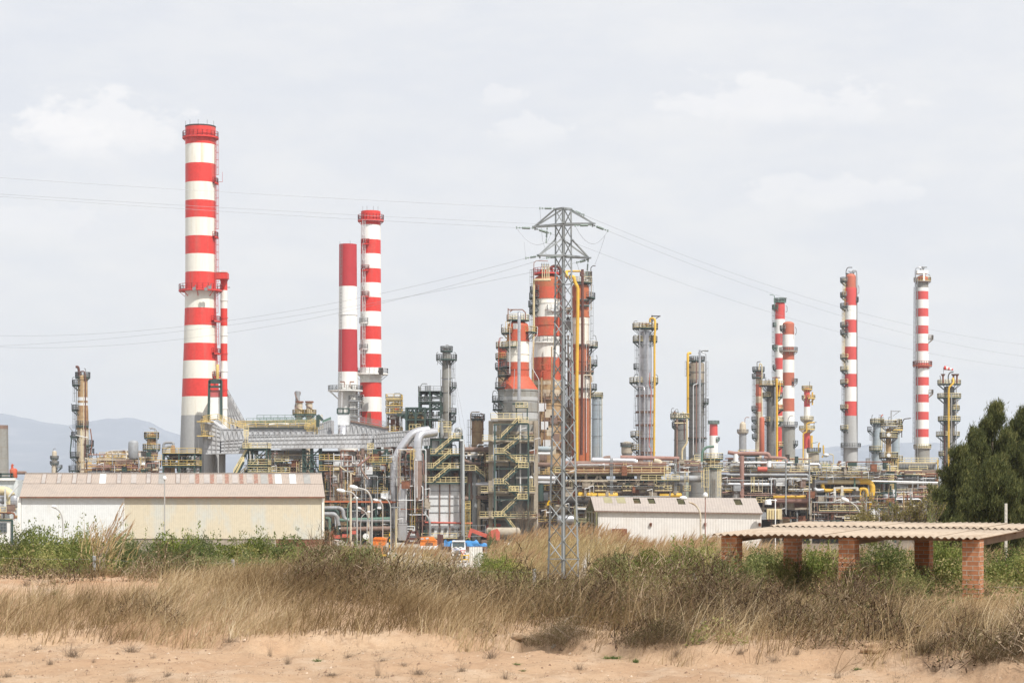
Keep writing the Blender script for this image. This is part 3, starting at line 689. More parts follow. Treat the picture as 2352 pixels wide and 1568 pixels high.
hang(ends['UR2'],P(1366,560,PY),.35);hang(P(1366,560,PY),ends['UR'],.15);hang(P(1390,540,PY),P(1366,608,PY),.1);hang(P(1204,556,PY),ends['LL'],.05);hang(P(1254.5,557,PY),P(1290,545,PY),.25)
hang(ends['LR'],P(1342,632,PY+1),.3)
sg=MB();c=leg(0,zp(1160))+V((0,-.06,.0));sg.slab([c+V((-.16,0,0)),c+V((.16,0,0)),c+V((.13,0,.18)),c+V((0,0,.36)),c+V((-.13,0,.18))],(0,-.012,0));pl=py.part('warning_plate',sg,M['signyellow'])
bt=MB();c+=V((0,-.02,.08));bt.slab([c+V((.02,0,.19)),c+V((-.05,0,.08)),c+V((-.01,0,.08)),c+V((-.03,0,0)),c+V((.05,0,.11)),c+V((.01,0,.11))],(0,-.006,0));py.part('lightning_symbol',bt,M['black'],pl)
sg=MB();c=leg(0,zp(1176));sg.slab([c+V((-.2,-.06,-.03)),c+V((.2,-.06,-.03)),c+V((.2,-.06,.05)),c+V((-.2,-.06,.05))],(0,-.012,0));py.part('number_plate',sg,M['lampwhite'])
def wire(label,a,b,sag,r=.0085,n=40):
 mb=MB();a=V(a);b=V(b);mb.tube([a.lerp(b,i/n)-V((0,0,sag*4*(i/n)*(1-i/n)))for i in range(n+1)],r,5)
 solo('power_line',mb,M['wire'],label,'power line',a,'wires strung from the pylon')
def ext(a,u,v,Yb,k):b=P(u,v,Yb);return V(a)+(b-V(a))*k
wire('highest wire leaving the pylon top towards the left edge',ends['TL'],P(-60,404,118),.12)
wire('wire from the left tip of the upper crossarm running left across the tallest chimney',ends['UL'],P(-60,447,116),.10)
wire('wire from the right tip of the upper crossarm passing behind the body to the left',ends['UR2'],P(-60,442,120),.10)
wire('lower left wire reaching the left edge highest of the lower three',ends['LL'],P(-60,769,175),1.6)
wire('lower left wire in the middle of the lower three at the pylon',ends['LL2'],P(-60,794,178),2.0)
wire('lowest wire passing behind the pylon to the left edge',ends['LR'],P(-60,796,182),1.1)
wire('upper wire of the three sloping down to the right edge',ends['TR'],P(2420,797,190),1.6)
wire('middle wire of the three sloping down to the right edge',ends['UR'],P(2420,826,192),1.4)
wire('lowest wire of the three sloping down to the right edge',ends['UL2'],P(2420,852,196),1.6)
FP=[(216,1277,1341),(534.5,1285,1322),(867,1295,1330),(1226,1306,1350),(1598,1316,1360),(2005,1329,1365)]
FY=lambda u:lerp(43.5,39.0,u/2352)
fn=T('wire_fence','slack wire fence on round grey steel posts running through the dry grass','fence',(X(216,FY(216)),FY(216),zt(X(216,FY(216)),FY(216))))
for i,(u,v0,v1)in enumerate(FP+[(-110,1268,0)]):
 y=FY(u);a=P(u,v0,y);zb=zt(a.x,y)-.2;mb=MB();mb.tube([(a.x,y,zb),(a.x+rnd.uniform(-.02,.02),y,a.z)],.036,10);mb.lathe(a.x,y,[(a.z+.012,.02),(a.z,.039),(a.z-.02,.039)],10);fn.part('post',mb,M['galv'])
us=[-110]+[p[0]for p in FP]+[2430];vt=[1268]+[p[1]for p in FP]+[1341]
for k,dz in enumerate((.06,.28,.52)):
 mb=MB()
 for(ua,va),(ub,vb)in zip(zip(us,vt),list(zip(us,vt))[1:]):
  a=P(ua,va,FY(ua))-V((0,.03,dz));b=P(ub,vb,FY(ub))-V((0,.03,dz));mb.tube([a.lerp(b,i/6)-V((0,0,.03*4*(i/6)*(1-i/6)))for i in range(7)],.0022,4)
 fn.part('strand',mb,M['galv'])
cp=MB();a=P(2310.5,1163,62);mb=cp;mb.box((a.x,62,(a.z+11)/2),(.075,.075,a.z-11+.2));
for i in range(12):mb.box((a.x,61.957,a.z-.12-i*.13),(.03,.012,.05))
solo('cement_post',cp,M['cement'],'slim pale cement post standing before the dark pines behind the shelter','post',(a.x,62,11))
YW=330.0
wh=T('warehouse','very long low warehouse with white and cream corrugated walls and a brown pitched roof','warehouse',(X(397,YW),YW,-.0))
def PW(u,v,dy=0,dx=0):return P(u,v,YW)+V((dx,dy,0))
zb=0.0;ze=Z(1141,YW);x0,x1,xm=X(49,YW),X(745,YW),X(285,YW)
mb=MB();mb.slab([(x0,YW,Z(1250,YW)),(xm,YW,Z(1250,YW)),(xm,YW,ze),(x0,YW,ze)],(-1.5,16,0));wh.part('front_wall',mb,M['wallw'],label='white painted stretch of wall')
mb=MB();mb.slab([(xm+.01,YW,Z(1236,YW)),(x1,YW,Z(1237.5,YW)),(x1,YW,ze),(xm+.01,YW,ze)],(-1.5,16,0));wh.part('front_wall',mb,M['wallc'],label='cream painted stretch of wall')
mb=MB();mb.slab([(x0,YW+.15,-.2),(x1-.1,YW+.15,-.2),(x1-.1,YW+.15,Z(1236,YW)),(x0,YW+.15,Z(1236,YW))],(-1.5,15.5,0));wh.part('plinth',mb,M['beigecon']);mb=MB();mb.slab([(x1-8,YW+.1,-.2),(x1-.05,YW+.1,-.2),(x1-.05,YW+.1,Z(1237,YW)),(x1-8,YW+.1,Z(1236.8,YW))],(-.2,3,0));wh.part('rusty_skirt',mb,M['rust'])
rz,rdx,rdy=Z(1088,338),-1.35,8.0
def roofp(u,v):
 t=(1141-v)/53.0;return V((X(u,YW)+rdx*t,YW-.5+(rdy+.5)*t,lerp(ze+.02,rz,t)))
mb=MB();A,B=roofp(47,1141.5),roofp(747,1141.5);C,D=roofp(747,1088),roofp(50,1088);nrm=V((0,-.42,.9))*.10
mb.slab([A,B,C,D],nrm);E,G2=B+V((rdx*2,rdy*2+1.0,0)),A+V((rdx*2,rdy*2+1.0,0));mb.slab([D,C,E,G2],V((0,.42,.9))*.10)
rf=wh.part('roof',mb,M['roofp'])
mb=MB();mb.bar(D+V((0,0,.16)),C+V((0,0,.16)),.5,.12);wh.part('ridge_cap',mb,M['roofp2'],rf)
mb=MB();mb.bar(A+V((0,-.06,-.02)),B+V((0,-.06,-.02)),.10,.22);wh.part('eaves_edge',mb,M['rust'],rf)
mb=MB();a,b=roofp(47,1111.5)+nrm*1.25,roofp(747,1112.5)+nrm*1.25;mb.bar(a,b,.16,.05);wh.part('sheet_lap',mb,M['roofp2'],rf)
def patch(ua,ub,va,vb,m,k=1.22):
 q=MB();p=[roofp(ua,vb)+nrm*k,roofp(ub,vb)+nrm*k,roofp(ub,va)+nrm*k,roofp(ua,va)+nrm*k];q.slab(p,nrm*.25);wh.part('roof_light',q,M[m],rf)
for i,u in enumerate([91,127,163,197,267,336,405]):
 patch(u,u+9,1089.5,1111,'patchpale')
 for k in(-1,10):patch(u+k-.4,u+k+.4,1089.5,1112,'brown',1.5)
patch(226,241,1089.5,1112,'patchwhite');patch(364,379,1089.5,1112.5,'patchgrey');patch(436,447,1089.5,1111,'patchpale');patch(300,312,1089.5,1111,'patchpale')
for u in(450,484.5,519,553,587,621):patch(u,u+9,1090,1112,'patchrust')
for u in(470,500,536,570):patch(u,u+13,1090,1111,'patchpale')
for u,m in((603,'patchgrey'),(636,'patchwhite'),(669.5,'patchwhite'),(703,'patchgrey')):patch(u,u+15.5,1090,1112,m)
mb=MB();mb.slab([(x0-.6,YW-.2,Z(1250,YW)),(x0-.03,YW-.2,Z(1250,YW)),(x0-.03,YW-.2,ze),(x0-.6,YW-.2,ze)],(-1.4,15,0));wh.part('gable_wall',mb,M['white'])
mb=MB();mb.bar((x1-.25,YW-.12,Z(1237,YW)),(x1-.25,YW-.12,ze),.25);wh.part('corner_trim',mb,M['white']);mb=MB();mb.bar((xm,YW-.06,Z(1236,YW)),(xm,YW-.06,ze),.14);wh.part('joint_trim',mb,M['white'])
Y2=250.0;zg2=zt(20,Y2)
s2=T('corrugated_shed','smaller off white corrugated shed with holes in its pinkish pitched roof and an open gable','shed',(X(1558,Y2),Y2,zg2))
xa,xb=X(1374,Y2),X(1749,Y2);zeL,zeR=Z(1173,Y2),Z(1178,Y2)
mb=MB();mb.slab([(xa,Y2,zg2-.3),(xb,Y2,zg2-.3),(xb,Y2,zeR),(xa,Y2,zeL)],(-.02,.15,0));mb.slab([(xb-.15,Y2+.16,zg2-.3),(xb,Y2+.16,zg2-.3),(xb,Y2+.16,zeR),(xb-.15,Y2+.16,zeR)],(-.8,7.8,0));mb.slab([(xa-.8,Y2+8,zg2-.3),(xb-.9,Y2+8,zg2-.3),(xb-.9,Y2+8,zeR),(xa-.8,Y2+8,zeL)],(0,.15,0));s2 .part('wall',mb,M['walls'])
A,B=P(1365.5,1173,Y2-.35),P(1752,1178.5,Y2-.35);C,D=P(1735.5,1144.3,Y2+4),P(1356.5,1141.3,Y2+4);n2=V((0,-.35,.93))*.06
def r2(u,t):k=(u-1365.5)/386.5;return A.lerp(B,k).lerp(D.lerp(C,k),t)+n2
holes=[(1463,1479,.55,.93),(1497,1513,.55,.93),(1565,1582,.52,.93),(1698,1715,.52,.93)]
mb=MB()
def strip(ua,ub,ta,tb):mb.slab([r2(ua,ta)-n2,r2(ub,ta)-n2,r2(ub,tb)-n2,r2(ua,tb)-n2],n2)
cur=1365.5
for(ua,ub,ta,tb)in holes:strip(cur,ua,0,1);strip(ua,ub,0,ta);strip(ua,ub,tb,1);cur=ub
strip(cur,1752,0,1)
E,H=B+V((-.8,8.7,0)),A+V((-.8,8.7,0));mb.slab([D,C,E,H],V((0,.35,.93))*.06)
rf2=s2 .part('roof',mb,M['roofp2'])
bm_=MB()
for(ua,ub,ta,tb)in holes:
 for k in range(5):t=lerp(ta,tb,(k+.5)/5);bm_.bar(r2(ua-2,t)-n2*2.6,r2(ub+2,t)-n2*2.6,.07,.09)
s2 .part('roof_batten',bm_,M['olive'],rf2)
for ua,ub in((1394,1413),(1424,1444)):
 q=MB();p=[r2(ua,.55)+n2*.1,r2(ub,.55)+n2*.1,r2(ub,.97)+n2*.1,r2(ua,.97)+n2*.1];q.slab(p,n2*.3);s2 .part('mossy_sheet',q,M['patchgreen'],rf2)
q=MB();q.bar(A-V((0,.03,.03)),B-V((0,.03,.03)),.05,.12);s2 .part('eaves_edge',q,M['brown'],rf2)
g2=MB()
for t in(.0,.33,.66,1):g2 .bar(A.lerp(H,t)+V((.25,0,-.1)),V((A.lerp(H,t).x+.25,A.lerp(H,t).y,zg2)),.22)
g2 .bar(A+V((.2,.1,-.2)),H+V((.2,0,-.2)),.2);g2 .bar(A+V((.2,.1,-1.6)),H+V((.2,0,-1.6)),.18)
for k in range(7):p=A.lerp(D,k/7)+V((.15,0,-.1));g2 .bar(p,V((p.x,p.y,A.z-.2)),.09)
for k in range(7):p=H.lerp(D,k/7)+V((.15,0,-.1));g2 .bar(p,V((p.x,p.y,A.z-.2)),.09)
s2 .part('gable_frame',g2,M['olive'])
for u in(1496,1621,1746):
 q=MB();c=P(u-1.2,1204,Y2-.12);q.box(c,(.26,.22,.42));q.box(c+V((0,-.06,.12)),(.34,.3,.07));s2 .part('wall_lamp',q,M['rust'])
q=MB();c=P(1423,1222,Y2-.1);q.box(c,(1.9,.2,.9));s2 .part('hatch',q,M['rust'])
Col('concrete_stack','squat stained concrete stack with a brown rim, cut by the left edge','stack',-2,455,[(976,20),(1085,21.5),(1246,22)],[(976,1),(985,0)],[M['stack'],M['brown']])
t=T('process_building','pale blue grey clad building with white pipes at the left edge beside the warehouse','building',(X(8,420),420,0))
mb=MB();mb.slab([P(-30,1247,420),P(42,1247,420),P(42,1102,420),P(-30,1102,420)],(0,14,0));t.part('wall',mb,M['panelblue'])
mb=MB();mb.bar(P(-30,1100,419.8),P(36,1100,419.8),.8,.5);t.part('parapet',mb,M['white'])
mb=MB();mb.bar(P(-30,1088,421),P(30,1088,421),.35);mb.bar(P(-30,1096,421),P(32,1096,421),.35)
for u in(-12,2,27):mb.bar(P(u,1100,421),P(u,1086,421),.35)
t.part('roof_frame',mb,M['green'])
mb=MB();mb.capsule(P(31,1095,422),P(31,1079,422),S(9,422));mb.tube(fillet([P(28,1077,422),P(28,1068,422),P(30,1066,422)],.3),.25);t.part('drum',mb,M['redor'])
mb=MB();mb.tube(fillet([P(40,1085,422),P(52,1085,422),P(58,1085,424)],.3),.35);t.part('pipe',mb,M['brown'])
for v,m,r in((1127,'cream',1.0),(1140,'silver',.6),(1149,'grey',.6)):
 mb=MB();mb.tube(fillet([P(-30,v,417),P(26,v,417),P(27,1172,417)],2.2,6),r,12);t.part('pipe',mb,M[m])
mb=MB()
for a,b in(((42,1112),(20,1140)),((12,1122),(12,1165)),((-10,1166),(27,1166))):mb.bar(P(*a,415.5),P(*b,415.5),.3)
t.part('frame',mb,M['cladw'])
clutter(t,-10,40,1150,1215,408,416,11,3,3,2,2,3,1,1)
t=T('site_cabin','small white site cabin with a barred window and green corner posts at the left edge','cabin',(X(10,395),395,0))
mb=MB();mb.slab([P(-20,1250,395),P(27,1250,395),P(27,1196,395),P(-20,1196,395)],(0,5,0));t.part('wall',mb,M['white'])
mb=MB();mb.bar(P(-20,1194,395),P(28,1194,395),.4,.4);mb.bar(P(28,1250,394.8),P(28,1193,394.8),.35);t.part('frame',mb,M['green'])
mb=MB();c=P(7,1211,394.9);mb.box(c,(1.5,.1,1.9));w_=t.part('window',mb,M['glass']);mb=MB()
for k in range(6):mb.bar(c+V((-.75+k*.3,-.12,-.95)),c+V((-.75+k*.3,-.12,.95)),.07)
for k in range(4):mb.bar(c+V((-.8,-.12,-.9+k*.6)),c+V((.8,-.12,-.9+k*.6)),.07)
t.part('bars',mb,M['railg'],w_)
c=Col('distillation_column','lone rust streaked beige column at the left with a dark pipe down its right side','column',190,440,[(866,11),(930,11.5),(940,12.5),(1085,15),(1240,15)],[(866,0),(912,2),(920,0),(925,2),(931,0),(985,1)],[M['rustybeige'],M['beige'],M['cladw']],dome=5,ring=[870,985,1060])
c.plat(866,17,-60,250,rl='railg');c.plat(884,24,110,250,rl='railg');c.plat(941,25,120,240,rl='railg');c.plat(978,18,220,330,rl='railg');c.plat(1003,26,110,250,rl='railg');c.plat(1049,29,110,250,rl='railg');c.plat(1022,25,-60,60,rl='railg');c.plat(1041,26,-60,60,rl='railg');c.plat(1080,32,100,260,rl='railg')
c.pipe([(194,864),(194,855),(205,855),(206,870),(206,990),(205,1050)],1.4,'dkbrown',dy=-4.5);c.pipe([(202,880),(202,1070)],.9,'beige',dy=-4.5);c.pipe([(198,985),(200,1075)],1.2,'cream',dy=-5.2);c.pipe([(175,1003),(160,980),(159,982)],.9,'grey')
c.pipe([(168,1040),(171,1008),(168,1000)],1.3,'green',dy=-3);c.pipe([(212,1045),(216,1015),(212,985)],1.2,'rust',dy=-2);c.pipe([(186,1000),(214,1006)],.9,'cladw',dy=-5.5)
c.hook(866,-9,24,-7,'dkbrown',r=.28);c.hook(866,7,20,-4);c.hook(884,-24,18,5);c.hook(941,-25,14,-2);c.ladder(1085,1049,180);c.ladder(1049,1003,185);c.ladder(1003,941,180);c.ladder(941,884,185);c.fittings(866,6,9,5,14,3)
c=Col('small_column','faint pale column far behind the left end of the warehouse roof','column',125,900,[(1037,5),(1052,6),(1085,6.5)],[(1037,0)],[M['beige']],dome=2);c.plat(1052,9.5,rl='railg');c.plat(1064,10,rl='railg');c.hook(1037,-3,7,6);c.plat(1073,18,-50,50,rl='railg')
t=T('waste_heat_unit','rust stained white flue bent like an upturned U over rusty pipework left of the chimney','process unit',(X(295,425),425,0))
def duct_path(pts,wpx,dep,m,nm='flue'):
 q=MB();h=S(wpx/2,425);P3=[P(u,v,425)for u,v in pts];n=len(P3);Ls=[];
 for i in range(n):
  a=(P3[min(i+1,n-1)]-P3[max(i-1,0)]).normalized();nr=V((-a.z,0,a.x));Ls.append((P3[i]+nr*h,P3[i]-nr*h))
 for(a,b),(c_,d)in zip(Ls,Ls[1:]):q.slab([a,b,d,c_],(0,dep,0))
 o=t.part(nm,q,M[m]);r=MB()
 for a,b in Ls:r.bar(a+V((0,-.1,0)),b+V((0,-.1,0)),.2)
 for k in range(len(Ls)-1):
  for e in(0,1):r.bar(Ls[k][e]+V((0,-.1,0)),Ls[k+1][e]+V((0,-.1,0)),.16)
 t.part('flange',r,M['rustwhite'],o)
duct_path([(241,1086),(241,1060),(243,1050),(249,1043),(258,1041),(272,1041),(290,1041),(310,1041),(327,1042),(338,1047),(346,1055),(350,1066),(350,1088)],13,5,'rustwhite')
duct_path([(274,1088),(275,1066),(280,1054),(290,1050),(300,1049),(312,1049)],12,4.5,'rustwhite')
q=MB();q.tube([P(232,1068,422),P(325,1068,422)],S(2.0,422),10);t.part('header_pipe',q,M['dkbrown'])
q=MB();q.capsule(P(203,1088,424),P(203,1066,424),S(10,424));t.part('drum',q,M['rustybeige'])
clutter(t,200,372,1040,1090,412,418,207,6,14,8,0,6,3,2,rmax=.13,pal=['cladw','pinkpipe','galv','brown','grey','rust','dark','beige'],rm='railo')
clutter(t,195,365,1050,1092,414,436,21,9,16,9,6,8,4,2,pal=['rust','brown','beige','grey','rustybeige','cladw','dark','pinkpipe','rust'],rm='railo')
for k,(v,m)in enumerate(((1090,'rust'),(1078,'brown'))):
 q=MB();q.box(P(280,v,430),(16,8,.3));t.part('deck',q,M[m])
for ua,ub,v in((225,262,1077),(205,240,1072)):
 q=MB();rail(q,[P(ua,v,421),P(ub,v,421)],421);t.part('railing',q,M['railo'])
c=Col('small_column','stumpy rusty column with yellow platforms between the rusty flue and the big chimney','column',348,432,[(1000,10),(1030,11),(1085,11),(1235,12)],[(1000,0),(1022,1),(1045,0)],[M['rustybeige'],M['bluegrey']],dome=5)
c.plat(1004,17,rl='railo',deck='green');c.plat(1031,20,100,440,rl='railo');c.plat(1068,22,rl='railo');c.pipe([(366,1085),(366,990),(362,984),(350,985)],1.2,'grey',dy=-3);c.hook(1000,8,18,-14,'grey');c.fittings(1000,4,7,4,9,5)
t=T('process_unit','steel rack with orange railed deck and green drum in front of the tallest chimney foot','process unit',(X(410,420),420,0))
frame(t,375,447,[1042,1070],416,424,2,1,rm='railo',braces=[(0,1,1),(1,1,-1),(0,0,-1),(1,0,1)],vtop=1042,vb=None)
q=MB();q.tube(fillet([P(376,1070,418),P(376,1016,418),P(398,1016,418),P(398,1022,418)],.6),.28);t.part('pipe',q,M['grey'])
q=MB();q.tube(fillet([P(376,1040,417),P(380,1027,417),P(392,1024,417)],.8),.3);t.part('pipe',q,M['grey'])
q=MB();q.capsule(P(397,1088,420),P(397,1024,420),S(5,420));t.part('drum',q,M['rustybeige'])
q=MB();q.capsule(P(412,1064,421),P(446,1064,421),S(8,421));t.part('drum',q,M['green'])
clutter(t,376,456,1044,1088,417,426,31,5,10,5,1,4,1,1,rm='railo',rmax=.2)
cv=[291.7,333.8,377.9,420.9,462.4,502.4,544,585,626,668.6,708.5,748.5,789,829,870,911,954]
bd=[(v,(0 if i%2==0 else(2 if i==1 else 1)))for i,v in enumerate(cv[:-1])]+[(954,3)]
bd[-2]=(911,1)
M['white2']=mat('cream_white_paint',(.74,.715,.63),.6,dirt=(.60,.54,.41),amt=.6,scale=.5,stretch=14,var=.03)
c=Col('striped_chimney','tallest chimney, thick red and white bands over a grey concrete foot','chimney',460.5,455,[(291.7,34.6),(626,34.6),(700,35.6),(800,38.2),(870,40.8),(954,43.8),(1055,47.5),(1250,51)],bd,[M['red'],M['white2'],M['white_stain'],M['concrete']],n=48,part='shaft')
big=c
q=MB();q.lathe(c.x,455,[(Z(293.5,455),3.47),(Z(290.5,455),3.5),(Z(290.5,455),3.1),(Z(300,455),3.05)],40);c.part('rim',q,M['dark'])
M['railr']=mat('red_rail_paint',(.45,.04,.04),.55,var=.05)
c.plat(316.5,41.5,deck='red',rl='railr',h=1.25);c.plat(667,50,deck='red',rl='railr',h=1.3)
for ang in(200,235,270,305,340):
 q=MB();a=R(ang);q.tube([(c.x+3.4*math.cos(a),455+3.4*math.sin(a),Z(293,455)),(c.x+3.4*math.cos(a),455+3.4*math.sin(a),Z(280,455))],.05,5);c.part('lightning_rod',q,M['railg'])
def lad(c,segs,ang,m):
 for v0,v1 in segs:c.ladder(v0,v1,ang,m)
lad(c,[(420,318),(545,421),(666,546)],-14,'railr');lad(c,[(736,670),(810,738),(870,812)],-20,'railr')
for v in(421,545):c.plat(v,41,-30,15,deck='red',rl='railr',br=False)
for v in(738,812,866):c.plat(v,47,-40,10,deck='red',rl='railr',br=False)
q=MB();q.bar(P(501,418,455),P(511,418,455),.08);q.bar(P(511,418,455),P(511,395,455),.06);c.part('antenna',q,M['railr'])
for dx,v in((-14,663),(13,664),(22,660)):
 q=MB();p=P(460+dx,v,449.4);q.box(p,(.7,.4,.7));q.bar(p,p+V((.4,-.3,.8)),.15);c.part('warning_lamp',q,M['railg'])
c=Col('side_flue','slim red and white square elbowed flue running up the right side of the tallest chimney','flue',514.3,459,[(623,8),(1000,8)],[(623,0),(667,1),(708.5,0),(748.5,1),(789,0),(829,1),(870,0),(911,1)],[M['red'],M['white']],vb=1010,n=20,ring={644:0,690:1,730:0,770:1,812:0,852:1,895:0,938:1})
q=MB();q.slab([P(491,640,456.5),P(522.3,640,456.5),P(522.3,626,456.5),P(491,626,456.5)],(0,2.6,0));o=c.part('elbow',q,M['red']);q=MB();q.box(P(506.5,625,457.8),(3.2,2.8,.18));c.part('cap',q,M['white'],o)
c.hook(663,6,3,8,'dark')
q=MB();q.capsule(P(499.5,870,452),P(499.5,838,452),.35);c.part('gauge_pipe',q,M['railo'])
t=T('steel_portal','green goalpost frame round a white panel against the foot of the tallest chimney','frame',(X(494,446),446,Z(960,446)))
q=MB()
for(a,b)in(((479,962),(481,873)),((508.5,962),(508,873)),((481,873),(508,873)),((480.5,888),(508,888)),((480,878),(508,878))):q.bar(P(*a,446),P(*b,446),.5)
t.part('frame',q,M['green'])
q=MB();q.slab([P(482.5,962,446.3),P(506,962,446.3),P(506,912,446.3),P(482.5,912,446.3)],(0,3.5,0));t.part('panel',q,M['white'])
q=MB();q.slab([P(482.5,911.5,446.35),P(506,911.5,446.35),P(506,895,446.35),P(482.5,895,446.35)],(0,3.4,0));M['pinkpaint']=mat('faded_pink_paint',(.50,.12,.12),.6,var=.05);t.part('panel',q,M['pinkpaint'])
t=T('flue_duct','huge grey ribbed duct leaving the foot of the tallest chimney','duct',(X(520,437),437,0))
for k,(ua,ub)in enumerate(((468,496),(503,518))):
 q=MB();q.lathe(X((ua+ub)/2,449),449,[(Z(1040,449),S((ub-ua)/2,449)),(0,S((ub-ua)/2,449))],16);t.part('support_leg',q,M['concrete'])
ribbed(t,[(467,970),(507,985),(507,1041),(467,1042)],12,437,'v',4,0,rows=5)
ribbed(t,[(480,963),(512,985),(512,986),(469,969)],10,437.2,'v',3,rows=0,name='duct')
ribbed(t,[(507,985),(560,985),(560,1008),(507,1012)],10,437.05,'z',5,rows=0);ribbed(t,[(507,1012),(560,1008),(548,1040),(507,1041)],11,437,'v',5,rows=3)
q=MB();rail(q,[P(468,966,437),P(500,962,437),P(528,985,437)],437);rail(q,[P(468,966,441),P(500,962,441),P(560,984,441)],437);t.part('railing',q,M['railo'])
for va in(968,1001):
 q=MB();q.box(P(471.5,va,435.5),(3.4,2.2,.2));o=t.part('platform',q,M['railo']);q=MB();rail(q,[P(464,va,436.5),P(464,va,434.5),P(479,va,434.5),P(479,va,436.5)],436,step=.9);t.part('railing',q,M['railo'],o)
q=MB();ladder(q,P(465.5,1001,435),P(465.5,962,435),436,cage=True);t.part('ladder',q,M['railo'])
t=T('sloping_duct','grey panelled duct sloping down to the right from behind the tallest chimney','duct',(X(542,462),462,0))
ribbed(t,[(520,903),(522,903),(566,986),(520,986)],5,462,'v',5,0,rows=4,name='panel')
q=MB();rail(q,[P(521,902,462),P(566,984,462)],462,step=1.6);t.part('railing',q,M['railg'])
t=T('flue_duct','upper grey duct with a zigzag of stiffeners crossing behind the long front duct','duct',(X(650,446),446,0))
ribbed(t,[(562,986),(748,984),(748,1010),(562,1010)],7,446,'z',15,rows=1)
q=MB();q.box(P(650,983,449),(17,7,.15));o=t.part('deck',q,M['green'])
q=MB();rail(q,[P(540,983,446),P(735,981,446)],446,step=2.4,toe=False);rail(q,[P(540,978,452),P(725,976,452)],452,step=2.4,toe=False);t.part('railing',q,M['railo'],o)
q=MB();rail(q,[P(566,972,455),P(735,969,455)],455,step=1.6);rail(q,[P(590,964,458),P(735,964,458)],458,step=1.6)
for i in range(9):a=575+i*17;q.bar(P(a,974,456),P(a+9,966,456),.18);q.bar(P(a+9,966,456),P(a+17,974,456),.18)
t.part('pipe_truss',q,M['green2'],o)
for i,u in enumerate((590,640,690)):
 q=MB();q.tube(fillet([P(u-22,975,454),P(u,972,454),P(u+24,974,454)],1),.22);t.part('pipe',q,M[('grey','cladw','grey')[i]],o)
q=MB();q.box(P(640,978,462),(18,6,2.4));t.part('casing',q,M['beigecon'])
q=MB();q.slab([P(705,1010,441),P(744,1004,441),P(744,998,441),P(712,1006,441)],(0,2,0));t.part('brace_beam',q,M['duct'])
t=T('flue_duct','long straight grey duct with slanted ribs carried on green legs above the warehouse roof','duct',(X(715,428),428,0))
ribbed(t,[(571,1002),(857,995.5),(857,1027.5),(571,1029)],7,428,'v',30,-.035,rows=2)
for u in(698,716,736):
 for dy in(1,6):q=MB();q.bar(P(u,1029,428+dy),V((X(u,428),428+dy,0)),.7);t.part('support_leg',q,M['green'])
q=MB()
for(a,b)in(((698,1090),(716,1050)),((716,1090),(698,1050)),((716,1050),(736,1030)),((698,1045),(736,1045)),((736,1090),(716,1050)),((698,1072),(736,1072))):q.bar(P(*a,428.5),P(*b,428.5),.28)
t.part('bracing',q,M['green'])
t=T('flue_duct','grey duct with close upright ribs between the long duct and the bright pipes','duct',(X(905,426),426,0))
ribbed(t,[(860,996),(985,985),(985,1022),(860,1026)],7,426,'v',20,0,rows=2)
t=T('flue_duct','low beige grey duct passing under the long duct on trestles','duct',(X(665,448),448,0))
ribbed(t,[(612,1034),(698,1034),(698,1053),(612,1053)],6,448,'v',9,0,m='beigecon',rm='grey',rows=2);ribbed(t,[(640,1028),(698,1029),(698,1036),(655,1036)],6,447,'v',8,0,rows=0)
q=MB()
for u in(612,652,688):q.bar(P(u,1053,449),V((X(u,449),449,0)),.5)
for(a,b)in(((612,1086),(652,1057)),((612,1057),(652,1086)),((652,1057),(690,1086)),((690,1057),(652,1086)),((600,1067),(690,1067))):q.bar(P(*a,449),P(*b,449),.25)
t.part('trestle',q,M['green'])
for u in(641,682):Col('silo','pale grey round silo leg under the low beige duct, %s of the two'%('left' if u<660 else 'right'),'silo',u,470,[(1045,9 if u<660 else 8),(1234,9)],[(1045,0)],[M['cladw']],dome=3,vb=None)
t=T('stair_tower','green steel stair tower with pale yellow flights below the left end of the long duct','stair tower',(X(575,420),420,0))
frame(t,571,612,[1030,1068,1085],419,425,1,1,braces=[(0,0,2),(0,1,2)],rm='rail')
stair(t,P(537,1090,418),P(572,1031,418),420);stair(t,P(548,1098,421),P(590,1062,421),420);stair(t,P(535,1110,416),P(560,1060,416),420)
q=MB();q.box(P(566,1030,418),(3,3,.2));o=t.part('landing',q,M['green']);q=MB();rail(q,[P(558,1029,416.6),P(572,1029,416.6),P(572,1029,419.4)],418,step=.8);t.part('railing',q,M['rail'],o)
q=MB();ladder(q,P(566,1028,417.5),P(566,988,417.5),420);t.part('ladder',q,M['rail'])
q=MB();rail(q,[P(560,1001,419),P(571,1001,419)],419,step=.7);rail(q,[P(560,988,419),P(571,988,419)],419,step=.7);t.part('top_railing',q,M['rail'])
clutter(t,560,740,1034,1090,430,444,208,7,14,8,0,7,4,3,rmax=.13,pal=['cladw','pinkpipe','galv','brown','grey','rust','dark','beige'],rm='railo')
clutter(t,575,690,1060,1092,424,440,41,5,12,5,0,5,4,3,rmax=.18,pal=['green','green','grey','cladw','rust','brown','green2'])
def strake(c,v0,v1,rpx,turns,ph=0,m='brown'):
 q=MB();n=40;Y=c.Y;r=S(rpx,Y)+.06;q.tube([V((c.x+r*math.cos(ph+2*math.pi*turns*i/n),Y+r*math.sin(ph+2*math.pi*turns*i/n),Z(lerp(v0,v1,i/n),Y)))for i in range(n+1)],.16,6);c.part('strake',q,M[m])
c=Col('exhaust_stack','tallest slim grey stack of the three small ones behind the ducts','stack',683.5,560,[(898,5.3),(990,5.5),(1208,5.5)],[(898,0)],[M['grey']],n=16);strake(c,900,960,5.3,.9);strake(c,900,960,5.3,.9,3.1)
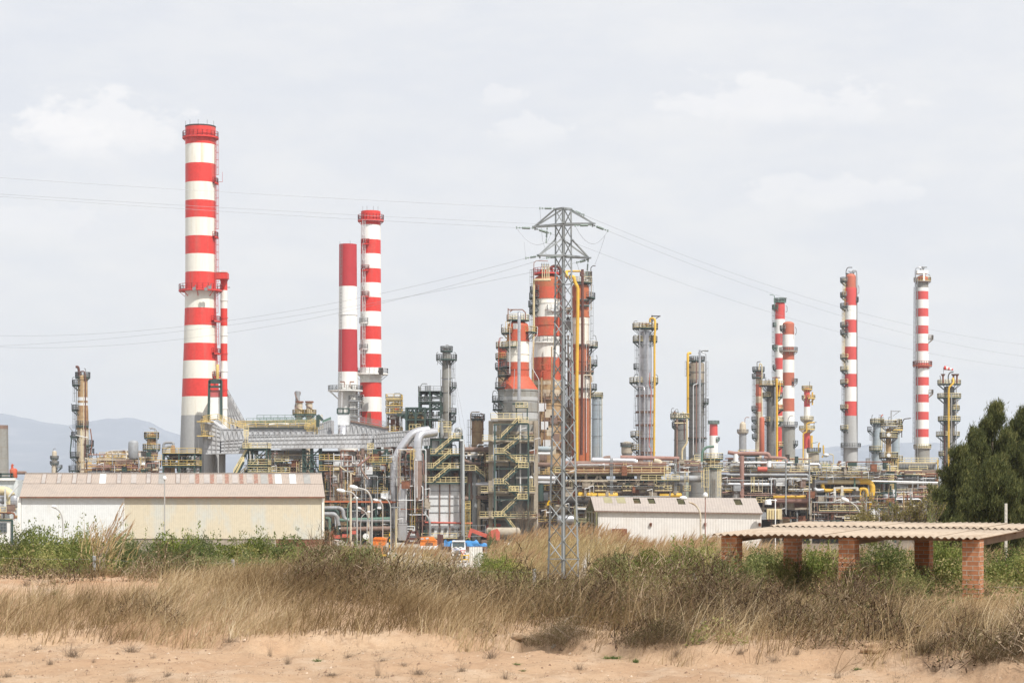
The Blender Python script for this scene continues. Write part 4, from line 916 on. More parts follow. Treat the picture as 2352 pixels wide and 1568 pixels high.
for u,s in((687.8,'beside the taller slim stack'),(710.5,'standing free at the right')):
 c=Col('exhaust_stack','short cream stack with a spiral strake %s'%s,'stack',u,545,[(921.5,7.2),(950,7.2),(1000,7.2),(1211,8)],[(921.5,1),(923.5,0)],[M['beige'],M['rust']],n=18);strake(c,923,948,7.2,.9,1 if u<700 else 2);c.plat(950,16,rl='railo')
 q=MB();q.lathe(c.x,c.Y,[(Z(921,545),1.0),(Z(921,545),1.15),(Z(924.5,545),1.15),(Z(924.5,545),.9)],18);c.part('rim',q,M['rust'])
c=Col('banded_chimney','shorter chimney of the pair, broad dark red and white bands','chimney',799.2,480,[(561.3,20.2),(757,21.3),(890,22.8),(1000,23.2),(1228,23.5)],[(561.3,0),(658.3,1),(757,0),(854,1)],[M['red2'],M['white']],n=36,part='shaft',ring={723:1})
c.plat(896,46,120,300,deck='white',rl='railg');c.plat(896,34,-60,120,deck='white',rl='railg');c.ladder(894,562,232,'railg',cage=False)
for ang in(200,290):q=MB();a=R(ang);q.tube([(c.x+2*math.cos(a),480+2*math.sin(a),Z(562,480)),(c.x+2*math.cos(a),480+2*math.sin(a),Z(555,480))],.04,5);c.part('lightning_rod',q,M['railg'])
for v in(920,938,955):c.plat(v,32,-80,20,deck='grey',rl='railg',br=False)
c.pipe([(785,960),(786,860)],.9,'grey',dy=-10.2);c.pipe([(794,905),(793,960)],.9,'cladw',dy=-10.4);c.fittings(894,6,20,4,8,9,'cladw');c.ladder(965,900,-30,'railg')
for dx,s in((-8,1),(5,-1)):q=MB();p=P(799+dx,890,477);q.bar(p,p+V((0,0,1.4)),.15);q.bar(p+V((0,0,1.4)),p+V((s*-1.0,0,1.4)),.25);c.part('davit',q,M['rust'])
cv=[485.5,517.5,551.6,584,617.7,650.4,683.8,716.1,749.9,780.2,813.2,844.9,878.6,911.7,945.4]
c=Col('striped_chimney','taller chimney of the pair, slim with many red and white bands','chimney',851.6,484,[(485.5,22.4),(617,23.2),(780,24.2),(880,24.8),(1000,25.8),(1227,27)],[(v,i%2)for i,v in enumerate(cv)]+[(992,2)],[M['red'],M['white'],M['concrete']],n=36,part='shaft')
c.plat(506.5,30,deck='red',rl='railr',h=1.3);c.plat(858,40,deck='white',rl='cladw',h=1.3)
for ang in(215,250,290,325):q=MB();a=R(ang);q.tube([(c.x+2.25*math.cos(a),484+2.25*math.sin(a),Z(487,484)),(c.x+2.25*math.cos(a),484+2.25*math.sin(a),Z(476,484))],.045,5);c.part('lightning_rod',q,M['railg'])
lad(c,[(560,508),(618,562),(680,620),(742,682),(800,744),(856,802)],240,'cladw')
for v in(562,622,682):c.plat(v,30,225,265,deck='red',rl='railr',br=False)
for v in(742,802):c.plat(v,31,215,260,deck='white',rl='cladw',br=False)
c.fittings(857,7,30,4,9,10,'cladw');q=MB();q.box(P(875,852,476),(1.0,.8,1.6));c.part('cabinet',q,M['dark'])
q=MB();q.box(P(847.5,966,478.3),(.9,.5,4.0));c.part('ladder_box',q,M['rust'])
c.plat(918,30,190,235,deck='white',rl='cladw',br=True)
t=T('duct_junction','grey box duct with green framed top and bright elbow before the pair of chimneys','duct',(X(788,440),440,0))
q=MB();q.slab([P(775.5,976,440),P(801,976,440),P(801,949,440),P(775.5,949,440)],(0,4,0));q.slab([P(777,1000,440.3),P(800,1000,440.3),P(800,976,440.3),P(777,976,440.3)],(0,3.4,0));t.part('casing',q,M['cladw'])
q=MB()
for a,b in(((775,950),(775,938)),((801.5,950),(801.5,938)),((775,938),(801.5,938)),((775,949),(801.5,949)),((788,949),(788,938))):q.bar(P(*a,440),P(*b,440),.3)
t.part('top_frame',q,M['green'])
q=MB();q.tube(fillet([P(788,984,441),P(788,985,437.5),P(788,1000,436.8)],1.4),S(9.5,440),16);t.part('elbow',q,M['shiny'])
t=T('flue_duct','short grey duct with a green handrail just left of the framed box duct','duct',(X(747,443),443,0))
ribbed(t,[(731,975),(760,964),(760,996),(731,998)],8,443,'v',7,0,rows=1);q=MB();q.slab([P(740,972,443),P(760,964,443),P(760,957,443),P(741,965,443)],(0,.3,0));t.part('guard_panel',q,M['green2'])
q=MB();q.bar(P(730,980,441),P(730,953,441),.7);q.bar(P(730,953,441),P(741,965,441),.6);t.part('post',q,M['green'])
q=MB();rail(q,[P(705,990,442),P(728,990,442)],442,step=.9);rail(q,[P(700,985,443),P(742,985,443)],442,step=.9);ladder(q,P(726,998,441),P(726,968,441),441);rail(q,[P(705,979,443),P(740,964,443)],442);t.part('railing',q,M['railo'])
t=T('flue_duct','grey truss sided duct sloping down to the right below the taller chimney of the pair','duct',(X(845,445),445,0))
ribbed(t,[(803,968),(888,985),(888,998),(803,998)],8,445,'z',8,rows=0);q=MB();rail(q,[P(803,965.5,445),P(888,983,445)],445);rail(q,[P(803,962,452),P(888,980,452)],445);t.part('railing',q,M['railg'])
q=MB();q.slab([P(802,968,444.6),P(889,985,444.6),P(889,981,444.6),P(802,964.5,444.6)],(0,8,0));t.part('walkway',q,M['brown'])
def bigpipe(label,pts,rpx,Y,m='shiny',rad=None,bands=()):
 p=[P(a[0],a[1],Y+(a[2]if len(a)>2 else 0))for a in pts];q=MB();r=S(rpx,Y)
 t=T('vapour_pipe',label,'pipe',(p[0].x,p[0].y,min(0,p[0].z)if p[0].z<1 else p[0].z))
 q.tube(fillet(p,rad or r*2.2,7),r,20);t.part('pipe',q,M[m])
 for(u,v)in bands:q=MB();c=P(u,v,Y);q.lathe(c.x,c.y,[(c.z+.5,r*1.01),(c.z+.5,r*1.09),(c.z-.5,r*1.09),(c.z-.5,r*1.01)],20);t.part('collar',q,M[m])
 return t
t=bigpipe('taller fat bright aluminium pipe rising from the yard and leaning over to the right',[(906,1252),(905,1050),(950,992,1),(985,988,2)],10.2,416,bands=((905,1052),(906,1152)),rad=5.0)
q=MB();p=P(906,1226,416);pts=[V((p.x+1.5*math.cos(R(a)),p.y+1.5*math.sin(R(a)),p.z))for a in range(0,360,30)];rail(q,pts,416,True,step=.8);t.part('cage',q,M['railo'])
t=bigpipe('shorter fat bright pipe, brown lower down, bending right into the furnace roof',[(958,1112,0),(960,1010,0),(966,997,.5),(1000,992,3)],10,411,bands=((960,1052),),rad=2.6)
q=MB();p0=P(959,1114,411);q.lathe(p0 .x,p0 .y,[(Z(1056,411),S(10.3,411)),(Z(1114,411),S(10.6,411)),(Z(1150,411),S(6,411))],20);t.part('lagged_section',q,M['brown'])
t=T('silver_duct','wrapped silvery duct with a fan shaped bend at its top beside the fat bright pipe','duct',(X(926,412),412,0))
q=MB();q.tube(fillet([P(940,1118,413),P(925,1118,412),P(925,1160,412)],1.3,8),S(11,412),14);t.part('bend',q,M['shiny'])
for a,b,w in((1147,1165,18),(1166,1186,19),(1187,1200,18),(1201,1240,20)):q=MB();q.slab([P(925-w/2,b,411),P(925+w/2,b,411),P(925+w/2,a,411),P(925-w/2,a,411)],(0,2.4,0));t.part('duct_section',q,M['shiny'])
q=MB()
for k in range(4):q.bar(P(935,1208+k*6,410.8),P(952-k*3,1208+k*6,410.8),.2);q.bar(P(952-k*3,1208+k*6,410.8),P(952-k*3,1245,410.8),.2)
t.part('pipe_rack',q,M['cladw'])
t=T('process_unit','tangle of rusty drums, pipes and yellow catwalks between the warehouse and the fat bright pipe','process unit',(X(800,425),425,0))
q=MB();q.lathe(X(795,428),428,[(Z(1086,428),S(34,428)),(Z(1092,428),S(34,428)),(Z(1093,428),S(30,428)),(Z(1120,428),S(30,428)),(Z(1121,428),S(32,428)),(Z(1150,428),S(32,428)),(0,S(32,428))],24);t.part('furnace_drum',q,M['rustybeige'])
q=MB();q.lathe(X(795,428),428,[(Z(1085,428)+.1,S(30,428)),(Z(1085,428)+.1,S(37,428)),(Z(1089,428),S(37,428)),(Z(1089,428),S(30,428))],24);d=t.part('platform',q,M['rustybeige']);q=MB();rail(q,[V((X(795,428)+S(37,428)*math.cos(R(a)),428+S(37,428)*math.sin(R(a)),Z(1085,428)))for a in range(180,361,20)],428);t.part('railing',q,M['railo'],d)
q=MB();q.slab([P(783,1084,424),P(812,1084,424),P(812,1034,424),P(783,1034,424)],(0,5,0));o=t.part('casing',q,M['rustwhite'])
q=MB()
for u in(783,792,802,812):q.bar(P(u,1084,423.8),P(u,1034,423.8),.22)
for v in(1034,1051,1056,1074):q.bar(P(783,v,423.8),P(812,v,423.8),.2)
t.part('stiffener',q,M['rust'],o)
for(va,vb)in((1057,1045),(1081,1070)):
 q=MB();p0,p1=P(735,va,421),P(781,va,421);q.box((p0+p1)/2,((p1-p0).length,3,.3));d=t.part('walkway',q,M['dark']);q=MB();rail(q,[p0+V((0,-1.5,.1)),p1+V((0,-1.5,.1))],421,step=1);t.part('railing',q,M['railo'],d)
frame(t,740,895,[1152,1168,1210],414,421,5,1,rails=False,decks=[],fm='green',cw=.45,bw=.35,vtop=1152)
frame(t,858,889,[1031,1078,1119,1160],418,424,1,1,decks=[1],braces=[(0,0,2),(0,1,2),(0,2,2),(0,3,2)],cw=.5)
q=MB();ladder(q,P(850,1082,417.5),P(850,1020,417.5),418,w=.8);t.part('ladder',q,M['rail'])
q=MB();rail(q,[P(844,1030,417),P(858,1030,417)],418,step=.8);rail(q,[P(845,1081,417),P(890,1081,417)],418,step=1);t.part('railing',q,M['rail'])
q=MB();q.bar(P(744,1151,413),P(910,1152.5,413),.35);t.part('pipe',q,M['orange'])
q=MB();rail(q,[P(744,1165,413.5),P(800,1165,413.5)],413,step=1.5);t.part('railing',q,M['railo'])
for pts,r,m in(([(744,1166),(788,1166),(790,1194),(896,1195)],.42,'grey'),([(744,1180),(775,1180),(777,1206)],.5,'grey'),([(744,1184),(770,1184),(772,1213),(893,1214)],.2,'cladw'),([(778,1194),(896,1191)],.4,'green2'),([(783,1215),(896,1213)],.5,'brown'),([(748,1189),(757,1189),(757,1220)],.3,'green2'),([(780,1070),(790,1078),(815,1090)],.12,'cream'),([(818,1045),(828,1045),(830,1080),(845,1100)],.2,'brown'),([(822,1070),(850,1048)],.25,'pinkpipe'),([(745,1170),(776,1170),(776,1240)],.35,'green'),([(846,1160),(846,1245)],.3,'beige')):
 q=MB();q.tube(fillet([P(u,v,412.5)for u,v in pts],r*2.6,5),r,9);t.part('pipe',q,M[m])
q=MB();q.slab([P(810,1062,430),P(858,1036,430),P(858,1060,430),P(816,1080,430)],(0,2,0));t.part('conveyor_casing',q,M['rustwhite'])
q=MB();q.lathe(X(864,422),422,[(Z(1180,422),S(18,422)),(Z(1207,422),S(5,422)),(Z(1212,422),S(5,422))],18);t.part('hopper',q,M['orange'])
q=MB();q.lathe(X(815,419),419,[(Z(1148,419),S(7,419)),(Z(1178,419),S(7,419)),(Z(1200,419),S(10,419)),(0,S(8,419))],16);t.part('drum',q,M['shiny'])
q=MB();q.lathe(X(852,422),422,[(Z(1215,422),S(10,422)),(0,S(14,422))],16);t.part('drum',q,M['cladw'])
q=MB();c=P(840.5,1231,408);q.tube([c,c+V((0,.12,0))],.62,20);t.part('round_board',q,M['lampwhite'])
q=MB();q.slab([P(755,1244,413),P(768,1244,413),P(768,1218,413),P(755,1218,413)],(0,1.5,0));t.part('cabinet',q,M['rust'])
clutter(t,744,900,1040,1240,413,418,209,10,18,12,0,14,5,3,rmax=.13,pal=['cladw','pinkpipe','galv','brown','grey','rust','dark','beige'],rm='railo')
clutter(t,746,780,1090,1235,418,440,51,10,8,5,4,7,6,2,rm='railo')
clutter(t,815,895,1032,1120,420,442,52,12,14,10,6,12,6,3,rm='railo')
clutter(t,780,895,1110,1240,419,440,53,14,14,12,7,10,4,3,rm='railo')
q=MB();q.slab([P(740,1247,447),P(900,1247,447),P(900,1035,447),P(740,1035,447)],(0,.4,0));t.part('shade_backing',q,M['dark'])  # dark sheet standing in for the shade deep between drums and pipes
for u,v in((812,1222),(795,1230),(772,1232)):q=MB();q.box(P(u,v,411.5),(1.6,.8,.7));t.part('valve',q,M['redmach'])
for i,(u,v,w,h,m)in enumerate(((760,1250,30,12,'rust'),(780,1246,26,10,'rustwhite'),(735,1249,20,12,'rust'),(800,1251,22,11,'rustwhite'))):
 q=MB();a=P(u,v,350)
 for k in range(7):q.box(a+V((rnd.uniform(-w/2,w/2)*.075,rnd.uniform(-.5,.5),rnd.uniform(-h/2,h/3)*.075)),(rnd.uniform(.5,1.6),rnd.uniform(.4,1),rnd.uniform(.3,.8)),rnd.uniform(0,3))
 q.box((a.x,a.y+.6,a.z/2),(w*.06,1,a.z));solo('scrap_heap',q,M[m],['rust red scrap heap beside the warehouse corner','white and rusty scrap heap a little right of the warehouse corner','low rusty heap under the right end of the cream wall','pale rusty scrap heap nearest the tall lamp posts'][i],'scrap heap',(a.x,a.y,0))
t=T('scaffold_tower','narrow yellow decked steel tower right of the striped chimney pair','steel tower',(X(902,455),455,0))
frame(t,888,919,[917,932,949,992],452,459,1,1,fm='grey',dm='railo',rm='railo',braces=[(0,0,1),(0,1,1),(0,2,-1)],cw=.3,vtop=911)
q=MB();q.bar(P(906,911,453),P(906,903,453),.2);q.bar(P(919,911,453),P(919,903,453),.2);q.bar(P(906,903,453),P(919,903,453),.2);t.part('top_frame',q,M['grey'])
q=MB();q.lathe(X(907,456),456,[(Z(955,456),1.0),(Z(992,456),1.0),(0,1.2)],14);t.part('drum',q,M['rust'])
clutter(t,889,918,945,992,453,458,61,2,6,3,2,3,2,1,rm='railo');q=MB();q.box(P(912,937,452.5),(1,.8,1));t.part('cabinet',q,M['redmach'])
t=T('steel_tower','dark green open steel tower with an olive rusty box, left of the slim grey column','steel tower',(X(970,452),452,0))
frame(t,963,1012,[899,910,923,936,962],448,457,2,1,fm='green',dm='green',rm='railg',decks=[0,2,4],braces=[(0,1,2),(1,2,2),(0,3,2),(1,4,2),(1,0,-1),(0,4,1)],cw=.42,vtop=899)
frame(t,933,976,[935,962],445,452,2,1,fm='green',decks=[],braces=[(0,0,3),(1,0,3),(0,1,2)],cw=.42)
q=MB();q.slab([P(939,993,446.5),P(974,993,446.5),P(974,947,446.5),P(939,947,446.5)],(0,5,0));o=t.part('casing',q,M['olive']);q=MB()
for v in(950,965,980):q.bar(P(938,v,446.3),P(975,v,446.3),.25)
q.bar(P(956,993,446.3),P(956,947,446.3),.2);t.part('stiffener',q,M['green'],o)
q=MB();q.capsule(P(979,920,451),P(979,908,451),S(5,451));t.part('drum',q,M['grey'])
for u in(978,983,988):q=MB();q.tube([P(u,900,450),P(u,885,450)],.2,6);t.part('vent',q,M['grey'])
q=MB();hook(q,X(966,449),449,Z(899,449),1.8,1.5,.1);t.part('gooseneck_lamp',q,M['railg'])
q=MB();rail(q,[P(912,950,448),P(934,950,448)],448);q.bar(P(912,953,448),P(934,953,448),.5);q.bar(P(920,953,448),P(936,965,448),.3);t.part('bridge',q,M['green'])
q=MB();rail(q,[P(940,993,444),P(956,993,444)],446,step=.9,h=1.8);rail(q,[P(955,985,444),P(966,985,444)],446,step=.9);t.part('railing',q,M['rail'])
clutter(t,965,1010,945,992,452,458,62,3,6,3,0,4,2,1,rmax=.16)
c=Col('slim_column','slim grey column with a wide round platform at its top, left of the red vessels','column',1025.7,462,[(806,9.5),(824,9.8),(868,10.4),(990,11),(1233,11.5)],[(806,0),(866,1),(873,0),(900,0)],[M['stack'],M['grey']],dome=4,ring=[868,900,945])
c.plat(825,24,rl='railg');c.plat(806,14,rl='railg',br=False);c.plat(889,23,-50,50,rl='railg');c.plat(948,23,-60,40,rl='railg');c.plat(966,22,-60,40,rl='railg');c.ladder(948,889,-8);c.ladder(889,827,-8);c.ladder(990,948,-20)
c.hook(806,6,14,-8);c.hook(825,22,16,-6);c.hook(825,-23,16,4);c.pipe([(1013.5,960),(1013.5,850)],.8,'grey',dy=-3);c.pipe([(1031,985),(1032,840)],.8,'cladw',dy=-4.6);c.fittings(806,5,8,4,9,12);c.pipe([(1006,839),(1006,829),(1014,829)],.6,'grey',dy=-3)
q=MB();q.tube([P(1041,842,462),P(1068,985,458)],.03,4);q.tube([P(1041,842,462),P(1058,985,458)],.03,4);c.part('guy_wire',q,M['wire'])
t=T('furnace','silver panelled furnace under a dark green tower with pale yellow stairs behind the yard','furnace',(X(1024,415),415,0))
YF=415
frame(t,990,1056,[1007,1043,1076,1108],YF,YF+9,3,1,fm='green',dm='dark',rails=False,cw=.42,bw=.4)
for(ua,ub,v)in((1030,1060,1007),(988,1058,1043.5),(977,1058,1076),(951,1072,1108.5)):
 q=MB();a,b=P(ua,v,YF-1.8),P(ub,v,YF-1.8);q.box((a+b)/2+V((0,1.1,-.1)),((b-a).length,2.3,.3));d=t.part('deck',q,M['green']);q=MB();rail(q,[a+V((0,2,.1)),a+V((0,0,.1)),b+V((0,0,.1)),b+V((0,2,.1))],YF,step=1.15);t.part('railing',q,M['rail'],d)
stair(t,P(1001,1043,YF-1.4),P(1045,1007.5,YF-1.4),YF);stair(t,P(996,1076,YF-1.4),P(1035,1044,YF-1.4),YF);stair(t,P(996,1108,YF-1.4),P(1035,1076.5,YF-1.4),YF)
q=MB();a=P(985,1240,YF+.5);b=P(1058,1112,YF+.5);q.slab([P(984,1238,YF-.4),P(1058,1238,YF-.4),P(1058,1111,YF-.4),P(984,1111,YF-.4)],(0,8,0));bx=t.part('casing',q,M['cladw'])
q=MB()
for u in(984,1010,1033,1057):q.bar(P(u,1236,YF-.55),P(u,1111,YF-.55),.24)
t.part('buckstay',q,M['brown'],bx);q=MB()
for v in(1127,1143,1160,1176,1199,1214):q.bar(P(983,v,YF-.5),P(1060,v,YF-.5),.12)
t.part('stiffener',q,M['grey'],bx)
for u in(995,1010,1024,1040,1052):q=MB();q.box(P(u,1216,YF-.6),(.5,.4,.7));t.part('burner',q,M['dark'],bx)
q=MB();q.tube([P(975,1199,YF-1),P(1085,1201,YF-1)],.18,8);t.part('pipe',q,M['redmach'])
q=MB();q.tube([P(973,1236,YF-1.2),P(1072,1237,YF-1.2)],.3,8);t.part('pipe',q,M['dark'])
q=MB();rail(q,[P(968,1236,YF-1.5),P(1075,1236,YF-1.5)],YF,step=2.2);t.part('railing',q,M['rail'])
for(ua,ub,v)in((948,983,1169),(1060,1080,1169)):
 q=MB();a,b=P(ua,v,YF-1.6),P(ub,v,YF-1.6);q.box((a+b)/2+V((0,1.4,-.1)),((b-a).length,3,.3));d=t.part('deck',q,M['green']);q=MB();rail(q,[a+V((0,2.8,.1)),a+V((0,0,.1)),b+V((0,0,.1)),b+V((0,2.8,.1))],YF,step=1.0);t.part('railing',q,M['rail'],d)
q=MB()
for a,b in(((950,1169),(950,1110)),((983,1169),(968,1110)),((952,1245),(952,1170)),((980,1245),(980,1110)),((1062,1245),(1062,1000)),((1078,1245),(1078,1110))):q.bar(P(*a,YF-.8),P(*b,YF-.8),.35)
t.part('leg',q,M['green'])
q=MB();ladder(q,P(948,1240,YF-2),P(948,1112,YF-2),YF,w=.8);ladder(q,P(1075,1240,YF-2),P(1075,1150,YF-2),YF,w=.8);t.part('ladder',q,M['railo'])
q=MB();q.tube(fillet([P(971,1108,YF-2.5),P(971,1175,YF-2.5),P(987,1192,YF-2.5),P(987,1240,YF-2.5)],1),.24,8);t.part('pipe',q,M['galv'])
q=MB();q.capsule(P(1048,1004,YF+2),P(1048,996,YF+2),S(8,YF));q.tube(fillet([P(1048,992,YF+2),P(1048,985,YF+2),P(1058,985,YF+2),P(1059,1010,YF+2)],.5),.4,8);t.part('drum',q,M['galv'])
q=MB();q.lathe(X(1014.5,YF),YF,[(Z(970,YF),S(3.4,YF)),(Z(971,YF),S(3.7,YF)),(Z(997,YF),S(3.7,YF)),(Z(1005,YF),S(2,YF))],14);q.tube([P(1014.5,970,YF),P(1014.5,961,YF)],.14,6);q.bar(P(1007,964,YF),P(1022,964,YF),.2);t.part('silencer',q,M['galv'])
q=MB();q.slab([P(985,1010,YF+3),P(1003,1010,YF+3),P(1006,983,YF+3),P(986,984,YF+3)],(0,4,0));o=t.part('breeching',q,M['cladw']);q=MB()
for u in(985,990,995,1000):q.bar(P(u,1010,YF+2.9),P(u+1,983,YF+2.9),.2)
t.part('stiffener',q,M['shiny'],o)
q=MB();rail(q,[P(1007,980,YF+4),P(1036,980,YF+4)],YF,step=1);rail(q,[P(1007,992,YF+4),P(1036,992,YF+4)],YF,step=1);t.part('railing',q,M['rail'])
q=MB();q.slab([P(992,1042,YF+2),P(1020,1042,YF+2),P(1020,1010,YF+2),P(992,1010,YF+2)],(0,3,0));t.part('casing',q,M['cladw'])
for v in(1060,1092):
 for k in range(6):q=MB();u=996+k*10;q.capsule(P(u,v+4,YF+2),P(u,v-5,YF+2),.5,10);t.part('burner_can',q,M[rnd.choice(['rust','redor','dark','grey'])])
q=MB();q.slab([P(990,1107,YF+7),P(1056,1107,YF+7),P(1056,1046,YF+7),P(990,1046,YF+7)],(0,.4,0));t.part('shade_panel',q,M['dark'])  # dark sheet in place of the shaded depth behind the burner cans
q=MB();q.tube([P(1063.5,1240,YF-2.4),P(1063.5,1012,YF-2.4),P(1056,1012,YF-2.4)],.42,10);q.tube([P(1060,1145,YF-2.2),P(1060,1014,YF-2.2)],.25,8);t.part('standpipe',q,M['galv'])
clutter(t,990,1056,1012,1104,YF+1,YF+7,71,4,6,4,2,5,0,0,pal=['grey','rust','dark','brown','galv','green'])
clutter(t,948,985,1060,1240,YF+1,YF+14,72,6,10,5,2,6,3,2,rm='railo',pal=['rust','brown','grey','green','dark','cladw'])
t=T('process_unit','jumble of silver tanks, orange cabinets and catwalks behind the two fat bright pipes','process unit',(X(930,440),440,0))
q=MB();q.capsule(P(926,1130,434),P(926,1058,434),S(10,434),16);t.part('tank',q,M['shiny']);q=MB();q.slab([P(920,1055,436),P(944,1055,436),P(944,1030,436),P(920,1030,436)],(0,3,0));t.part('cabinet',q,M['redor'])
q=MB();q.slab([P(888,1160,432),P(944,1160,432),P(944,1128,432),P(888,1128,432)],(0,4,0));t.part('casing',q,M['cladw']);q=MB();q.slab([P(888,1215,433),P(944,1215,433),P(944,1161,433),P(888,1161,433)],(0,4,0));t.part('casing',q,M['grey'])
clutter(t,912,985,1030,1235,410,416,210,6,12,8,0,8,5,3,rmax=.13,pal=['cladw','pinkpipe','galv','brown','grey','rust','dark','beige'],rm='railo')
clutter(t,886,948,1026,1240,422,438,73,14,12,8,4,10,6,3,rm='railo');q=MB();q.slab([P(886,1247,446),P(990,1247,446),P(990,1030,446),P(886,1030,446)],(0,.4,0));t.part('shade_backing',q,M['dark'])  # last slab is a dark sheet standing in for shade behind the tanks
c=Col('rusty_column','short rust streaked column under a gooseneck pipe between the furnace and the concrete tower','column',1097,445,[(962,13.5),(1010,13.7),(1075,15),(1239,16)],[(962,0)],[M['rustybeige']],dome=4,ring=[985,1022,1040])
c.plat(962,17,rl='railg');c.plat(1066,22,rl='rail');c.pipe([(1082,1000),(1082,950),(1085,947),(1102,947)],1.2,'beige',dy=-3);c.pipe([(1110,1010),(1110,952),(1104,950)],1.2,'dkbrown',dy=-3);c.ladder(1066,964,185);c.fittings(962,4,8,4,10,14)
t=T('process_unit','pipes and catwalks packed between the furnace and the concrete stair tower','process unit',(X(1095,425),425,0))
for pts,r,m in(([(1062,1032),(1130,1032)],.55,'brown'),([(1085,1112),(1135,1112)],.55,'shiny'),([(1060,1055),(1085,1065),(1105,1065)],.4,'brown'),([(1079,1070),(1079,1140),(1105,1142)],.55,'brown'),([(1060,1145),(1105,1142),(1120,1142)],.5,'brown'),([(1090,1245),(1090,1080)],.6,'galv'),([(1100,1245),(1100,1100)],.4,'beige'),([(1120,1250),(1120,1205),(1170,1205)],.35,'redmach')):
 q=MB();q.tube(fillet([P(u,v,421)for u,v in pts],r*2.4),r,10);t.part('pipe',q,M[m])
q=MB();a,b=P(1066,1081,420),P(1092,1081,420);q.box((a+b)/2,((b-a).length,3,.3));d=t.part('walkway',q,M['dark']);q=MB();rail(q,[a+V((0,-1.5,.1)),b+V((0,-1.5,.1))],420,step=1);t.part('railing',q,M['rail'],d)
stair(t,P(1114,1099,419),P(1092,1081,419),420)
frame(t,1066,1126,[1040,1084,1130,1180],426,434,3,1,fm='green',dm='brown',rm='rail',braces=[(0,1,1),(1,2,-1)],cw=.4)
clutter(t,1062,1130,1020,1150,422,436,81,8,10,7,3,8,4,2);clutter(t,1062,1130,1150,1245,422,436,82,8,12,6,4,8,3,1)
q=MB();q.slab([P(1060,1249,440),P(1135,1249,440),P(1135,1060,440),P(1060,1060,440)],(0,.4,0));t.part('shade_backing',q,M['dark'])  # dark sheet giving the shaded gaps between pipes and catwalks
c=Col('reactor','red and white bottle shaped vessel on a wide grey drum with bright front pipe','vessel',1189.5,432,[(748,24),(783,25.7),(865,25.7),(866,27),(893,45.5),(895,46),(1000,46),(1242,46)],[(748,0),(783,1),(832,0),(894.6,2),(912,3),(925,2),(948,3),(962,2)],[M['redor'],M['white_stain'],M['stack'],M['concrete']],dome=11,n=36,ring={783:0,813:1,848:0,897:2,921:2,945:2,972:2,998:2,1025:2})
c.pipe([(1192,740,-2),(1192,724,-4),(1192,722,-6.5),(1192,760,-6.5),(1192,922,-6.5)],3.6,'silver',rad=1.2,n=14)
c.plat(735,26,0,360,deck='green',rl='rail',br=False,rin=.5);c.plat(765,38,120,235,rl='rail');c.plat(797,38,130,265,rl='rail');c.plat(763,44,-45,10,rl='railo');c.plat(862,47,130,230,rl='railg');c.plat(890,53,130,230,rl='railg');c.plat(921,60,140,225,rl='railg');c.plat(940,58,140,220,rl='railg');c.plat(843,42,135,230,rl='railg')
q=MB()
for a,b in(((1167,735),(1167,708)),((1167,711),(1200,711)),((1171,716),(1178,711)),((1207,718),(1200,711)),((1207,735),(1207,718))):q.bar(P(*a,430),P(*b,430),.2)
c.part('davit',q,M['rust']);c.ladder(797,740,215,'railo');c.ladder(862,800,200);c.ladder(921,866,190);c.hook(765,-38,20,3);c.hook(797,-44,22,10,'redor');c.hook(862,-46,20,6);c.hook(890,-50,24,5);c.hook(921,-58,24,8)
for dx in(-6,3):q=MB();q.box(P(1189+dx,749,427.0),(.8,.6,1.2));c.part('lug',q,M['white'])
c.pipe([(1171,860),(1171,760),(1174,740)],.8,'cladw',dy=-4.8);c.pipe([(1180,905),(1182,850)],.7,'cladw',dy=-5);c.fittings(735,4,16,5,9,21,'cladw')
c=Col('small_vessel','small red vessel with orange railed platforms behind the left shoulder of the bottle shaped vessel','vessel',1155,445,[(800,11),(850,11),(1239,12)],[(800,0),(846,1)],[M['redor'],M['rustybeige']],dome=4);c.plat(823,17,150,330,rl='railo');c.plat(797,16,rl='rail');c.plat(845,18,120,300,rl='railg');c.pipe([(1145,850),(1146,790),(1150,780)],.7,'redor',dy=-3)
c=Col('tall_vessel','tall red and white vessel left behind the pylon with four cream vents on top','vessel',1257,448,[(643,30),(686,31),(873,31),(1000,31),(1238,32)],[(643,4),(660,0),(686,1),(694,2),(729,0),(774,2),(821,0),(873,3),(876,5),(884,3),(896,5),(912,3)],[M['redor'],M['white_stain'],M['white'],M['rustybeige'],M['orange'],M['beige']],dome=13,n=36,ring={686:0,697:1,747:0,771:0,787:2,850:0,930:3,990:3})
for u in(1244.8,1249.8,1255,1259.6):c.pipe([(u,648,-5.5),(u,614,-5.5)],1.3,'cream');q=MB();c_=P(u,613,442.5);q.lathe(c_.x,c_.y,[(c_.z+.9,.08),(c_.z+.5,.2),(c_.z+.3,.1),(c_.z,.22)],8);c.part('vent',q,M['grey'])
c.pipe([(1264,648.5,-5.5),(1227,648.5,-5.5),(1225.5,652,-5),(1225.5,760,-4.5),(1223,830,-4.5),(1223,1050,-4.5)],2.6,'cream',n=12);c.pipe([(1223.5,800,-5),(1223.5,1060,-5)],2.2,'rustybeige',n=10)
c.pipe([(1226,650,-3),(1226,606,-3),(1232,602,-3),(1258,603,-3)],.9,'pinkpipe');c.pipe([(1262,622,-2),(1268,613,-2),(1280,613,-2),(1287,622,-2),(1288,640,-2),(1287,860,-5.5)],3.2,'dkbrown',n=12)
c.plat(628,33,deck='red',rl='railr',rin=.5,br=False);c.plat(786,36,190,350,deck='white',rl='cladw');c.plat(684,42,150,230,rl='railg');c.plat(702,44,150,230,rl='railg');c.plat(718,42,150,225,rl='railg');c.plat(669,40,150,230,rl='railg');c.ladder(800,620,186);c.ladder(800,640,345,'railg')
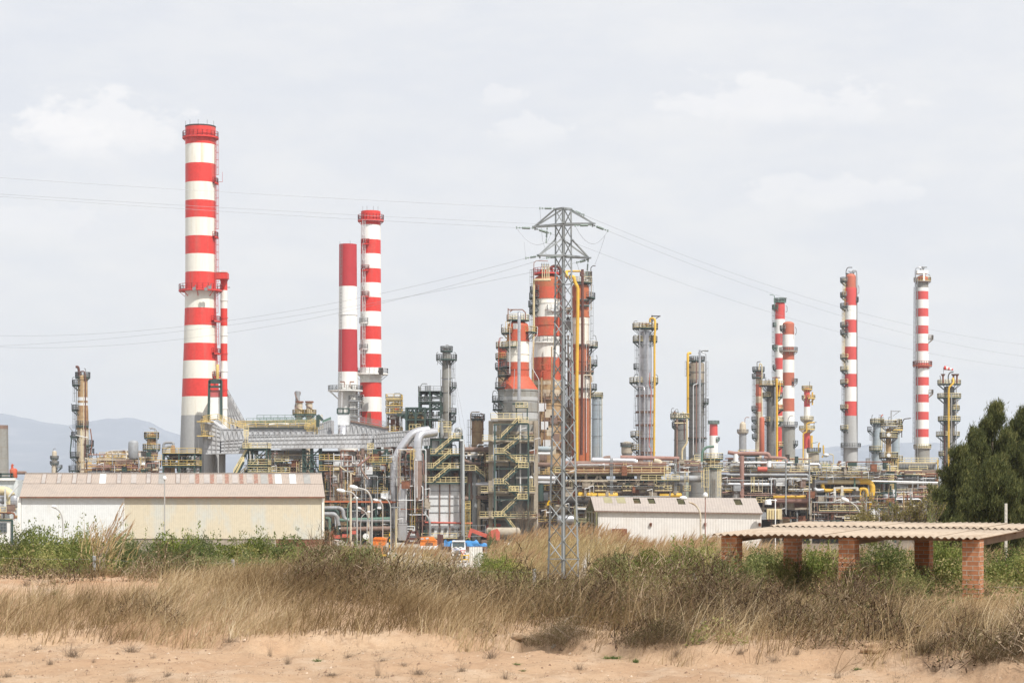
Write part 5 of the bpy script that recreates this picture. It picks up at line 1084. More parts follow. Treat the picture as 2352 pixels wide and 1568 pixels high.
c.plat(714,38,270,345,deck='cladw',rl='cladw');c.pipe([(1250,718,-7),(1265,718,-7),(1268,726,-7)],.8,'brown');c.pipe([(1271,760,-6),(1271,880,-6)],1.2,'cream');c.pipe([(1266,800,-6),(1266,1050,-6)],1.6,'rustybeige');c.pipe([(1243,865,-6),(1243,855,-6),(1258,855,-6),(1260,840,-6)],1.2,'redor');c.pipe([(1243,870,-6.3),(1243,1060,-6.3)],1.8,'rustybeige');c.pipe([(1250,905,-6.8),(1250,1060,-6.8)],1.2,'brown');c.pipe([(1240,841,-6),(1270,841,-6)],.9,'redor')
c.plat(916,37,200,340,deck='brown',rl='rust');c.plat(966,38,200,340,deck='brown',rl='rust');c.plat(1029,38,200,340,deck='brown',rl='rust')
for i in range(9):q=MB();q.box(P(1246+(i*13)%34,935+i*14,441.3),(1.6,.3,1.8));c.part('patch_plate',q,M[['cladw','beige','brown'][i%3]])
c.fittings(626,6,22,4,11,33,'redor');c.pipe([(1216.5,1000,-2),(1216.5,836,-2),(1222,820,-2)],.7,'cladw');c.pipe([(1236.5,1100,-8),(1236.5,875,-8),(1222,850,-8),(1222,790,-8),(1233,775,-8),(1234,757,-8),(1222,756,-8)],.7,'cladw')
c=Col('tall_vessel','tall orange and white vessel right behind the pylon with a fat yellow front pipe','vessel',1333.5,452,[(657,19),(660,19.5),(850,20),(1000,20.5),(1237,21)],[(657,0),(728.5,1),(792,0),(858,1),(916,0),(1043,0)],[M['orange'],M['white_stain'],M['redor']],dome=5,n=30,ring={690:0,728:0,744:1,792:0,830:0,858:0,916:0})
c.pipe([(1300,628,-3),(1300,640,-4),(1309,643,-5.5),(1316,640,-5.5),(1319,655,-5.5),(1325.5,665,-5.5),(1325.5,690,-5.5),(1323,880,-5.5),(1323,1066,-5.5)],3.9,'yellow',n=14,rad=1.1);c.pipe([(1299,626,-3),(1332,626,-3)],2.2,'yellow',n=10)
c.pipe([(1336,624,-5),(1336,800,-5),(1333.5,1045,-5)],3.2,'dkbrown',n=12);q=MB();p=P(1336,624,447);q.lathe(p.x,p.y,[(Z(621,447),.12),(Z(626,447),.42),(Z(634,447),.42)],10);c.part('pipe_end',q,M['dkbrown'])
for u,m in((1345,'cladw'),(1349,'pinkpipe'),(1341,'pinkpipe')):c.pipe([(u,735,-4.6),(u,1040,-4.6)],.6,m)
c.plat(649,27,-140,70,deck='green',rl='cream',rin=.5);c.plat(637,26,-60,60,deck='cladw',rl='cream',rin=1.5);c.plat(684,34,-50,40,rl='railg');c.plat(796,40,-45,45,rl='cream');c.plat(838,39,-40,45,rl='railg');c.plat(893,38,-40,45,rl='railg');c.plat(856,30,-60,40,rl='railg');c.ladder(796,655,-5);c.ladder(893,800,-5)
for v in(690,703,793,893):c.plat(v,25,250,320,deck='green',rl='railg',br=False,h=.15)
c.pipe([(1358,660,0),(1358,640,0),(1357,615,0),(1362,610,0),(1368,611,0)],.9,'dark');c.pipe([(1302,856,-5),(1362,856,-5)],1.7,'brown');c.pipe([(1340,864,-5),(1357,864,-5),(1357,880,-5)],1.7,'beige');c.pipe([(1354.5,820,-3),(1354.5,1060,-3)],1.8,'rustybeige');c.pipe([(1358,640,-1),(1357,700,-1),(1358,712,-1),(1349,715,-1),(1349,760,-1)],.7,'beige');c.hook(796,36,26,-8);c.hook(838,38,22,-3);c.pipe([(1349,830,-2),(1357,812,-2),(1358,800,-2)],1.1,'dark')
q=MB()
for k in range(4):x=X(1346+k*4,452);q.tube([(x,450,Z(636,452)),(x,450,Z(625,452))],.12,6)
c.part('vent',q,M['dark']);c.hook(637,8,12,-10);c.hook(637,10,13,9)
t=T('process_unit','rusty pipes, landings and a dark vessel seen through the pylon between the two tall vessels','process unit',(X(1300,456),456,0))
q=MB();q.capsule(P(1291,1040,457),P(1291,660,457),S(8,457));t.part('drum',q,M['dkbrown']);q=MB();q.capsule(P(1308,1040,459),P(1308,940,459),S(9,459));t.part('drum',q,M['rustybeige'])
clutter(t,1284,1320,690,1060,453,460,91,10,8,6,0,6,9,3,rm='railg',pal=['brown','rust','redor','grey','cladw','dkbrown','beige'])
c=Col('clad_column','pale blue grey clad column half lost in steam right of the orange vessel','column',1371,520,[(912,11.5),(1080,12),(1217,12)],[(912,0)],[M['bluegrey']],dome=3,ring=[928,960,1000]);c.plat(911,14,deck='green',rl='rail');c.pipe([(1371,915),(1371,1060)],.9,'silver',dy=-6.2);c.pipe([(1382,910),(1382,1060)],.7,'cream',dy=-2);c.fittings(911,5,9,4,9,35)
t=T('concrete_tower','concrete framed tower with pale yellow zigzag stairs between green posts below the bottle shaped vessel','stair tower',(X(1178,418),418,0))
YC=418
frame(t,1127,1231,[990,1011,1063,1132,1187],YC,YC+16,1,2,fm='beigecon',dm='beigecon',rails=False,cw=.9,bw=.6,vtop=966,decks=[1,2,3,4])
for v,ua,ub in((961,1127,1200),(1011,1107,1226),(1057,1116,1228),(1129,1104,1229),(1187,1101,1231)):
 q=MB();a,b=P(ua,v,YC-2.2),P(ub,v,YC-2.2);q.box((a+b)/2+V((0,1.3,-.15)),((b-a).length,2.8,.3));d=t.part('deck',q,M['beigecon']);q=MB();rail(q,[a+V((0,3,.02)),a+V((0,0,.02)),b+V((0,0,.02)),b+V((0,3,.02))],YC,step=1.35);t.part('railing',q,M['rail'],d)
q=MB()
for u in(1136.6,1213.5):q.bar(P(u,1252,YC-3.6),P(u,973,YC-3.6),.38)
for v in(974,1009,1043,1076,1112.5,1147,1187):q.bar(P(1135,v,YC-3.6),P(1215,v,YC-3.6),.2)
t.part('stair_post',q,M['green'])
for(ua,va,ub,vb)in((1152,1008,1192,967),(1155,1042,1192,1012),(1160,1045,1191,1066),(1155,1110,1195,1074),(1160,1115,1191,1142),(1152,1185,1194,1145),(1160,1190,1184,1222)):
 lo,hi=((ua,va),(ub,vb))if va>vb else((ub,vb),(ua,va));stair(t,P(*lo,YC-3.0),P(*hi,YC-3.0),YC)
for u,v in((1202,972),(1147,1042),(1202,1075),(1146,1112),(1200,1147),(1147,1187),(1196,1063),(1180,1129)):
 q=MB();p=P(u,v,YC-3.1);q.box(p,(2.0,1.4,.2));d=t.part('landing',q,M['green']);q=MB();rail(q,[p+V((-1,-.7,.1)),p+V((1,-.7,.1))],YC,step=.7);t.part('railing',q,M['rail'],d)
q=MB();q.lathe(X(1178,YC+5),YC+5,[(Z(975,YC+5),S(38,YC+5)),(Z(1128,YC+5),S(38,YC+5)),(Z(1200,YC+5),S(38,YC+5)),(0,S(30,YC+5))],28);M['drumgrey']=mat('grey_drum_cladding',(.225,.235,.235),.65,.1,dirt=(.17,.15,.12),amt=.6,scale=.6,stretch=4,var=.08,seams=4.5,seam_c=(.1,.09,.08));t.part('drum',q,M['drumgrey'])
for v in(985,1020,1060,1100,1150):q=MB();p=P(1140+(v*7)%60,v,YC-.8);q.bar(p,p+V((1.3,0,.3)),.14);t.part('strip_lamp',q,M['lampwhite'])
q=MB();q.slab([P(1127,1252,YC+16.6),P(1231,1252,YC+16.6),P(1231,1190,YC+16.6),P(1127,1190,YC+16.6)],(0,.4,0));t.part('shade_backing',q,M['dark'])  # dark sheet in place of shade at the back of the tower foot
q=MB();q.box(P(1190,927,YC),(2.4,2,.3));q.bar(P(1186,930,YC),P(1186,965,YC),.25);q.bar(P(1211,930,YC),P(1211,965,YC),.25);q.box(P(1198,936,YC),(2.6,2,.2));d=t.part('top_platform',q,M['green']);q=MB();rail(q,[P(1185,936,YC-1),P(1212,936,YC-1)],YC,step=.8);t.part('railing',q,M['rail'],d)
clutter(t,1130,1228,975,1190,YC-.6,YC+.8,92,1,4,2,0,1,0,1,pal=['grey','green','beige','brown','cladw']);clutter(t,1214,1232,990,1190,YC-2,YC+3,93,3,6,3,0,4,2,1)
t=T('process_unit','low yellow railed pipe landings behind the pylon between the concrete tower and the long rack','process unit',(X(1262,425),425,0))
for pts,r,m in(([(1215,1030),(1270,1031)],.6,'bluegrey'),([(1230,1041),(1268,1041)],.35,'lampwhite'),([(1213,1098),(1278,1099)],.65,'shiny'),([(1222,1106),(1275,1107)],.45,'cladw'),([(1240,1112),(1240,1150)],.8,'green'),([(1232,1066),(1270,1067)],.5,'brown'),([(1225,1200),(1225,1115)],.7,'galv')):
 q=MB();q.tube([P(u,v,420)for u,v in pts],r,10);t.part('pipe',q,M[m])
frame(t,1238,1286,[1090,1127,1150,1168,1199],422,432,2,1,fm='brown',dm='brown',rm='railo',cw=.35);q=MB();q.slab([P(1215,1255,445),P(1300,1255,445),P(1300,1070,445),P(1215,1070,445)],(0,.4,0));t.part('shade_backing',q,M['dark'])  # last slab is a dark sheet standing in for shade behind the landings
clutter(t,1222,1290,1070,1215,421,436,94,12,10,8,3,10,6,2,rm='railo')
M['redfar']=mat('pale_red_paint',(.58,.075,.065),.55,dirt=(.46,.07,.06),amt=.5,scale=.4,stretch=6,var=.05)
M['rustorange']=mat('sun_bleached_orange_paint',(.47,.13,.075),.6,dirt=(.36,.13,.08),amt=.6,scale=.5,stretch=4,var=.07)
c=Col('clad_column','tall aluminium clad column with yellow crown and long yellow pipe down its right side','column',1482,470,[(762,14),(886,14.5),(888,16.5),(1067,18),(1231,18.5)],[(762,0),(790,0)],[M['silver'],M['darkgrey']],n=28,dome=3,ring=[792,815,852,873])
c.plat(753.5,29.5,deck='green',rl='railo',rin=1.0);c.plat(784,29,120,240,rl='rail');c.plat(783,28,-45,40,rl='railo');c.plat(846,27,140,215,rl='railg',br=False);c.plat(878,37,120,235,rl='rail');c.plat(878,30,-55,40,rl='rail');c.plat(1001,34,130,225,rl='railo');c.plat(1032,32,130,225,rl='railo')
c.pipe([(1491,742,-3),(1491,733,-3),(1502,734,-3.5),(1502,760,-4),(1500.5,775,-4),(1500.5,900,-4),(1499,1075,-4)],2.5,'yellow',n=12);c.pipe([(1467,1062),(1467,758)],1.6,'silver',dy=-3.6);c.pipe([(1455,880,-2),(1456,889,-3),(1475,889,-5),(1477,897,-5.5),(1477,1066,-5.5)],1.4,'shiny');c.pipe([(1484,790),(1484,1066)],1.0,'shiny',dy=-5.6);c.pipe([(1489,858),(1488,885),(1492,900),(1488,1000),(1487,1025),(1491.5,1032),(1491.5,1066)],.8,'redmach',dy=-5.7);c.pipe([(1493,790),(1493,1060)],1.0,'silver',dy=-4.6)
for v in(909,946,976,1007,1039):c.plat(v,24,200,340,deck='brown',rl='rust',br=False,h=.1)
c.ladder(878,786,185);c.ladder(1066,1003,180,'railo');c.ladder(1000,880,182);c.fittings(753.5,8,14,6,14,41,'silver');c.hook(753,-27,16,9);c.hook(784,-28,14,8);c.hook(878,29,18,-8);c.hook(878,-26,18,10)
q=MB();q.bar(P(1497.5,760,469),P(1497.5,724,469),.3);q.bar(P(1497.5,726,469),P(1517,726,469),.25);q.bar(P(1497.5,738,469),P(1515,726,469),.2);c.part('davit',q,M['dark'])
for a in(140,40):q=MB();x,y=c.x+2.0*math.cos(R(a)),470-1.2;q.tube([V((x,y,Z(770,470))),V((x,y,Z(785,470)))],.35,8);c.part('nozzle',q,M['dark'])
c=Col('clad_column','broad grey brown domed column with a silver front pipe and yellow pipe on its left','column',1600,525,[(836,17.8),(1010,18),(1060,18.3),(1216,18.5)],[(836,2),(880,0)],[M['darkgrey'],M['brown'],M['beigecon']],dome=6,n=28,ring=[855,880,905,930,945,981])
c.plat(828,19,deck='green',rl='railg',rin=.6,br=False);c.plat(882,22,180,300,rl='railg');c.plat(1006,24,200,400,deck='green',rl='rust',h=.15);c.plat(925,28,-45,45,rl='railg')
c.pipe([(1585,812,-2),(1578,812,-2.5),(1577.5,830,-3),(1577.5,960,-3)],2.9,'yellow',n=12);c.pipe([(1602.5,1055),(1602.5,835),(1602.5,815),(1603,807)],2.7,'silver',dy=-5.8,n=12);c.pipe([(1588,1045),(1588,890),(1589,886),(1598,883),(1598,874)],1.0,'cladw',dy=-5.5);c.pipe([(1595.5,832),(1595.5,1040)],1.4,'pinkpipe',dy=-5.2);c.pipe([(1610,1055),(1610,960),(1616,950)],.9,'silver',dy=-5);c.pipe([(1620,1050),(1620,815),(1616,811),(1606,808)],1.1,'silver',dy=-2)
q=MB();q.tube(fillet([P(1604,812,522),P(1612,806,522),P(1627,805.5,522)],1),.22,6);c.part('gooseneck_lamp',q,M['railg']);c.ladder(925,830,-5);c.ladder(880,830,178);c.ladder(1005,928,-5);c.fittings(828,5,15,4,10,42)
for v in(842,860,914):c.plat(v,20,160,215,deck='green',rl='railg',br=False,h=.1)
c=Col('small_column','short dark column with round yellow platform, left of the broad grey brown domed column','column',1562,505,[(966,13),(1058,14),(1221,14)],[(966,0)],[M['darkgrey']],dome=3,ring=[985,1010])
c.plat(959.5,22.5,deck='green',rl='rail',rin=1.0);c.pipe([(1552,1055),(1552,963)],2.6,'brown',dy=-3.5);c.pipe([(1568,962),(1568,1010)],1.4,'dkbrown',dy=-4.6);c.pipe([(1546,972.5,-4.5),(1574,972.5,-4.5)],1.5,'cream');c.pipe([(1574,962,-4.5),(1574.5,1018,-4.5),(1563,1033,-4.5),(1563,1066,-4.5)],2.2,'cream',n=10);c.plat(979,19,140,220,rl='railg');c.hook(959,-20,22,6);c.pipe([(1551,955,0),(1551,940,0),(1557,939,0),(1558,950,0)],.7,'galv');c.fittings(959,7,14,6,16,43);c.pipe([(1578,958,-2),(1570,950,-2),(1566,946,-2)],1.0,'cream')
c=Col('squat_vessel','squat brown vessel blurred by heat haze left of the aluminium clad column','vessel',1440,640,[(1020,13),(1040,13),(1044,11.5),(1193,12)],[(1020,0),(1041,1)],[M['beigecon'],M['darkgrey']],dome=7);c.plat(1024,15,rl='railg',br=False)
c=Col('banded_stack','small pink and white stack blurred by heat haze right of the broad grey brown column','stack',1639,820,[(974,9),(1000,9.5),(1171,10)],[(974,0),(1000,1)],[M['redfar'],M['white']],dome=4);c.plat(972,13,rl='green2',br=False,deck='green2');c.plat(1010,14,-60,60,rl='green2',deck='green2')
c=Col('far_column','pale pinkish column blurred by heat haze left of the slim reddish column','column',1706,820,[(975,7),(1000,8.5),(1171,9)],[(975,1),(995,0)],[M['grey'],M['beige']],dome=7);c.plat(992,13,rl='beige',deck='beigecon');c.hook(970,5,12,10,'pinkpipe')
c=Col('slim_column','slim reddish ribbed column with a two tier crown, left of the close striped pair','column',1742,600,[(853,6.5),(1035,7.5),(1200,8)],[(853,0),(870,1),(882,0),(910,1),(925,0),(945,1)],[M['rustorange'],M['beige']],dome=3,n=14,ring=[885,905,935])
c.plat(851,14,deck='green',rl='railg');c.plat(867,15,deck='green',rl='railg',br=False);c.plat(941,16,120,240,rl='railg');c.plat(965,16,120,240,rl='railg');c.plat(985,16,120,240,rl='railg');c.plat(1005,15,120,240,rl='railg');c.pipe([(1737,850,-2),(1737,832,-2),(1745,831,-2)],.8,'dark');c.pipe([(1741,850,-2),(1743,835,-2),(1748,838,-2),(1748,990,-2.5)],1.3,'cream');c.ladder(1000,870,180)
c=Col('striped_column','taller of the close red and white right hand pair, with small green crown','column',1791.5,640,[(698,11.3),(880,11.6),(1194,12)],[(698,0),(733.3,1),(766.4,0),(793.4,1),(822,0),(848.5,1),(880,0),(905,1),(930,0),(955,1),(980,0)],[M['redfar'],M['white']],dome=5,n=24)
c.plat(708,18,130,240,deck='green2',rl='green2');c.plat(693,14,deck='green2',rl='green2',br=False,rin=.5);c.plat(749,17,150,210,rl='green2',br=False);c.plat(800,18,140,230,deck='green2',rl='green2');c.plat(846,17,150,210,rl='railg');c.pipe([(1777,708,-2),(1777,680,-2),(1770,678,-2),(1766,678,-2)],.8,'green2');c.ladder(800,700,182);c.pipe([(1803,703),(1806,706),(1806,716),(1803,718)],.8,'grey',dy=-2);c.fittings(694,5,9,6,14,46,'railg');c.ladder(880,805,182)
c=Col('striped_column','orange and white column with a rounded top, shorter of the close right hand pair','column',1811,600,[(744,13.2),(870,13.4),(980,13.8),(981,15),(1056,15.5),(1201,16)],[(744,0),(768.4,1),(797.1,0),(826.4,1),(855.7,0),(885.6,1),(915.2,0),(944.5,1),(976,2)],[M['rustorange'],M['white'],M['stack']],dome=6,n=26)
c.plat(756,20,140,230,rl='railg');c.plat(806,21,deck='beigecon',rl='railg',br=True);c.plat(878,21,-60,100,deck='grey',rl='railg');c.plat(977,21,rl='railg',deck='grey');c.plat(1020,22,-50,50,rl='railg');c.pipe([(1824,752),(1827,756),(1827,766),(1824,770)],.9,'grey',dy=-2);c.ladder(800,760,200);c.pipe([(1806,978,-4),(1806,962,-4),(1811,955,-4),(1818,955,-4)],.9,'grey');c.pipe([(1822,1058),(1825,1058),(1828,1070)],2,'cream',dy=-3);c.fittings(977,6,12,4,12,47)
c=Col('piped_column','dark column with broad yellow railed top and yellow pipe before the close striped pair','column',1772.5,530,[(888,11),(1056,12),(1215,12)],[(888,0)],[M['darkgrey']],dome=3)
c.plat(885,29,deck='dark',rl='railo',rin=1.0);c.plat(911,21,120,250,rl='rail');c.plat(911,25,-70,40,rl='railg');c.plat(967,22,120,240,rl='rail');c.plat(967,27,-70,30,rl='rail');c.plat(939,27,-60,30,rl='rail');c.plat(1024,27,-60,30,rl='rail')
c.pipe([(1779.5,880,-4),(1779.5,870,-4),(1780,1070,-4)],2.7,'yellow',n=12);c.pipe([(1785,878,-4.5),(1787,890,-4.5),(1784,912,-4.5)],1.5,'yellow');c.pipe([(1775,1060),(1775,890)],1.2,'silver',dy=-4.5);c.hook(885,-22,18,4);c.fittings(885,6,18,6,20,48);c.ladder(967,890,190);c.ladder(1050,970,190)
q=MB();q.capsule(P(1750,1040,528),P(1750,960,528),S(6,528));c.part('side_drum',q,M['rustorange'])
c=Col('banded_column','short red and white column tangled in yellow pipes right of the close striped pair','column',1853.5,720,[(892,6.8),(960,7),(1182,7.5)],[(892,0),(934,1),(963,2),(993,0),(1030,1)],[M['redfar'],M['white'],M['beige']],dome=2)
M['railfar']=M['railo']
c.plat(893,12,deck='railo',rl='railo');c.plat(914,19,-90,60,deck='railo',rl='railo');c.plat(963,15,deck='beigecon',rl='rail');c.plat(985,18,deck='railo',rl='rail');c.plat(915,12,140,220,deck='beigecon',rl='rail');c.pipe([(1842,1080),(1842,995),(1850,993),(1850,972),(1868,970)],1.6,'yellow',dy=-3);c.pipe([(1862,1030),(1862,1000)],3,'yellow',dy=-2);c.pipe([(1866,900),(1866,930)],1.8,'yellow');c.hook(892,6,16,1);c.hook(985,16,16,6)
c=Col('squat_vessel','low brown vessel with curled yellow pipes beside the blurred red and white column','vessel',1869,560,[(1042,12),(1066,13),(1208,14)],[(1042,0)],[M['beigecon']],dome=4);c.plat(1037,16,deck='olive',rl='railg',br=False);c.pipe([(1880,1040),(1880,1022),(1882,1016)],1.6,'yellow');c.pipe([(1888,1050),(1892,1045),(1891,1022)],1.8,'yellow');c.pipe([(1863,1030),(1864,1018),(1878,1015)],.6,'green2');q=MB();q.capsule(P(1897,1046,558),P(1897,1044,558),S(7,558));c.part('drum',q,M['cladw']);c.plat(1067,40,-80,30,deck='green2',rl='railg',br=False);c.pipe([(1904,1042),(1914,1044),(1914,1066)],1.1,'cream')
c=Col('striped_column','tallest right hand column, red and white bands hung with platforms on its left side','column',1954,590,[(636,12),(662,12.3),(664,14),(800,14),(955,14.5),(1020,15.5),(1080,16),(1202,16)],[(636,3),(662,0),(702,1),(734.7,0),(764.3,1),(796.5,0),(826.4,1),(858.6,0),(888.5,1),(921.6,0),(954.7,2)],[M['redfar'],M['white'],M['concrete'],M['rustorange']],dome=8,n=28,ring={662:0,1026:2})
for v in(646,680,705,749,766,822,850,880,938,985):c.plat(v,24,140,235 if v>700 else 220,rl='rail' if v>800 else 'railg',deck='green')
c.plat(1026,23,rl='railg',deck='grey',br=False);c.pipe([(1942,640),(1942,622),(1946,615),(1956,615)],.9,'dark',dy=-1);c.pipe([(1954,628),(1957,622),(1966,622),(1967,636),(1968,1078)],1.2,'grey',dy=-1);c.ladder(702,640,200,'railo');c.ladder(850,708,195,'railo');c.ladder(985,853,195);c.ladder(1060,988,190);c.pipe([(1971,655),(1973,660),(1973,672),(1970,675)],.8,'grey');c.fittings(630,4,9,2,9,49);c.hook(680,-18,14,6);c.plat(691,18,-40,30,rl='railg')
c=Col('striped_column','rightmost tall column, regular pink red and white bands under a white boxed head','column',2118.5,640,[(640,13),(660,13.4),(836,13.8),(838,14.8),(1020,14.2),(1030,16.5),(1194,17)],[(640,0),(648,2),(661,1),(669.2,0),(688.2,1),(708.4,0),(727.4,1),(748,0),(767,1),(788.7,0),(806.8,1),(833.2,0),(845.6,1),(866,0),(885.5,1),(905.4,0),(924.1,1),(945.3,0),(964,1),(984.8,0),(1003.5,1),(1023,2)],[M['redfar'],M['white'],M['stack']],dome=8,n=28)
c.plat(645.5,19.5,deck='beigecon',rl='railo');c.plat(839,22,deck='rustorange',rl='rustorange',h=1.3);c.plat(1028,20,deck='beigecon',rl='rail');q=MB();q.slab([P(2107,628,638),P(2132,628,638),P(2132,620.5,638),P(2107,620.5,638)],(0,4,0));q.bar(P(2122,645,637.5),P(2122,628,637.5),.5);c.part('head_box',q,M['white'])
c.pipe([(2101,1070),(2101,622),(2104,615),(2114,615),(2117,622)],1.6,'silver',dy=-1);c.pipe([(2104.5,1060),(2104.5,640)],.9,'railg',dy=-2);c.hook(645,18,14,-5);c.plat(778,25,-30,20,deck='beigecon',rl='beigecon',br=True);c.plat(903,25,-30,20,deck='beigecon',rl='beigecon',br=True);c.fittings(622,3,10,5,12,50);c.ladder(1028,660,188)
c=Col('piped_column','dark grey column with stacked round platforms and yellow pipe, just left of the pines','column',2180,560,[(890,12),(960,13),(1077,15),(1208,16)],[(890,0)],[M['darkgrey']],dome=4)
for v,r,a0,a1 in((881.5,26.5,0,360),(912.5,27,0,360),(940,24,-80,60),(965,25.5,0,360),(1000,30,110,240),(1000,24,-60,60),(1045,24,110,220)):c.plat(v,r,a0,a1,deck='green',rl='rail')
c.pipe([(2181,878,-4),(2181,868,-4),(2182,882,-5),(2171,890,-5),(2170,900,-5),(2170,1078,-5)],2.2,'yellow',n=10);c.pipe([(2176,1075),(2176,905)],1.3,'grey',dy=-5.2);c.pipe([(2165,1070),(2164,975)],1.4,'dkbrown',dy=-3);c.pipe([(2192,1070),(2192,890)],1.1,'grey',dy=-2.5);c.pipe([(2178,878),(2178,862),(2182,855),(2190,854)],1.3,'dark');c.ladder(1070,968,195);c.ladder(965,915,-30,'railo')
for u in(2166,2190,2198):q=MB();p=P(u,880,557);q.tube([p,p+V((0,0,2.0))],.25,6);q.lathe(p.x,p.y,[(p.z+2.6,.7),(p.z+2.0,.3)],8);c.part('valve',q,M['rust'])
c.hook(881,-20,18,-2)
q=MB();q.tube([P(2167,880,558),P(2167,843,558)],.06,5);c.part('windsock_mast',q,M['railg'])
sk_=MB();a,b=P(2168.5,844.5,558),P(2189,849,558);rr_=[.62,.55,.48,.4,.32,.25]
for i in range(5):sk_.tube([a.lerp(b,i/5),a.lerp(b,(i+1)/5)],[rr_[i],rr_[i+1]],10,m=i%2)
t=T('windsock','red and white windsock streaming right above the column beside the pines','windsock',a);t.part('sleeve',sk_,[M['red'],M['white']])
c=Col('small_column','blue grey column with a thick railed crown, left of the three short right hand columns','column',2014.5,545,[(972,9),(1030,9.4),(1032,10.2),(1077,11),(1212,11)],[(972,0)],[M['bluegrey']],dome=3);c.plat(971,16,rl='rail',deck='green');c.plat(989,22,120,220,rl='railg');c.plat(1033,18,110,300,rl='rail');c.hook(971,-12,18,3);c.hook(971,10,18,-6);c.pipe([(2022,968),(2024,955),(2028,952)],1.3,'rustorange');c.ladder(1070,1035,190);c.ladder(1030,992,190);c.ladder(1030,975,330,'rail');c.fittings(971,5,10,5,14,52)
c=Col('slim_column','slim brownish column with three disc platforms standing forward of the right hand rack','column',2041,432,[(985,6),(1030,6.2),(1052,6.4),(1100,7),(1243,8)],[(985,0),(1050,1)],[M['rustybeige'],M['beigecon']],dome=2,n=18);c.plat(977,18,rl='rail',deck='grey',rin=.4);c.plat(1004,20.5,rl='rail',deck='dark');c.plat(1050,21.5,rl='rail',deck='dark');c.hook(977,0,20,4,'grey');c.ladder(1048,1006,200,'railo');c.fittings(977,5,12,4,9,53);c.ladder(1200,1054,-60,'railo')
q=MB();q.bar(P(2047,977,431),P(2047,942,431),.25);q.bar(P(2047,944,431),P(2068,944,431),.2);q.bar(P(2051,955,431),P(2066,944,431),.15);c.part('davit',q,M['grey'])
for v in(998,1045):q=MB();p=P(2041.5,v,429.4);q.tube([p,p+V((0,.3,0))],.42,14);c.part('manhole',q,M['cladw'])
c=Col('small_column','pale green grey column with orange landings right of the slim brownish column','column',2057.5,520,[(985,8.5),(1077,9.5),(1218,10)],[(985,0)],[M['bluegrey']],dome=3);c.plat(986,16,rl='railo',deck='railo');c.pipe([(2071,1004),(2072,972),(2076,962),(2092,960)],1.1,'dark');c.plat(972,14,-60,80,rl='rail');c.plat(1056,16,200,340,rl='railo');c.fittings(972,3,9,4,11,54)
t=T('furnace_block','grey corrugated furnace block with yellow railed galleries left of the pines','furnace',(X(2106,500),500,0))
q=MB();q.slab([P(2065,1112,500),P(2150,1112,500),P(2150,1065,500),P(2065,1065,500)],(0,12,0));t.part('casing',q,M['panelgrey'])
q=MB()
for ua,ub in((2067,2086),(2134,2150)):q.slab([P(ua,1223,499),P(ub,1223,499),P(ub,1090,499),P(ua,1090,499)],(0,4,0))
t.part('leg',q,M['panelgrey']);q=MB();q.slab([P(2086,1223,505),P(2134,1223,505),P(2134,1112,505),P(2086,1112,505)],(0,3,0));t.part('casing',q,M['rustybeige'])
for v,ua,ub in((1062.5,2062,2156),(1090,2056,2166),(1135,2056,2160)):
 q=MB();a,b=P(ua,v,497.5),P(ub,v,497.5);q.box((a+b)/2+V((0,.8,-.12)),((b-a).length,2,.3));d=t.part('gallery',q,M['beigecon']);q=MB();rail(q,[a+V((0,2,0)),a,b,b+V((0,2,0))],500,step=1.7,h=1.25);t.part('railing',q,M['rail'],d)
q=MB();q.bar(P(2154,1225,497),P(2154,1055,497),.3);ladder(q,P(2060,1090,496.5),P(2060,1050,496.5),500);t.part('ladder',q,M['railo'])
for u in(2108,2096,2120):q=MB();q.tube([P(u,1160,496.5),P(u,1085,496.5)],.18,6);t.part('pipe',q,M['galv'])
q=MB();q.tube([P(1995,1107,480),P(2155,1110,480)],.22,8);t.part('pipe',q,M['cladw'])
YR=418
RK=[]
t=T('pipe_rack','long air cooler rack on beige trestles with dark fan rings, right of the pylon','pipe rack',(X(1430,YR),YR,0));RK.append(t)
for pts,r,m in(([(1290,1067),(1530,1069)],.85,'brown'),([(1360,1057),(1455,1058),(1462,1062)],.7,'shiny'),([(1425,1050),(1560,1053)],.45,'pinkpipe'),([(1380,1062),(1388,1052),(1402,1051)],.5,'brown'),([(1502,1058),(1514,1060),(1517,1068)],.7,'beige')):
 q=MB();q.tube(fillet([P(u,v,YR+2)for u,v in pts],1.5),r,12);t.part('pipe',q,M[m])
q=MB();q.slab([P(1290,1093,YR),P(1528,1093,YR),P(1528,1086,YR),P(1290,1086,YR)],(0,12,0));t.part('cooler_deck',q,M['olive'])
q=MB();q.slab([P(1290,1085.8,YR+.6),P(1528,1085.8,YR+.6),P(1528,1075,YR+.6),P(1290,1075,YR+.6)],(0,10,0));t.part('cooler_bank',q,M['rust'])
q=MB();a,b=P(1275,1085,YR-1.3),P(1540,1085,YR-1.3);q.box((a+b)/2+V((0,.7,-.1)),((b-a).length,1.5,.25));d=t.part('walkway',q,M['brown']);q=MB();rail(q,[a,b],YR,step=2.05,h=1.15);t.part('railing',q,M['rail'],d)
for u in(1325,1371,1435,1497):
 q=MB();q.lathe(X(u,YR+5),YR+5,[(Z(1092.5,YR+5),S(22,YR+5)),(Z(1098,YR+5),S(22,YR+5)),(Z(1101,YR+5),S(24,YR+5))],28,cap=(False,False));o=t.part('fan_ring',q,M['dark'])
 q=MB();z=Z(1097,YR+5);x=X(u,YR+5)
 for k in range(4):a_=k*math.pi/2+.4;q.bar((x,YR+5,z),(x+2*math.cos(a_),YR+5+2*math.sin(a_),z),.4,.06)
 q.tube([(x,YR+5,z-.4),(x,YR+5,z+.3)],.3,8);t.part('fan',q,M['grey'],o)
q=MB()
for u in(1346,1466,1546):q.bar(P(u,1250,YR),P(u,1087,YR),.55);q.bar(P(u,1250,YR+11),P(u,1087,YR+11),.55)
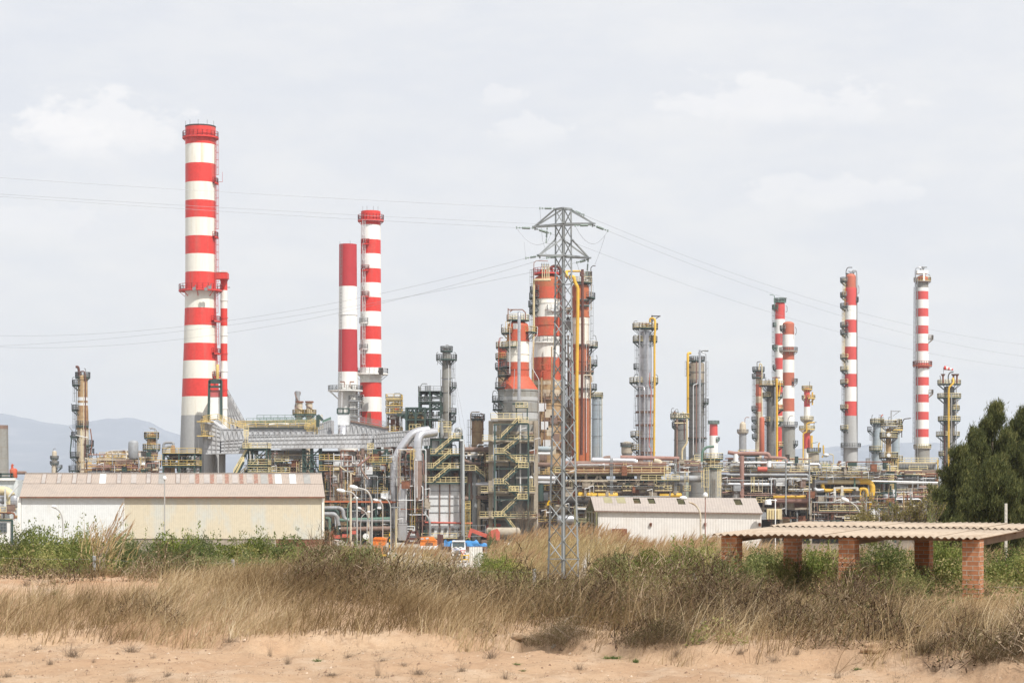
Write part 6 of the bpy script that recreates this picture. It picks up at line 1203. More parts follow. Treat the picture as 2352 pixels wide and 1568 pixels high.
for a,b in(((1349,1130),(1374,1092)),((1401,1130),(1376,1092))):q.bar(P(*a,YR-.05),P(*b,YR-.05),.45)
q.bar(P(1290,1130,YR-.1),P(1560,1130,YR-.1),.5,.6);q.bar(P(1290,1130,YR+11),P(1560,1130,YR+11),.5,.6);t.part('trestle',q,M['beigecon'])
q=MB();q.bar(P(1290,1104,YR+3),P(1540,1104,YR+3),.35);q.bar(P(1290,1150,YR+3),P(1560,1150,YR+3),.5);t.part('beam',q,M['green'])
q=MB()
for u in(1402,1404.6,1407.2,1550,1553):q.tube([P(u,1135,YR-1.6),P(u,1052,YR-1.6)],.09,6)
t.part('conduit',q,M['galv'])
for pts,r,m in(([(1330,1136.5),(1416,1136.5)],.68,'yellow'),([(1516,1137),(1564,1137)],.5,'yellow'),([(1300,1148),(1360,1148)],.8,'dark'),([(1535,1099),(1610,1099)],.7,'grey'),([(1318,1168),(1372,1169)],.2,'cladw')):
 q=MB();p_=[P(u,v,YR-1)for u,v in pts];q.capsule(p_[0],p_[1],r,12);t.part('pipe',q,M[m])
for ua,ub in((1365,1393),(1429,1455),(1502,1544),(1570,1586)):
 q=MB();a,b=P(ua,1127,YR-.8),P(ub,1127,YR-.8);q.box((a+b)/2,((b-a).length,2,.15));d=t.part('landing',q,M['brown']);q=MB();rail(q,[a+V((0,1,0)),a+V((0,-1,0)),b+V((0,-1,0)),b+V((0,1,0))],YR,step=.9);t.part('railing',q,M['rail'],d)
for u,va,vb in((1530,1120,1070),(1577,1108,1078),(1615,1120,1080)):q=MB();ladder(q,P(u,va,YR-1.8),P(u,vb,YR-1.8),YR,w=.7);t.part('ladder',q,M['rail'])
q=MB();q.capsule(P(1376,1123,YR+3),P(1380,1123,YR+3),.9);t.part('motor',q,M['yellow']);q=MB();q.capsule(P(1446,1123,YR+3),P(1450,1123,YR+3),.7);t.part('motor',q,M['yellow'])
q=MB();q.slab([P(1290,1250,YR+16),P(1560,1250,YR+16),P(1560,1106,YR+16),P(1290,1106,YR+16)],(0,.4,0));t.part('shade_backing',q,M['dark'])  # dark sheet standing in for shade under and behind the coolers
clutter(t,1295,1560,1103,1140,YR+1,YR+14,101,12,16,8,4,14,6,2,rmax=.25);clutter(t,1280,1390,1145,1215,YR-2,YR+13,102,14,8,6,3,8,3,1,pal=['brown','dark','rust','cladw','grey','beige'])
q=MB();q.bar(P(1320,1196,YR-6),P(1378,1198,YR-6),.4);q.bar(P(1320,1190,YR-6),P(1378,1192,YR-6),.3);q.bar(P(1321,1250,YR-6),P(1321,1160,YR-6),.5);t.part('pipe_trestle',q,M['olive'])
clutter(t,1535,1620,1056,1085,YR,YR+8,103,9,9,6,0,3,3,1,rmax=.18,pal=['cladw','pinkpipe','galv','brown','silver'])
t=T('concrete_vessel','stout grey concrete drum ringed by two yellow railed platforms amid the long rack','vessel',(X(1637,410),410,0))
q=MB();x=X(1637.5,410);q.lathe(x,410,[(Z(1064,410),S(14,410)),(Z(1073,410),S(19.5,410)),(0,S(19.8,410))],26);t.part('shell',q,M['stack'])
q=MB();q.lathe(x,410,[(Z(1052,410),S(17,410)),(Z(1060,410),S(17,410)),(Z(1066,410),S(10,410))],20);t.part('head',q,M['rustybeige'])
for v,r in((1053,23),(1074,23)):
 q=MB();q.lathe(x,410,[(Z(v,410),.3),(Z(v,410),S(r,410)),(Z(v,410)-.3,S(r,410)),(Z(v,410)-.3,.3)],22,sm=False,cap=(False,False));d=t.part('platform',q,M['green']);q=MB();rail(q,[V((x+S(r,410)*math.cos(R(a)),410+S(r,410)*math.sin(R(a)),Z(v,410)))for a in range(0,360,18)],410,True,step=1.1);t.part('railing',q,M['rail'],d)
q=MB();ladder(q,P(1637,1073,407.3),P(1637,1053,407.3),410,w=.8);ladder(q,P(1622,1140,407),P(1622,1075,407),410,w=.8);ladder(q,P(1652,1140,407),P(1652,1076,407),410);t.part('ladder',q,M['rail'])
q=MB();q.tube(fillet([P(1612,1060,409),P(1613,1036,409),P(1622,1026,409),P(1640,1025,409)],1.2),.25,8);t.part('pipe',q,M['green2'])
for u in(1624,1629):q=MB();q.tube([P(u,1142,407.2),P(u,1078,407.2)],.14,6);t.part('pipe',q,M['galv'])
t=T('pipe_rack','middle stretch of pipe rack with beige diagonal braces and a tall faded red post','pipe rack',(X(1770,420),420,0));RK.append(t)
for(ua,ub)in((1657,1862),):
 frame(t,ua,ub,[1090,1131,1165],420,432,3,1,fm='beigecon',dm='dark',rails=False,cw=.5,bw=.45,decks=[0],braces=[(0,0,-1),(1,0,3),(2,0,-1),(2,0,1)])
q=MB();a,b=P(1657,1083,418.6),P(1862,1083,418.6);q.box((a+b)/2+V((0,.6,-.1)),((b-a).length,1.3,.2));d=t.part('walkway',q,M['brown']);q=MB();rail(q,[a,b],420,step=2.0);t.part('railing',q,M['rail'],d)
q=MB();q.capsule(P(1680,1076,424),P(1858,1076,424),1.2,14);t.part('drum',q,M['grey'])
for pts,r,m in(([(1704,1144),(1704,1046)],.5,'pinkpipe'),([(1655,1112),(1778,1112),(1781,1108),(1781,1098)],.4,'silver'),([(1765,1101),(1860,1101)],.35,'grey'),([(1776,1140),(1850,1141)],.45,'yellow'),([(1778,1149),(1862,1149)],.55,'pinkpipe'),([(1740,1077),(1762,1077)],.5,'redmach'),([(1672,1038),(1688,1041),(1750,1041),(1765,1042),(1767,1050)],.42,'pinkpipe'),([(1690,1062),(1822,1062)],.26,'cladw'),([(1690,1060),(1690,1042)],.5,'lampwhite'),([(1766,1072),(1766,1058)],.5,'lampwhite'),([(1755,1050),(1805,1052),(1806,1062)],.35,'pinkpipe'),([(1860,1066),(1882,1066),(1883,1075)],.35,'silver'),([(1668,1090),(1855,1090),(1858,1098)],.3,'grey')):
 q=MB();q.tube(fillet([P(u,v,417.5)for u,v in pts],r*2.5),r,10);t.part('pipe',q,M[m])
q=MB();q.box(P(1721,1047,419),(3.9,3,.3));d=t.part('platform',q,M['green']);q=MB();a,b=P(1699,1046,417.5),P(1743,1046,417.5);rail(q,[a+V((0,3,0)),a,b,b+V((0,3,0))],420,step=.9,h=1.2);t.part('railing',q,M['rail'],d)
q=MB()
for a,b in(((1706,1050),(1706,1072)),((1738,1050),(1738,1072)),((1706,1053),(1806,1053)),((1708,1070),(1722,1055)),((1722,1055),(1737,1068))):q.bar(P(*a,418),P(*b,418),.22)
t.part('steelwork',q,M['green'])
for u in(1708,1711,1715,1719,1724):q=MB();q.tube([P(u,1145,418),P(u,1070+(u%5)*2,418)],.12,6);t.part('conduit',q,M[('galv','dark')[u%2]])
for u in(1805,1859):q=MB();q.tube([P(u,1180,414),P(u,1055,414)],.16,8);q.box(P(u,1055,414),(1.2,.2,.2));t.part('lamp_pole',q,M['galv'])
q=MB();q.slab([P(1655,1250,436),P(1870,1250,436),P(1870,1095,436),P(1655,1095,436)],(0,.4,0));t.part('shade_backing',q,M['dark'])  # dark sheet in place of the shaded depth of the middle rack
for ua,ub,v in((1666,1690,1128),(1725,1750,1128),(1810,1856,1128),(1795,1835,1152),(1737,1778,1153)):
 q=MB();a,b=P(ua,v,418.5),P(ub,v,418.5);q.box((a+b)/2,((b-a).length,1.6,.15));d=t.part('landing',q,M['brown']);q=MB();rail(q,[a+V((0,-.8,0)),b+V((0,-.8,0))],420,step=.9);t.part('railing',q,M['rail'],d)
q=MB();c0=P(1766,1182,412);q.slab([P(1762,1192,412),P(1796,1192,412),P(1796,1168,412),P(1762,1168,412)],(0,1.5,0));o=t.part('gate_frame',q,M['cream']);q=MB()
for k in range(5):q.bar(P(1763+k*6,1191,411.8),P(1763+k*6,1169,411.8),.15)
t.part('bars',q,M['rail'],o)
clutter(t,1660,1862,1093,1150,421,434,111,16,12,8,4,12,6,2,rmax=.25);clutter(t,1752,1866,1150,1215,418,432,112,12,8,8,3,8,4,1,pal=['brown','dark','rust','cladw','grey','beige','green','galv']);clutter(t,1660,1862,1058,1082,420,432,113,9,10,6,0,5,2,0,rmax=.16,pal=['cladw','pinkpipe','galv','brown','silver','green'])
q=MB();q.slab([P(1778,1170,423),P(1858,1170,423),P(1858,1153,423),P(1778,1153,423)],(0,3,0));t.part('tank',q,M['rust'])
t=T('pipe_rack','right stretch of pipe rack with looping yellow pipes and a silver U bend','pipe rack',(X(1965,425),425,0));RK.append(t)
frame(t,1864,2056,[1083,1106,1130,1165],425,437,4,1,fm='green',dm='dark',rm='rail',cw=.42,bw=.4,decks=[0,1])
for pts,r,m in(([(1888,1094),(1889,1112),(1891,1126),(1972,1127),(1976,1150)],.42,'yellow'),([(1952,1095),(1975,1095),(1977,1106)],.55,'yellow'),([(1975,1106),(1994,1105),(2004,1114),(2004,1130),(2000,1150),(1992,1165),(1993,1190)],.6,'yellow'),([(1972,1140),(1975,1122),(1990,1122),(1992,1140)],.4,'yellow'),([(1900,1106),(1872,1106),(1867,1116),(1872,1126),(1892,1126)],.55,'silver'),([(1880,1106),(1985,1106)],.5,'cream'),([(1905,1150),(1985,1148)],.55,'brown'),([(1918,1190),(1918,1160)],.5,'cladw'),([(1993,1104),(2155,1108)],.18,'lampwhite'),([(1995,1180),(1995,1107)],.2,'galv')):
 q=MB();q.tube(fillet([P(u,v,421)for u,v in pts],r*2.4,6),r,12);t.part('pipe',q,M[m])
q=MB()
for u in(1917,1969):q.bar(P(u,1205,420),P(u,1119,420),.5)
q.bar(P(1934,1140,420),P(1934,1115,420),.5);q.bar(P(1915,1120,420),P(1970,1120,420),.35);t.part('portal',q,M['cement'])
q=MB();a,b=P(1872,1112,422),P(1990,1112,422);q.box((a+b)/2,((b-a).length,1.6,.25));d=t.part('walkway',q,M['dark']);q=MB();rail(q,[a+V((0,-.8,0)),b+V((0,-.8,0))],422,step=1.5,h=1.6);t.part('railing',q,M['rail'],d)
q=MB();a,b=P(1862,1083,422),P(2062,1081,422);rail(q,[a,b],422,step=2);q.bar(P(1870,1074,422),P(1900,1074,422),.2);rail(q,[P(1885,1078,421),P(1900,1078,421)],421,h=1.5,step=.6);t.part('railing',q,M['rail'])
for u in(1905,1915,1930):q=MB();p=P(u,1098,424);q.box(p,(1.3,1,1.5));t.part('cabinet',q,M['cladw'])
q=MB();q.bar(P(1963,1128,420.5),P(1963,1094,420.5),.3);t.part('post',q,M['green2'])
q=MB();q.tube([P(1929,1058,424),P(1929,1080,424)],.35,8);q.tube([P(1925,1063,424),P(1925,1080,424)],.3,8);t.part('vent',q,M['rust'])
for u in(1883,1898,1912,1945,1955,1978,1990):q=MB();q.tube([P(u,1085,423),P(u,1058+(u*7)%12,423)],.1,6);t.part('vent',q,M[('galv','dark')[u%2]])
q=MB();q.slab([P(1864,1250,440),P(2060,1250,440),P(2060,1088,440),P(1864,1088,440)],(0,.4,0));t.part('shade_backing',q,M['dark'])  # dark sheet standing in for shade behind the looping pipes
clutter(t,1866,2056,1086,1215,425,438,121,22,22,16,5,18,9,3,rmax=.28);clutter(t,1866,2060,1130,1215,421,424,122,8,12,8,2,6,6,1,rmax=.16,pal=['cladw','galv','brown','green','lampwhite'])
t=T('process_unit','pipes and pale sheds half hidden by the bare tree left of the pines','process unit',(X(2110,430),430,0))
clutter(t,2050,2175,1120,1215,425,445,131,14,12,8,4,12,6,1);q=MB();q.slab([P(2050,1245,448),P(2180,1245,448),P(2180,1140,448),P(2050,1140,448)],(0,.4,0));t.part('shade_backing',q,M['dark'])  # last slab is a dark sheet for the shade behind this pipework
clutter(t,2056,2170,1080,1100,440,450,132,5,4,3,0,3,2,0)
def lamp(label,pts,Y,head,r=.13,m='pole',base=None):
 """pts (u, v) from the foot up; head = (u0, v0, u1, v1) of the white lantern"""
 a=P(*pts[0],Y);zg=zt(a.x,Y,False);t=T('street_lamp',label,'street lamp',(a.x,Y,zg),'curved street lamps round the yard')
 p=[V((a.x,Y,zg))]+[P(u,v,Y)for u,v in pts[1:]];q=MB();q.tube(fillet(p,S(28,Y),8),r,8);t.part('post',q,M[m])
 a,b=P(head[0],head[1],Y),P(head[2],head[3],Y);q=MB();d=b-a
 q.tube([a,a+d*.08,a+d*.4,a+d*.8,b],[.05,r*1.6,r*2.4,r*2.2,r*.8],10);t.part('lantern',q,M['lampwhite'])
lamp('short curved lamp showing only its bent neck against the white end of the warehouse',[(146,1240),(144,1190),(137,1171),(120,1163)],300,(118,1162,130,1164),.10)
lamp('lamp with two lanterns leaning left of the others, in front of the yellow catwalks',[(820,1260),(820,1148),(812,1131),(790,1127)],320,(773,1124,793,1128))
lamp('nearest and tallest curved lamp leaning left over the yard',[(854,1270),(854,1146),(844,1125),(820,1120)],310,(802.5,1116.5,822,1120.5),.15)
lamp('curved lamp leaning right on a green post beside the tall rusty pole',[(797,1260),(798,1175),(799,1158),(808,1147),(815,1144)],345,(812,1143,823,1143),.09,'green2')
lamp('slim curved lamp leaning left just left of the fat bright pipe',[(879,1262),(879,1160),(874,1151),(866,1148)],350,(857,1146,868,1149),.1)
lamp('curved lamp half behind the fat bright pipe',[(897.5,1255),(897,1160),(891,1148),(882,1143)],372,(874.5,1141,886,1144),.1)
lamp('small lamp leaning right behind the nearest curved lamp',[(843,1262),(843,1195),(848,1175),(862,1168)],360,(866,1166,876,1167),.08)
lamp('low lamp whose big white lantern looks left in the middle of the lamp group',[(851,1262),(849,1200),(840,1175),(828,1168)],352,(819,1164,830,1168),.09)
lamp('thin twin stemmed lamp bending right beside the low lamp',[(828,1262),(828,1205),(830,1185),(843,1176)],356,(843,1176,850,1174),.08)
lamp('curved lamp leaning left over the shed roof, its post against the off white wall',[(1610,1260),(1609,1178),(1600,1160),(1582,1152)],236,(1561,1142.5,1578,1143.5),.10,'beige')
lamp('street lamp with its lantern before the yellow pipes, neck rising right from the bare tree',[(1990,1260),(1985,1200),(1968,1163),(1952,1152)],200,(1933,1143.5,1950,1152),.09)
def pole(label,u,vt,Y,r=.12,m='pole',head=None):
 a=P(u,vt,Y);zg=zt(a.x,Y,False);t=T('lamp_pole',label,'lamp pole',(a.x,Y,zg));q=MB();q.tube([(a.x,Y,zg),tuple(a)],[r*1.25,r*.85],8);t.part('post',q,M[m]);q=MB()
 if head=='ball':q.lathe(a.x,Y,[(a.z+.55,.02),(a.z+.45,.22),(a.z+.2,.32),(a.z,.3),(a.z-.12,.12)],12);t.part('lantern',q,M['lampwhite'])
 elif head:q.box(a+V((head*.5,0,.05)),(1.9,.4,.22));t.part('lantern',q,M['galv'])
pole('straight pole with a white domed lamp on top before the cream warehouse wall',378,1100,318,.11,head='ball')
pole('tall rust beige pole with a flat grey lamp in front of the rusty drum',805.5,1082.5,330,.17,'beige',head=-.9)
pole('slim pole with a small white ball lamp beside the bent lamp on the shed roof',1620,1140,240,.07,'pinkpipe',head='ball')
pole('thin pale pole just right of the fat bright pipe',909.5,1165,400,.14,'cream',head=.01)
t=T('security_camera','white dome security camera on a bracket at the right end of the shed','camera',P(1775,1156,248));q=MB();p=P(1757,1156,248);q.bar(p+V((.5,0,.5)),p+V((1.5,0,.4)),.12);q.bar(V((p.x+1.3,248,zt(p.x,248))),p+V((1.3,0,.6)),.1);t.part('bracket',q,M['lampwhite']);q=MB();q.lathe(p.x+.4,248,[(p.z+.5,.1),(p.z+.4,.38),(p.z,.42),(p.z-.12,.42)],14);t.part('housing',q,M['lampwhite']);q=MB();q.lathe(p.x+.4,248,[(p.z-.12,.32),(p.z-.35,.22),(p.z-.45,.02)],12);t.part('lens_dome',q,M['black'])
def wheel(t,x,y,z,r,w=.32):
 q=MB();q.tube([(x-w/2,y,z),(x+w/2,y,z)],r,18);o=t.part('tyre',q,M['black']);q=MB();q.tube([(x-w/2-.01,y,z),(x+w/2+.01,y,z)],r*.5,12);t.part('rim',q,M['grey'],o)
YT=338;tx=X(1053,YT);zt0=.06
t=T('truck','white cab truck facing out of the yard with blue lettering on its bonnet','truck',(tx,YT+3,zt0))
w2=S(16,YT);zb_,zm,zt2=Z(1271,YT),Z(1258,YT),Z(1243.5,YT)
q=MB();q.slab([(tx-w2,YT,zm-.0),(tx+w2,YT,zm),(tx+w2,YT-.25,zb_+.15),(tx-w2,YT-.25,zb_+.15)],(0,2.1,0));q.slab([(tx-w2,YT+.05,zm),(tx+w2,YT+.05,zm),(tx+w2*.93,YT+.35,zt2),(tx-w2*.93,YT+.35,zt2)],(0,1.8,0));q.box((tx,YT+1.2,zt2+.08),(w2*1.85,1.9,.18));q.box((tx,YT+.2,zt2+.1),(w2*1.7,.3,.16));t.part('cab',q,M['truckwhite'])
q=MB();q.slab([(tx-w2*.86,YT+.02,zm+.12),(tx+w2*.86,YT+.02,zm+.12),(tx+w2*.82,YT+.28,zt2-.12),(tx-w2*.82,YT+.28,zt2-.12)],(0,-.02,0));t.part('windscreen',q,M['glass'])
q=MB();q.box((tx-.45,YT-.06,zm+.14),(.5,.06,.12));q.box((tx+.4,YT-.06,zm+.14),(.5,.06,.14));t.part('dashboard_papers',q,M['white'])
q=MB()
for z in(zm-.42,zm-.62):q.box((tx+.0,YT-.17-(zm-z)*.25,z),(w2*1.1,.1,.09))
q.box((tx-.6,YT-.1,zm-.06),(.22,.1,.05));q.box((tx+.3,YT-.1,zm-.06),(.22,.1,.05));t.part('grille',q,M['dark'])
q=MB();q.box((tx,YT-.2,zb_-.14),(w2*2.05,.5,.52));q.box((tx,YT+1.2,zb_-.3),(w2*1.6,2,.5));t.part('bumper',q,M['dark'])
for s in(-1,1):
 q=MB();q.tube([(tx+s*w2*.78,YT-.5,zb_-.12),(tx+s*w2*.78,YT-.44,zb_-.12)],.17,12);t.part('headlight',q,M['lampwhite'])
 q=MB();q.box((tx+s*(w2+.14),YT+.1,zm+.55),(.16,.12,.6));q.bar((tx+s*w2*.9,YT+.2,zm+.85),(tx+s*(w2+.14),YT+.1,zm+.8),.04);t.part('mirror',q,M['dark']);wheel(t,tx+s*w2*.78,YT+1.0,.55,.5)
 wheel(t,tx+s*w2*.78,YT+5.0,.55,.5)
q=MB();q.box((tx+.3,YT-.47,zb_-.13),(.5,.03,.14));t.part('number_plate',q,M['white'])
q=MB();q.box((tx,YT+4.6,1.25),(w2*1.8,4.6,.3));q.bar((tx-.2,YT+3,1.4),(tx+.5,YT+3.2,3.9),.8,.5);q.bar((tx+.5,YT+3.2,3.9),(tx+.0,YT+5,3.6),.4);t.part('crane_body',q,M['dark'])
def text(t,s,loc,size,m,rot=(R(90),0,0),parent=None,name='lettering',thick=.01):
 cu=bpy.data.curves.new(name,'FONT');cu.body=s;cu.size=size;cu.align_x='CENTER';cu.align_y='CENTER';cu.extrude=thick
 ob=bpy.data.objects.new(name,cu);COL.objects.link(ob);dg=bpy.context.evaluated_depsgraph_get();me=bpy.data.meshes.new_from_object(ob.evaluated_get(dg));bpy.data.objects.remove(ob)
 me.materials.clear();me.materials.append(m);o=bpy.data.objects.new(name,me);COL.objects.link(o);o.parent=parent or t.o;o.location=V(loc)-t.loc;o.rotation_euler=rot;return o
text(t,'CMSA',(tx-.42,YT-.13,zm-.22),.36,M['bluetext'])
t=T('truck','bright orange truck with a high boxy cab standing left of the fat bright pipe','truck',(X(868,345),345,0));Yq=345
q=MB();q.slab([P(856,1252,Yq),P(883,1252,Yq),P(886.5,1237,Yq),P(857,1235.5,Yq)],(0,5.5,0));q.bar(P(858,1236,Yq-.1),P(886,1237.5,Yq-.1),.25);q.box(P(871,1235,Yq+1),(1.6,1.2,.3))
for u in(863,877):q.bar(P(u,1252,Yq-.08),P(u+.5,1237,Yq-.08),.12)
t.part('tipper_body',q,M['truckorange'])
q=MB();q.slab([P(860,1275,Yq-2),P(878.5,1275,Yq-2),P(879,1254.5,Yq-1.7),P(861,1254.5,Yq-1.7)],(0,1.9,0));t.part('cab',q,M['truckorange'])
q=MB();q.slab([P(862,1263,Yq-1.95),P(876,1263,Yq-1.95),P(876,1256.5,Yq-1.85),P(862.5,1256.5,Yq-1.85)],(0,-.05,0));t.part('windscreen',q,M['glass'])
q=MB();q.box(P(882,1262,Yq-1),(.7,.6,1.1));q.box(P(884,1269,Yq-.5),(1.0,1,.9));t.part('engine_box',q,M['dark']);q=MB();q.bar(P(860,1276,Yq-2.2),P(888,1274,Yq-2.2),.3);t.part('bumper',q,M['signyellow'])
for u in(863,876):wheel(t,X(u,Yq),Yq-1,.6,.6)
for u in(863,880):wheel(t,X(u,Yq),Yq+4,.6,.6)
q=MB();q.box((X(868,Yq),Yq+1.8,1.0),(1.0,7,.4));t.part('chassis',q,M['dark'])
Yq=342;ex=X(983,Yq)
t=T('low_loader','white low truck seen from behind carrying the orange excavator','truck',(ex,Yq,0))
q=MB();q.slab([P(967,1261,Yq-2),P(1003,1261,Yq-2),P(1003,1253.5,Yq-2),P(967,1253.5,Yq-2)],(0,6,0));t.part('bed',q,M['truckwhite']);q=MB();q.box((ex+.1,Yq+.5,.9),(2.0,5,.6));q.box(P(985,1270,Yq-1.9),(.9,.2,1.2));t.part('chassis',q,M['dark'])
for u in(970,1000):q=MB();q.box(P(u,1274,Yq-2.1),(.35,.12,.3));t.part('tail_lamp',q,M['signred'])
for u in(972,999):
 for dy in(-.8,3):wheel(t,X(u,Yq),Yq+dy,.62,.6)
t=T('excavator','orange excavator with a pale side window on the white low truck','excavator',(ex,Yq+1,Z(1254,Yq)))
q=MB();q.slab([P(964,1253,Yq),P(1003,1253,Yq),P(1003,1241,Yq),P(998,1238,Yq),P(966,1240,Yq)],(0,3,0));q.slab([P(966,1240.5,Yq+.1),P(998,1238.5,Yq+.1),P(996,1233,Yq+.2),P(990,1232,Yq+.2),P(966,1233,Yq+.2)],(0,1.7,0));q.bar(P(967,1240,Yq-.08),P(1001,1240,Yq-.08),.15);t.part('body',q,M['truckorange'])
q=MB();q.slab([P(966.5,1238,Yq),P(974,1238,Yq),P(973.5,1235,Yq),P(966.5,1235,Yq)],(0,-.04,0));q.slab([P(978,1238,Yq),P(986,1237,Yq),P(984,1233.5,Yq),P(978,1234,Yq)],(0,-.04,0));t.part('window',q,M['patchwhite'])
q=MB();q.box(P(986,1249,Yq-.05),(1.2,.1,.5));t.part('vent',q,M['dkbrown'])
t=T('give_way_sign','white upside down triangle sign with thin red rim in front of the white truck','road sign',(X(1063,326),326,0.02));q=MB();a,b,c_=P(1057.5,1263,326),P(1069,1263,326),P(1063.2,1272.5,326);q.slab([a,c_,b],(0,.03,0));o=t.part('plate',q,M['white']);q=MB()
for k,l in((a,b),(b,c_),(c_,a)):q.bar(k-V((0,.02,0)),l-V((0,.02,0)),.05,.09)
t.part('rim',q,M['signred'],o);q=MB();q.tube([(c_.x,326.06,0),(c_.x,326.06,c_.z+.3)],.05,8);t.part('post',q,M['galv'])
t=T('barrier','low yellow two bar barrier beside the give way sign','barrier',(X(1068,330),330,0));q=MB()
for v in(1274.5,1284):q.bar(P(1059,v,330),P(1078,v,330),.16)
for u in(1061,1077):q.bar(P(u,1272,330),(X(u,330),330,0),.13)
t.part('bars',q,M['signyellow'])
t=T('sheet_fence','pale corrugated sheet fence with white ribs right of the white truck','fence',(X(1092,331),331,0));q=MB();q.slab([(X(1078,331),331,0),(X(1107,331),331,0),(X(1107,331),331,Z(1256,331)),(X(1078,331),331,Z(1256,331))],(0,.1,0));t.part('sheet',q,M['white_sheet']);q=MB()
for k in range(8):u=1079.5+k*3.9;q.bar((X(u,331),330.93,0),(X(u,331),330.93,Z(1255.5,331)),.13)
q.bar(P(1084,1266,330.9),P(1089,1276,330.9),.1);t.part('rib',q,M['white'])
q=MB();pts=[]
n=26
for i in range(n+1):
 x=lerp(X(1020,372),X(1120,372),i/n);dip=.5*mnoise.noise((i*.6,0,0))
 for k in range(4):pts.append((x,372+.5*mnoise.noise((i*.7,k*1.3,5)),lerp(Z(1254,372),Z(1241+(6 if i>20 else 0),372)+dip,k/3)))
fs_=[(i*4+k,(i+1)*4+k,(i+1)*4+k+1,i*4+k+1)for i in range(n)for k in range(3)];q.add(pts,fs_,0,True);q.add([(a_,b_+.05,c2)for a_,b_,c2 in pts],[f[::-1]for f in fs_],0,True)
solo('tarpaulin',q,M['blue'],'crumpled bright blue tarpaulin over a low heap behind the white truck','tarpaulin',(X(1070,372),372,0))
q=MB();
for k in range(26):x=lerp(X(1018,374),X(1122,374),rnd.random());q.box((x,374+rnd.uniform(0,2),rnd.uniform(.3,1.6)),(rnd.uniform(.6,2.2),rnd.uniform(.4,1.2),rnd.uniform(.4,1.6)),rnd.uniform(-.4,.4))
solo('pallet_stack',q,M['brown'],'brown heap of pallets and timber just behind the blue tarpaulin','pallets',(X(1070,374),374,0))
q=MB();rail(q,[P(1030,1233,384),P(1115,1232,384)],384,h=2.2,step=1.8)
solo('site_fence',q,M['galv'],'thin grey mesh panel fence in front of the furnace foot','fence',(X(1070,384),384,Z(1233,384)))
t=T('red_excavator','faded red excavator with its jointed arm bent to the ground behind the blue tarpaulin','excavator',(X(1110,380),380,0));q=MB();pts=[P(1077,1234,380),P(1082,1216,380),P(1120,1231,380)];q.bar(pts[0],pts[1],.5,.55);t.part('stick',q,M['redmach']);q=MB();q.bar(pts[1]+V((-.2,.03,0)),pts[2],.5,.7);t.part('boom',q,M['redmach']);q=MB();q.slab([P(1120,1240,379),P(1148,1240,379),P(1148,1222,379),P(1142,1214,379),P(1128,1218,379),P(1120,1226,379)],(0,2.6,0));t.part('body',q,M['redmach']);q=MB();q.capsule((X(1122,380),380,.5),(X(1148,380),380,.5),.5);t.part('track',q,M['black']);q=MB();q.box((X(1135,380),380.3,1.3),(1.6,1.6,1.2));t.part('turntable',q,M['dark'])
q=MB();q.capsule(P(1121,1222,392),P(1190,1222,392),1.0,14);solo('pipe_section',q,M['beigecon'],'long pale grey pipe lying behind the red excavator','pipe',(X(1155,392),392,Z(1234,392)))
for k,(u,l)in enumerate(((1160,'white wrapped bundle beneath the concrete tower'),(1182,'pale blue crate half hidden by reeds beneath the concrete tower'),(1204,'white tarred sack heap left of the pylon foot'))):
 q=MB();p=P(u,1238,370)
 for j in range(5):q.box((p.x+rnd.uniform(-.7,.7),370+rnd.uniform(0,1),rnd.uniform(.3,p.z)),(rnd.uniform(.7,1.3),.8,rnd.uniform(.5,.9)),rnd.uniform(0,1))
 solo(('bundle','crate','sack_heap')[k],q,M[('white','bluegrey','white')[k]],l,('bundle','crate','sacks')[k],(p.x,370,0))
t=T('steel_cradle','dark brown trapezoid steel cradle with a curved top left of the furnace','cradle',(X(949,392),392,0));q=MB()
for a,b in(((931,1252),(942,1219)),((968,1252),(956,1219)),((936,1237),(963,1237)),((933,1246),(966,1246)),((942,1219),(946,1222)),((946,1222),(953,1222)),((953,1222),(956,1219))):q.bar(P(*a,392),P(*b,392),.75,.5)
t.part('frame',q,M['dkbrown']);q=MB();q.slab([P(938,1236,392.2),P(961,1236,392.2),P(958,1229,392.2),P(941,1229,392.2)],(0,.2,0));t.part('panel',q,M['patchwhite'])
for k,u in enumerate((1008,1014.5)):q=MB();q.bar((X(u,388),388,0),P(u,1227,388),.6,.3);solo('steel_post',q,M['dkbrown'],('left' if k==0 else 'right')+' of two short rusty posts in front of the furnace','post',(X(u,388),388,0))
q=MB();q.tube([(X(899,385),385,0),P(899,1222,385)],.55,12);solo('bollard',q,M['dark'],'dark round bollard post at the foot of the fat bright pipe','bollard',(X(899,385),385,0))
t=T('marker_post','black and yellow striped post at the foot of the fat bright pipe','post',(X(895.5,382),382,0))
for i in range(6):q=MB();z0=i*.55;q.bar((X(895.5,382),382,z0),(X(895.5,382),382,z0+.549),.28);t.part('stripe',q,M[('black','signyellow')[i%2]])
q=MB();q.slab([(X(886,400),400,0),(X(965,400),400,0),(X(965,400),400,.9),(X(886,400),400,.9)],(0,.4,0));solo('low_wall',q,M['cement'],'low pale kerb wall along the back of the yard behind the orange vehicles','wall',(X(920,400),400,0))
clutter(RK[0],1292,1560,1060,1088,416,424,201,8,14,6,0,4,1,2,rmax=.13,pal=['cladw','pinkpipe','galv','brown','grey','rust','dark','beige'],nlamp=2)
clutter(RK[0],1292,1560,1100,1140,416,419,202,9,16,8,0,8,3,2,rmax=.13,pal=['cladw','pinkpipe','galv','brown','grey','rust','dark','beige'],nlamp=2)
clutter(RK[1],1658,1864,1095,1140,416,420,203,10,16,10,0,8,3,2,rmax=.13,pal=['cladw','pinkpipe','galv','brown','grey','rust','dark','beige'],nlamp=2)
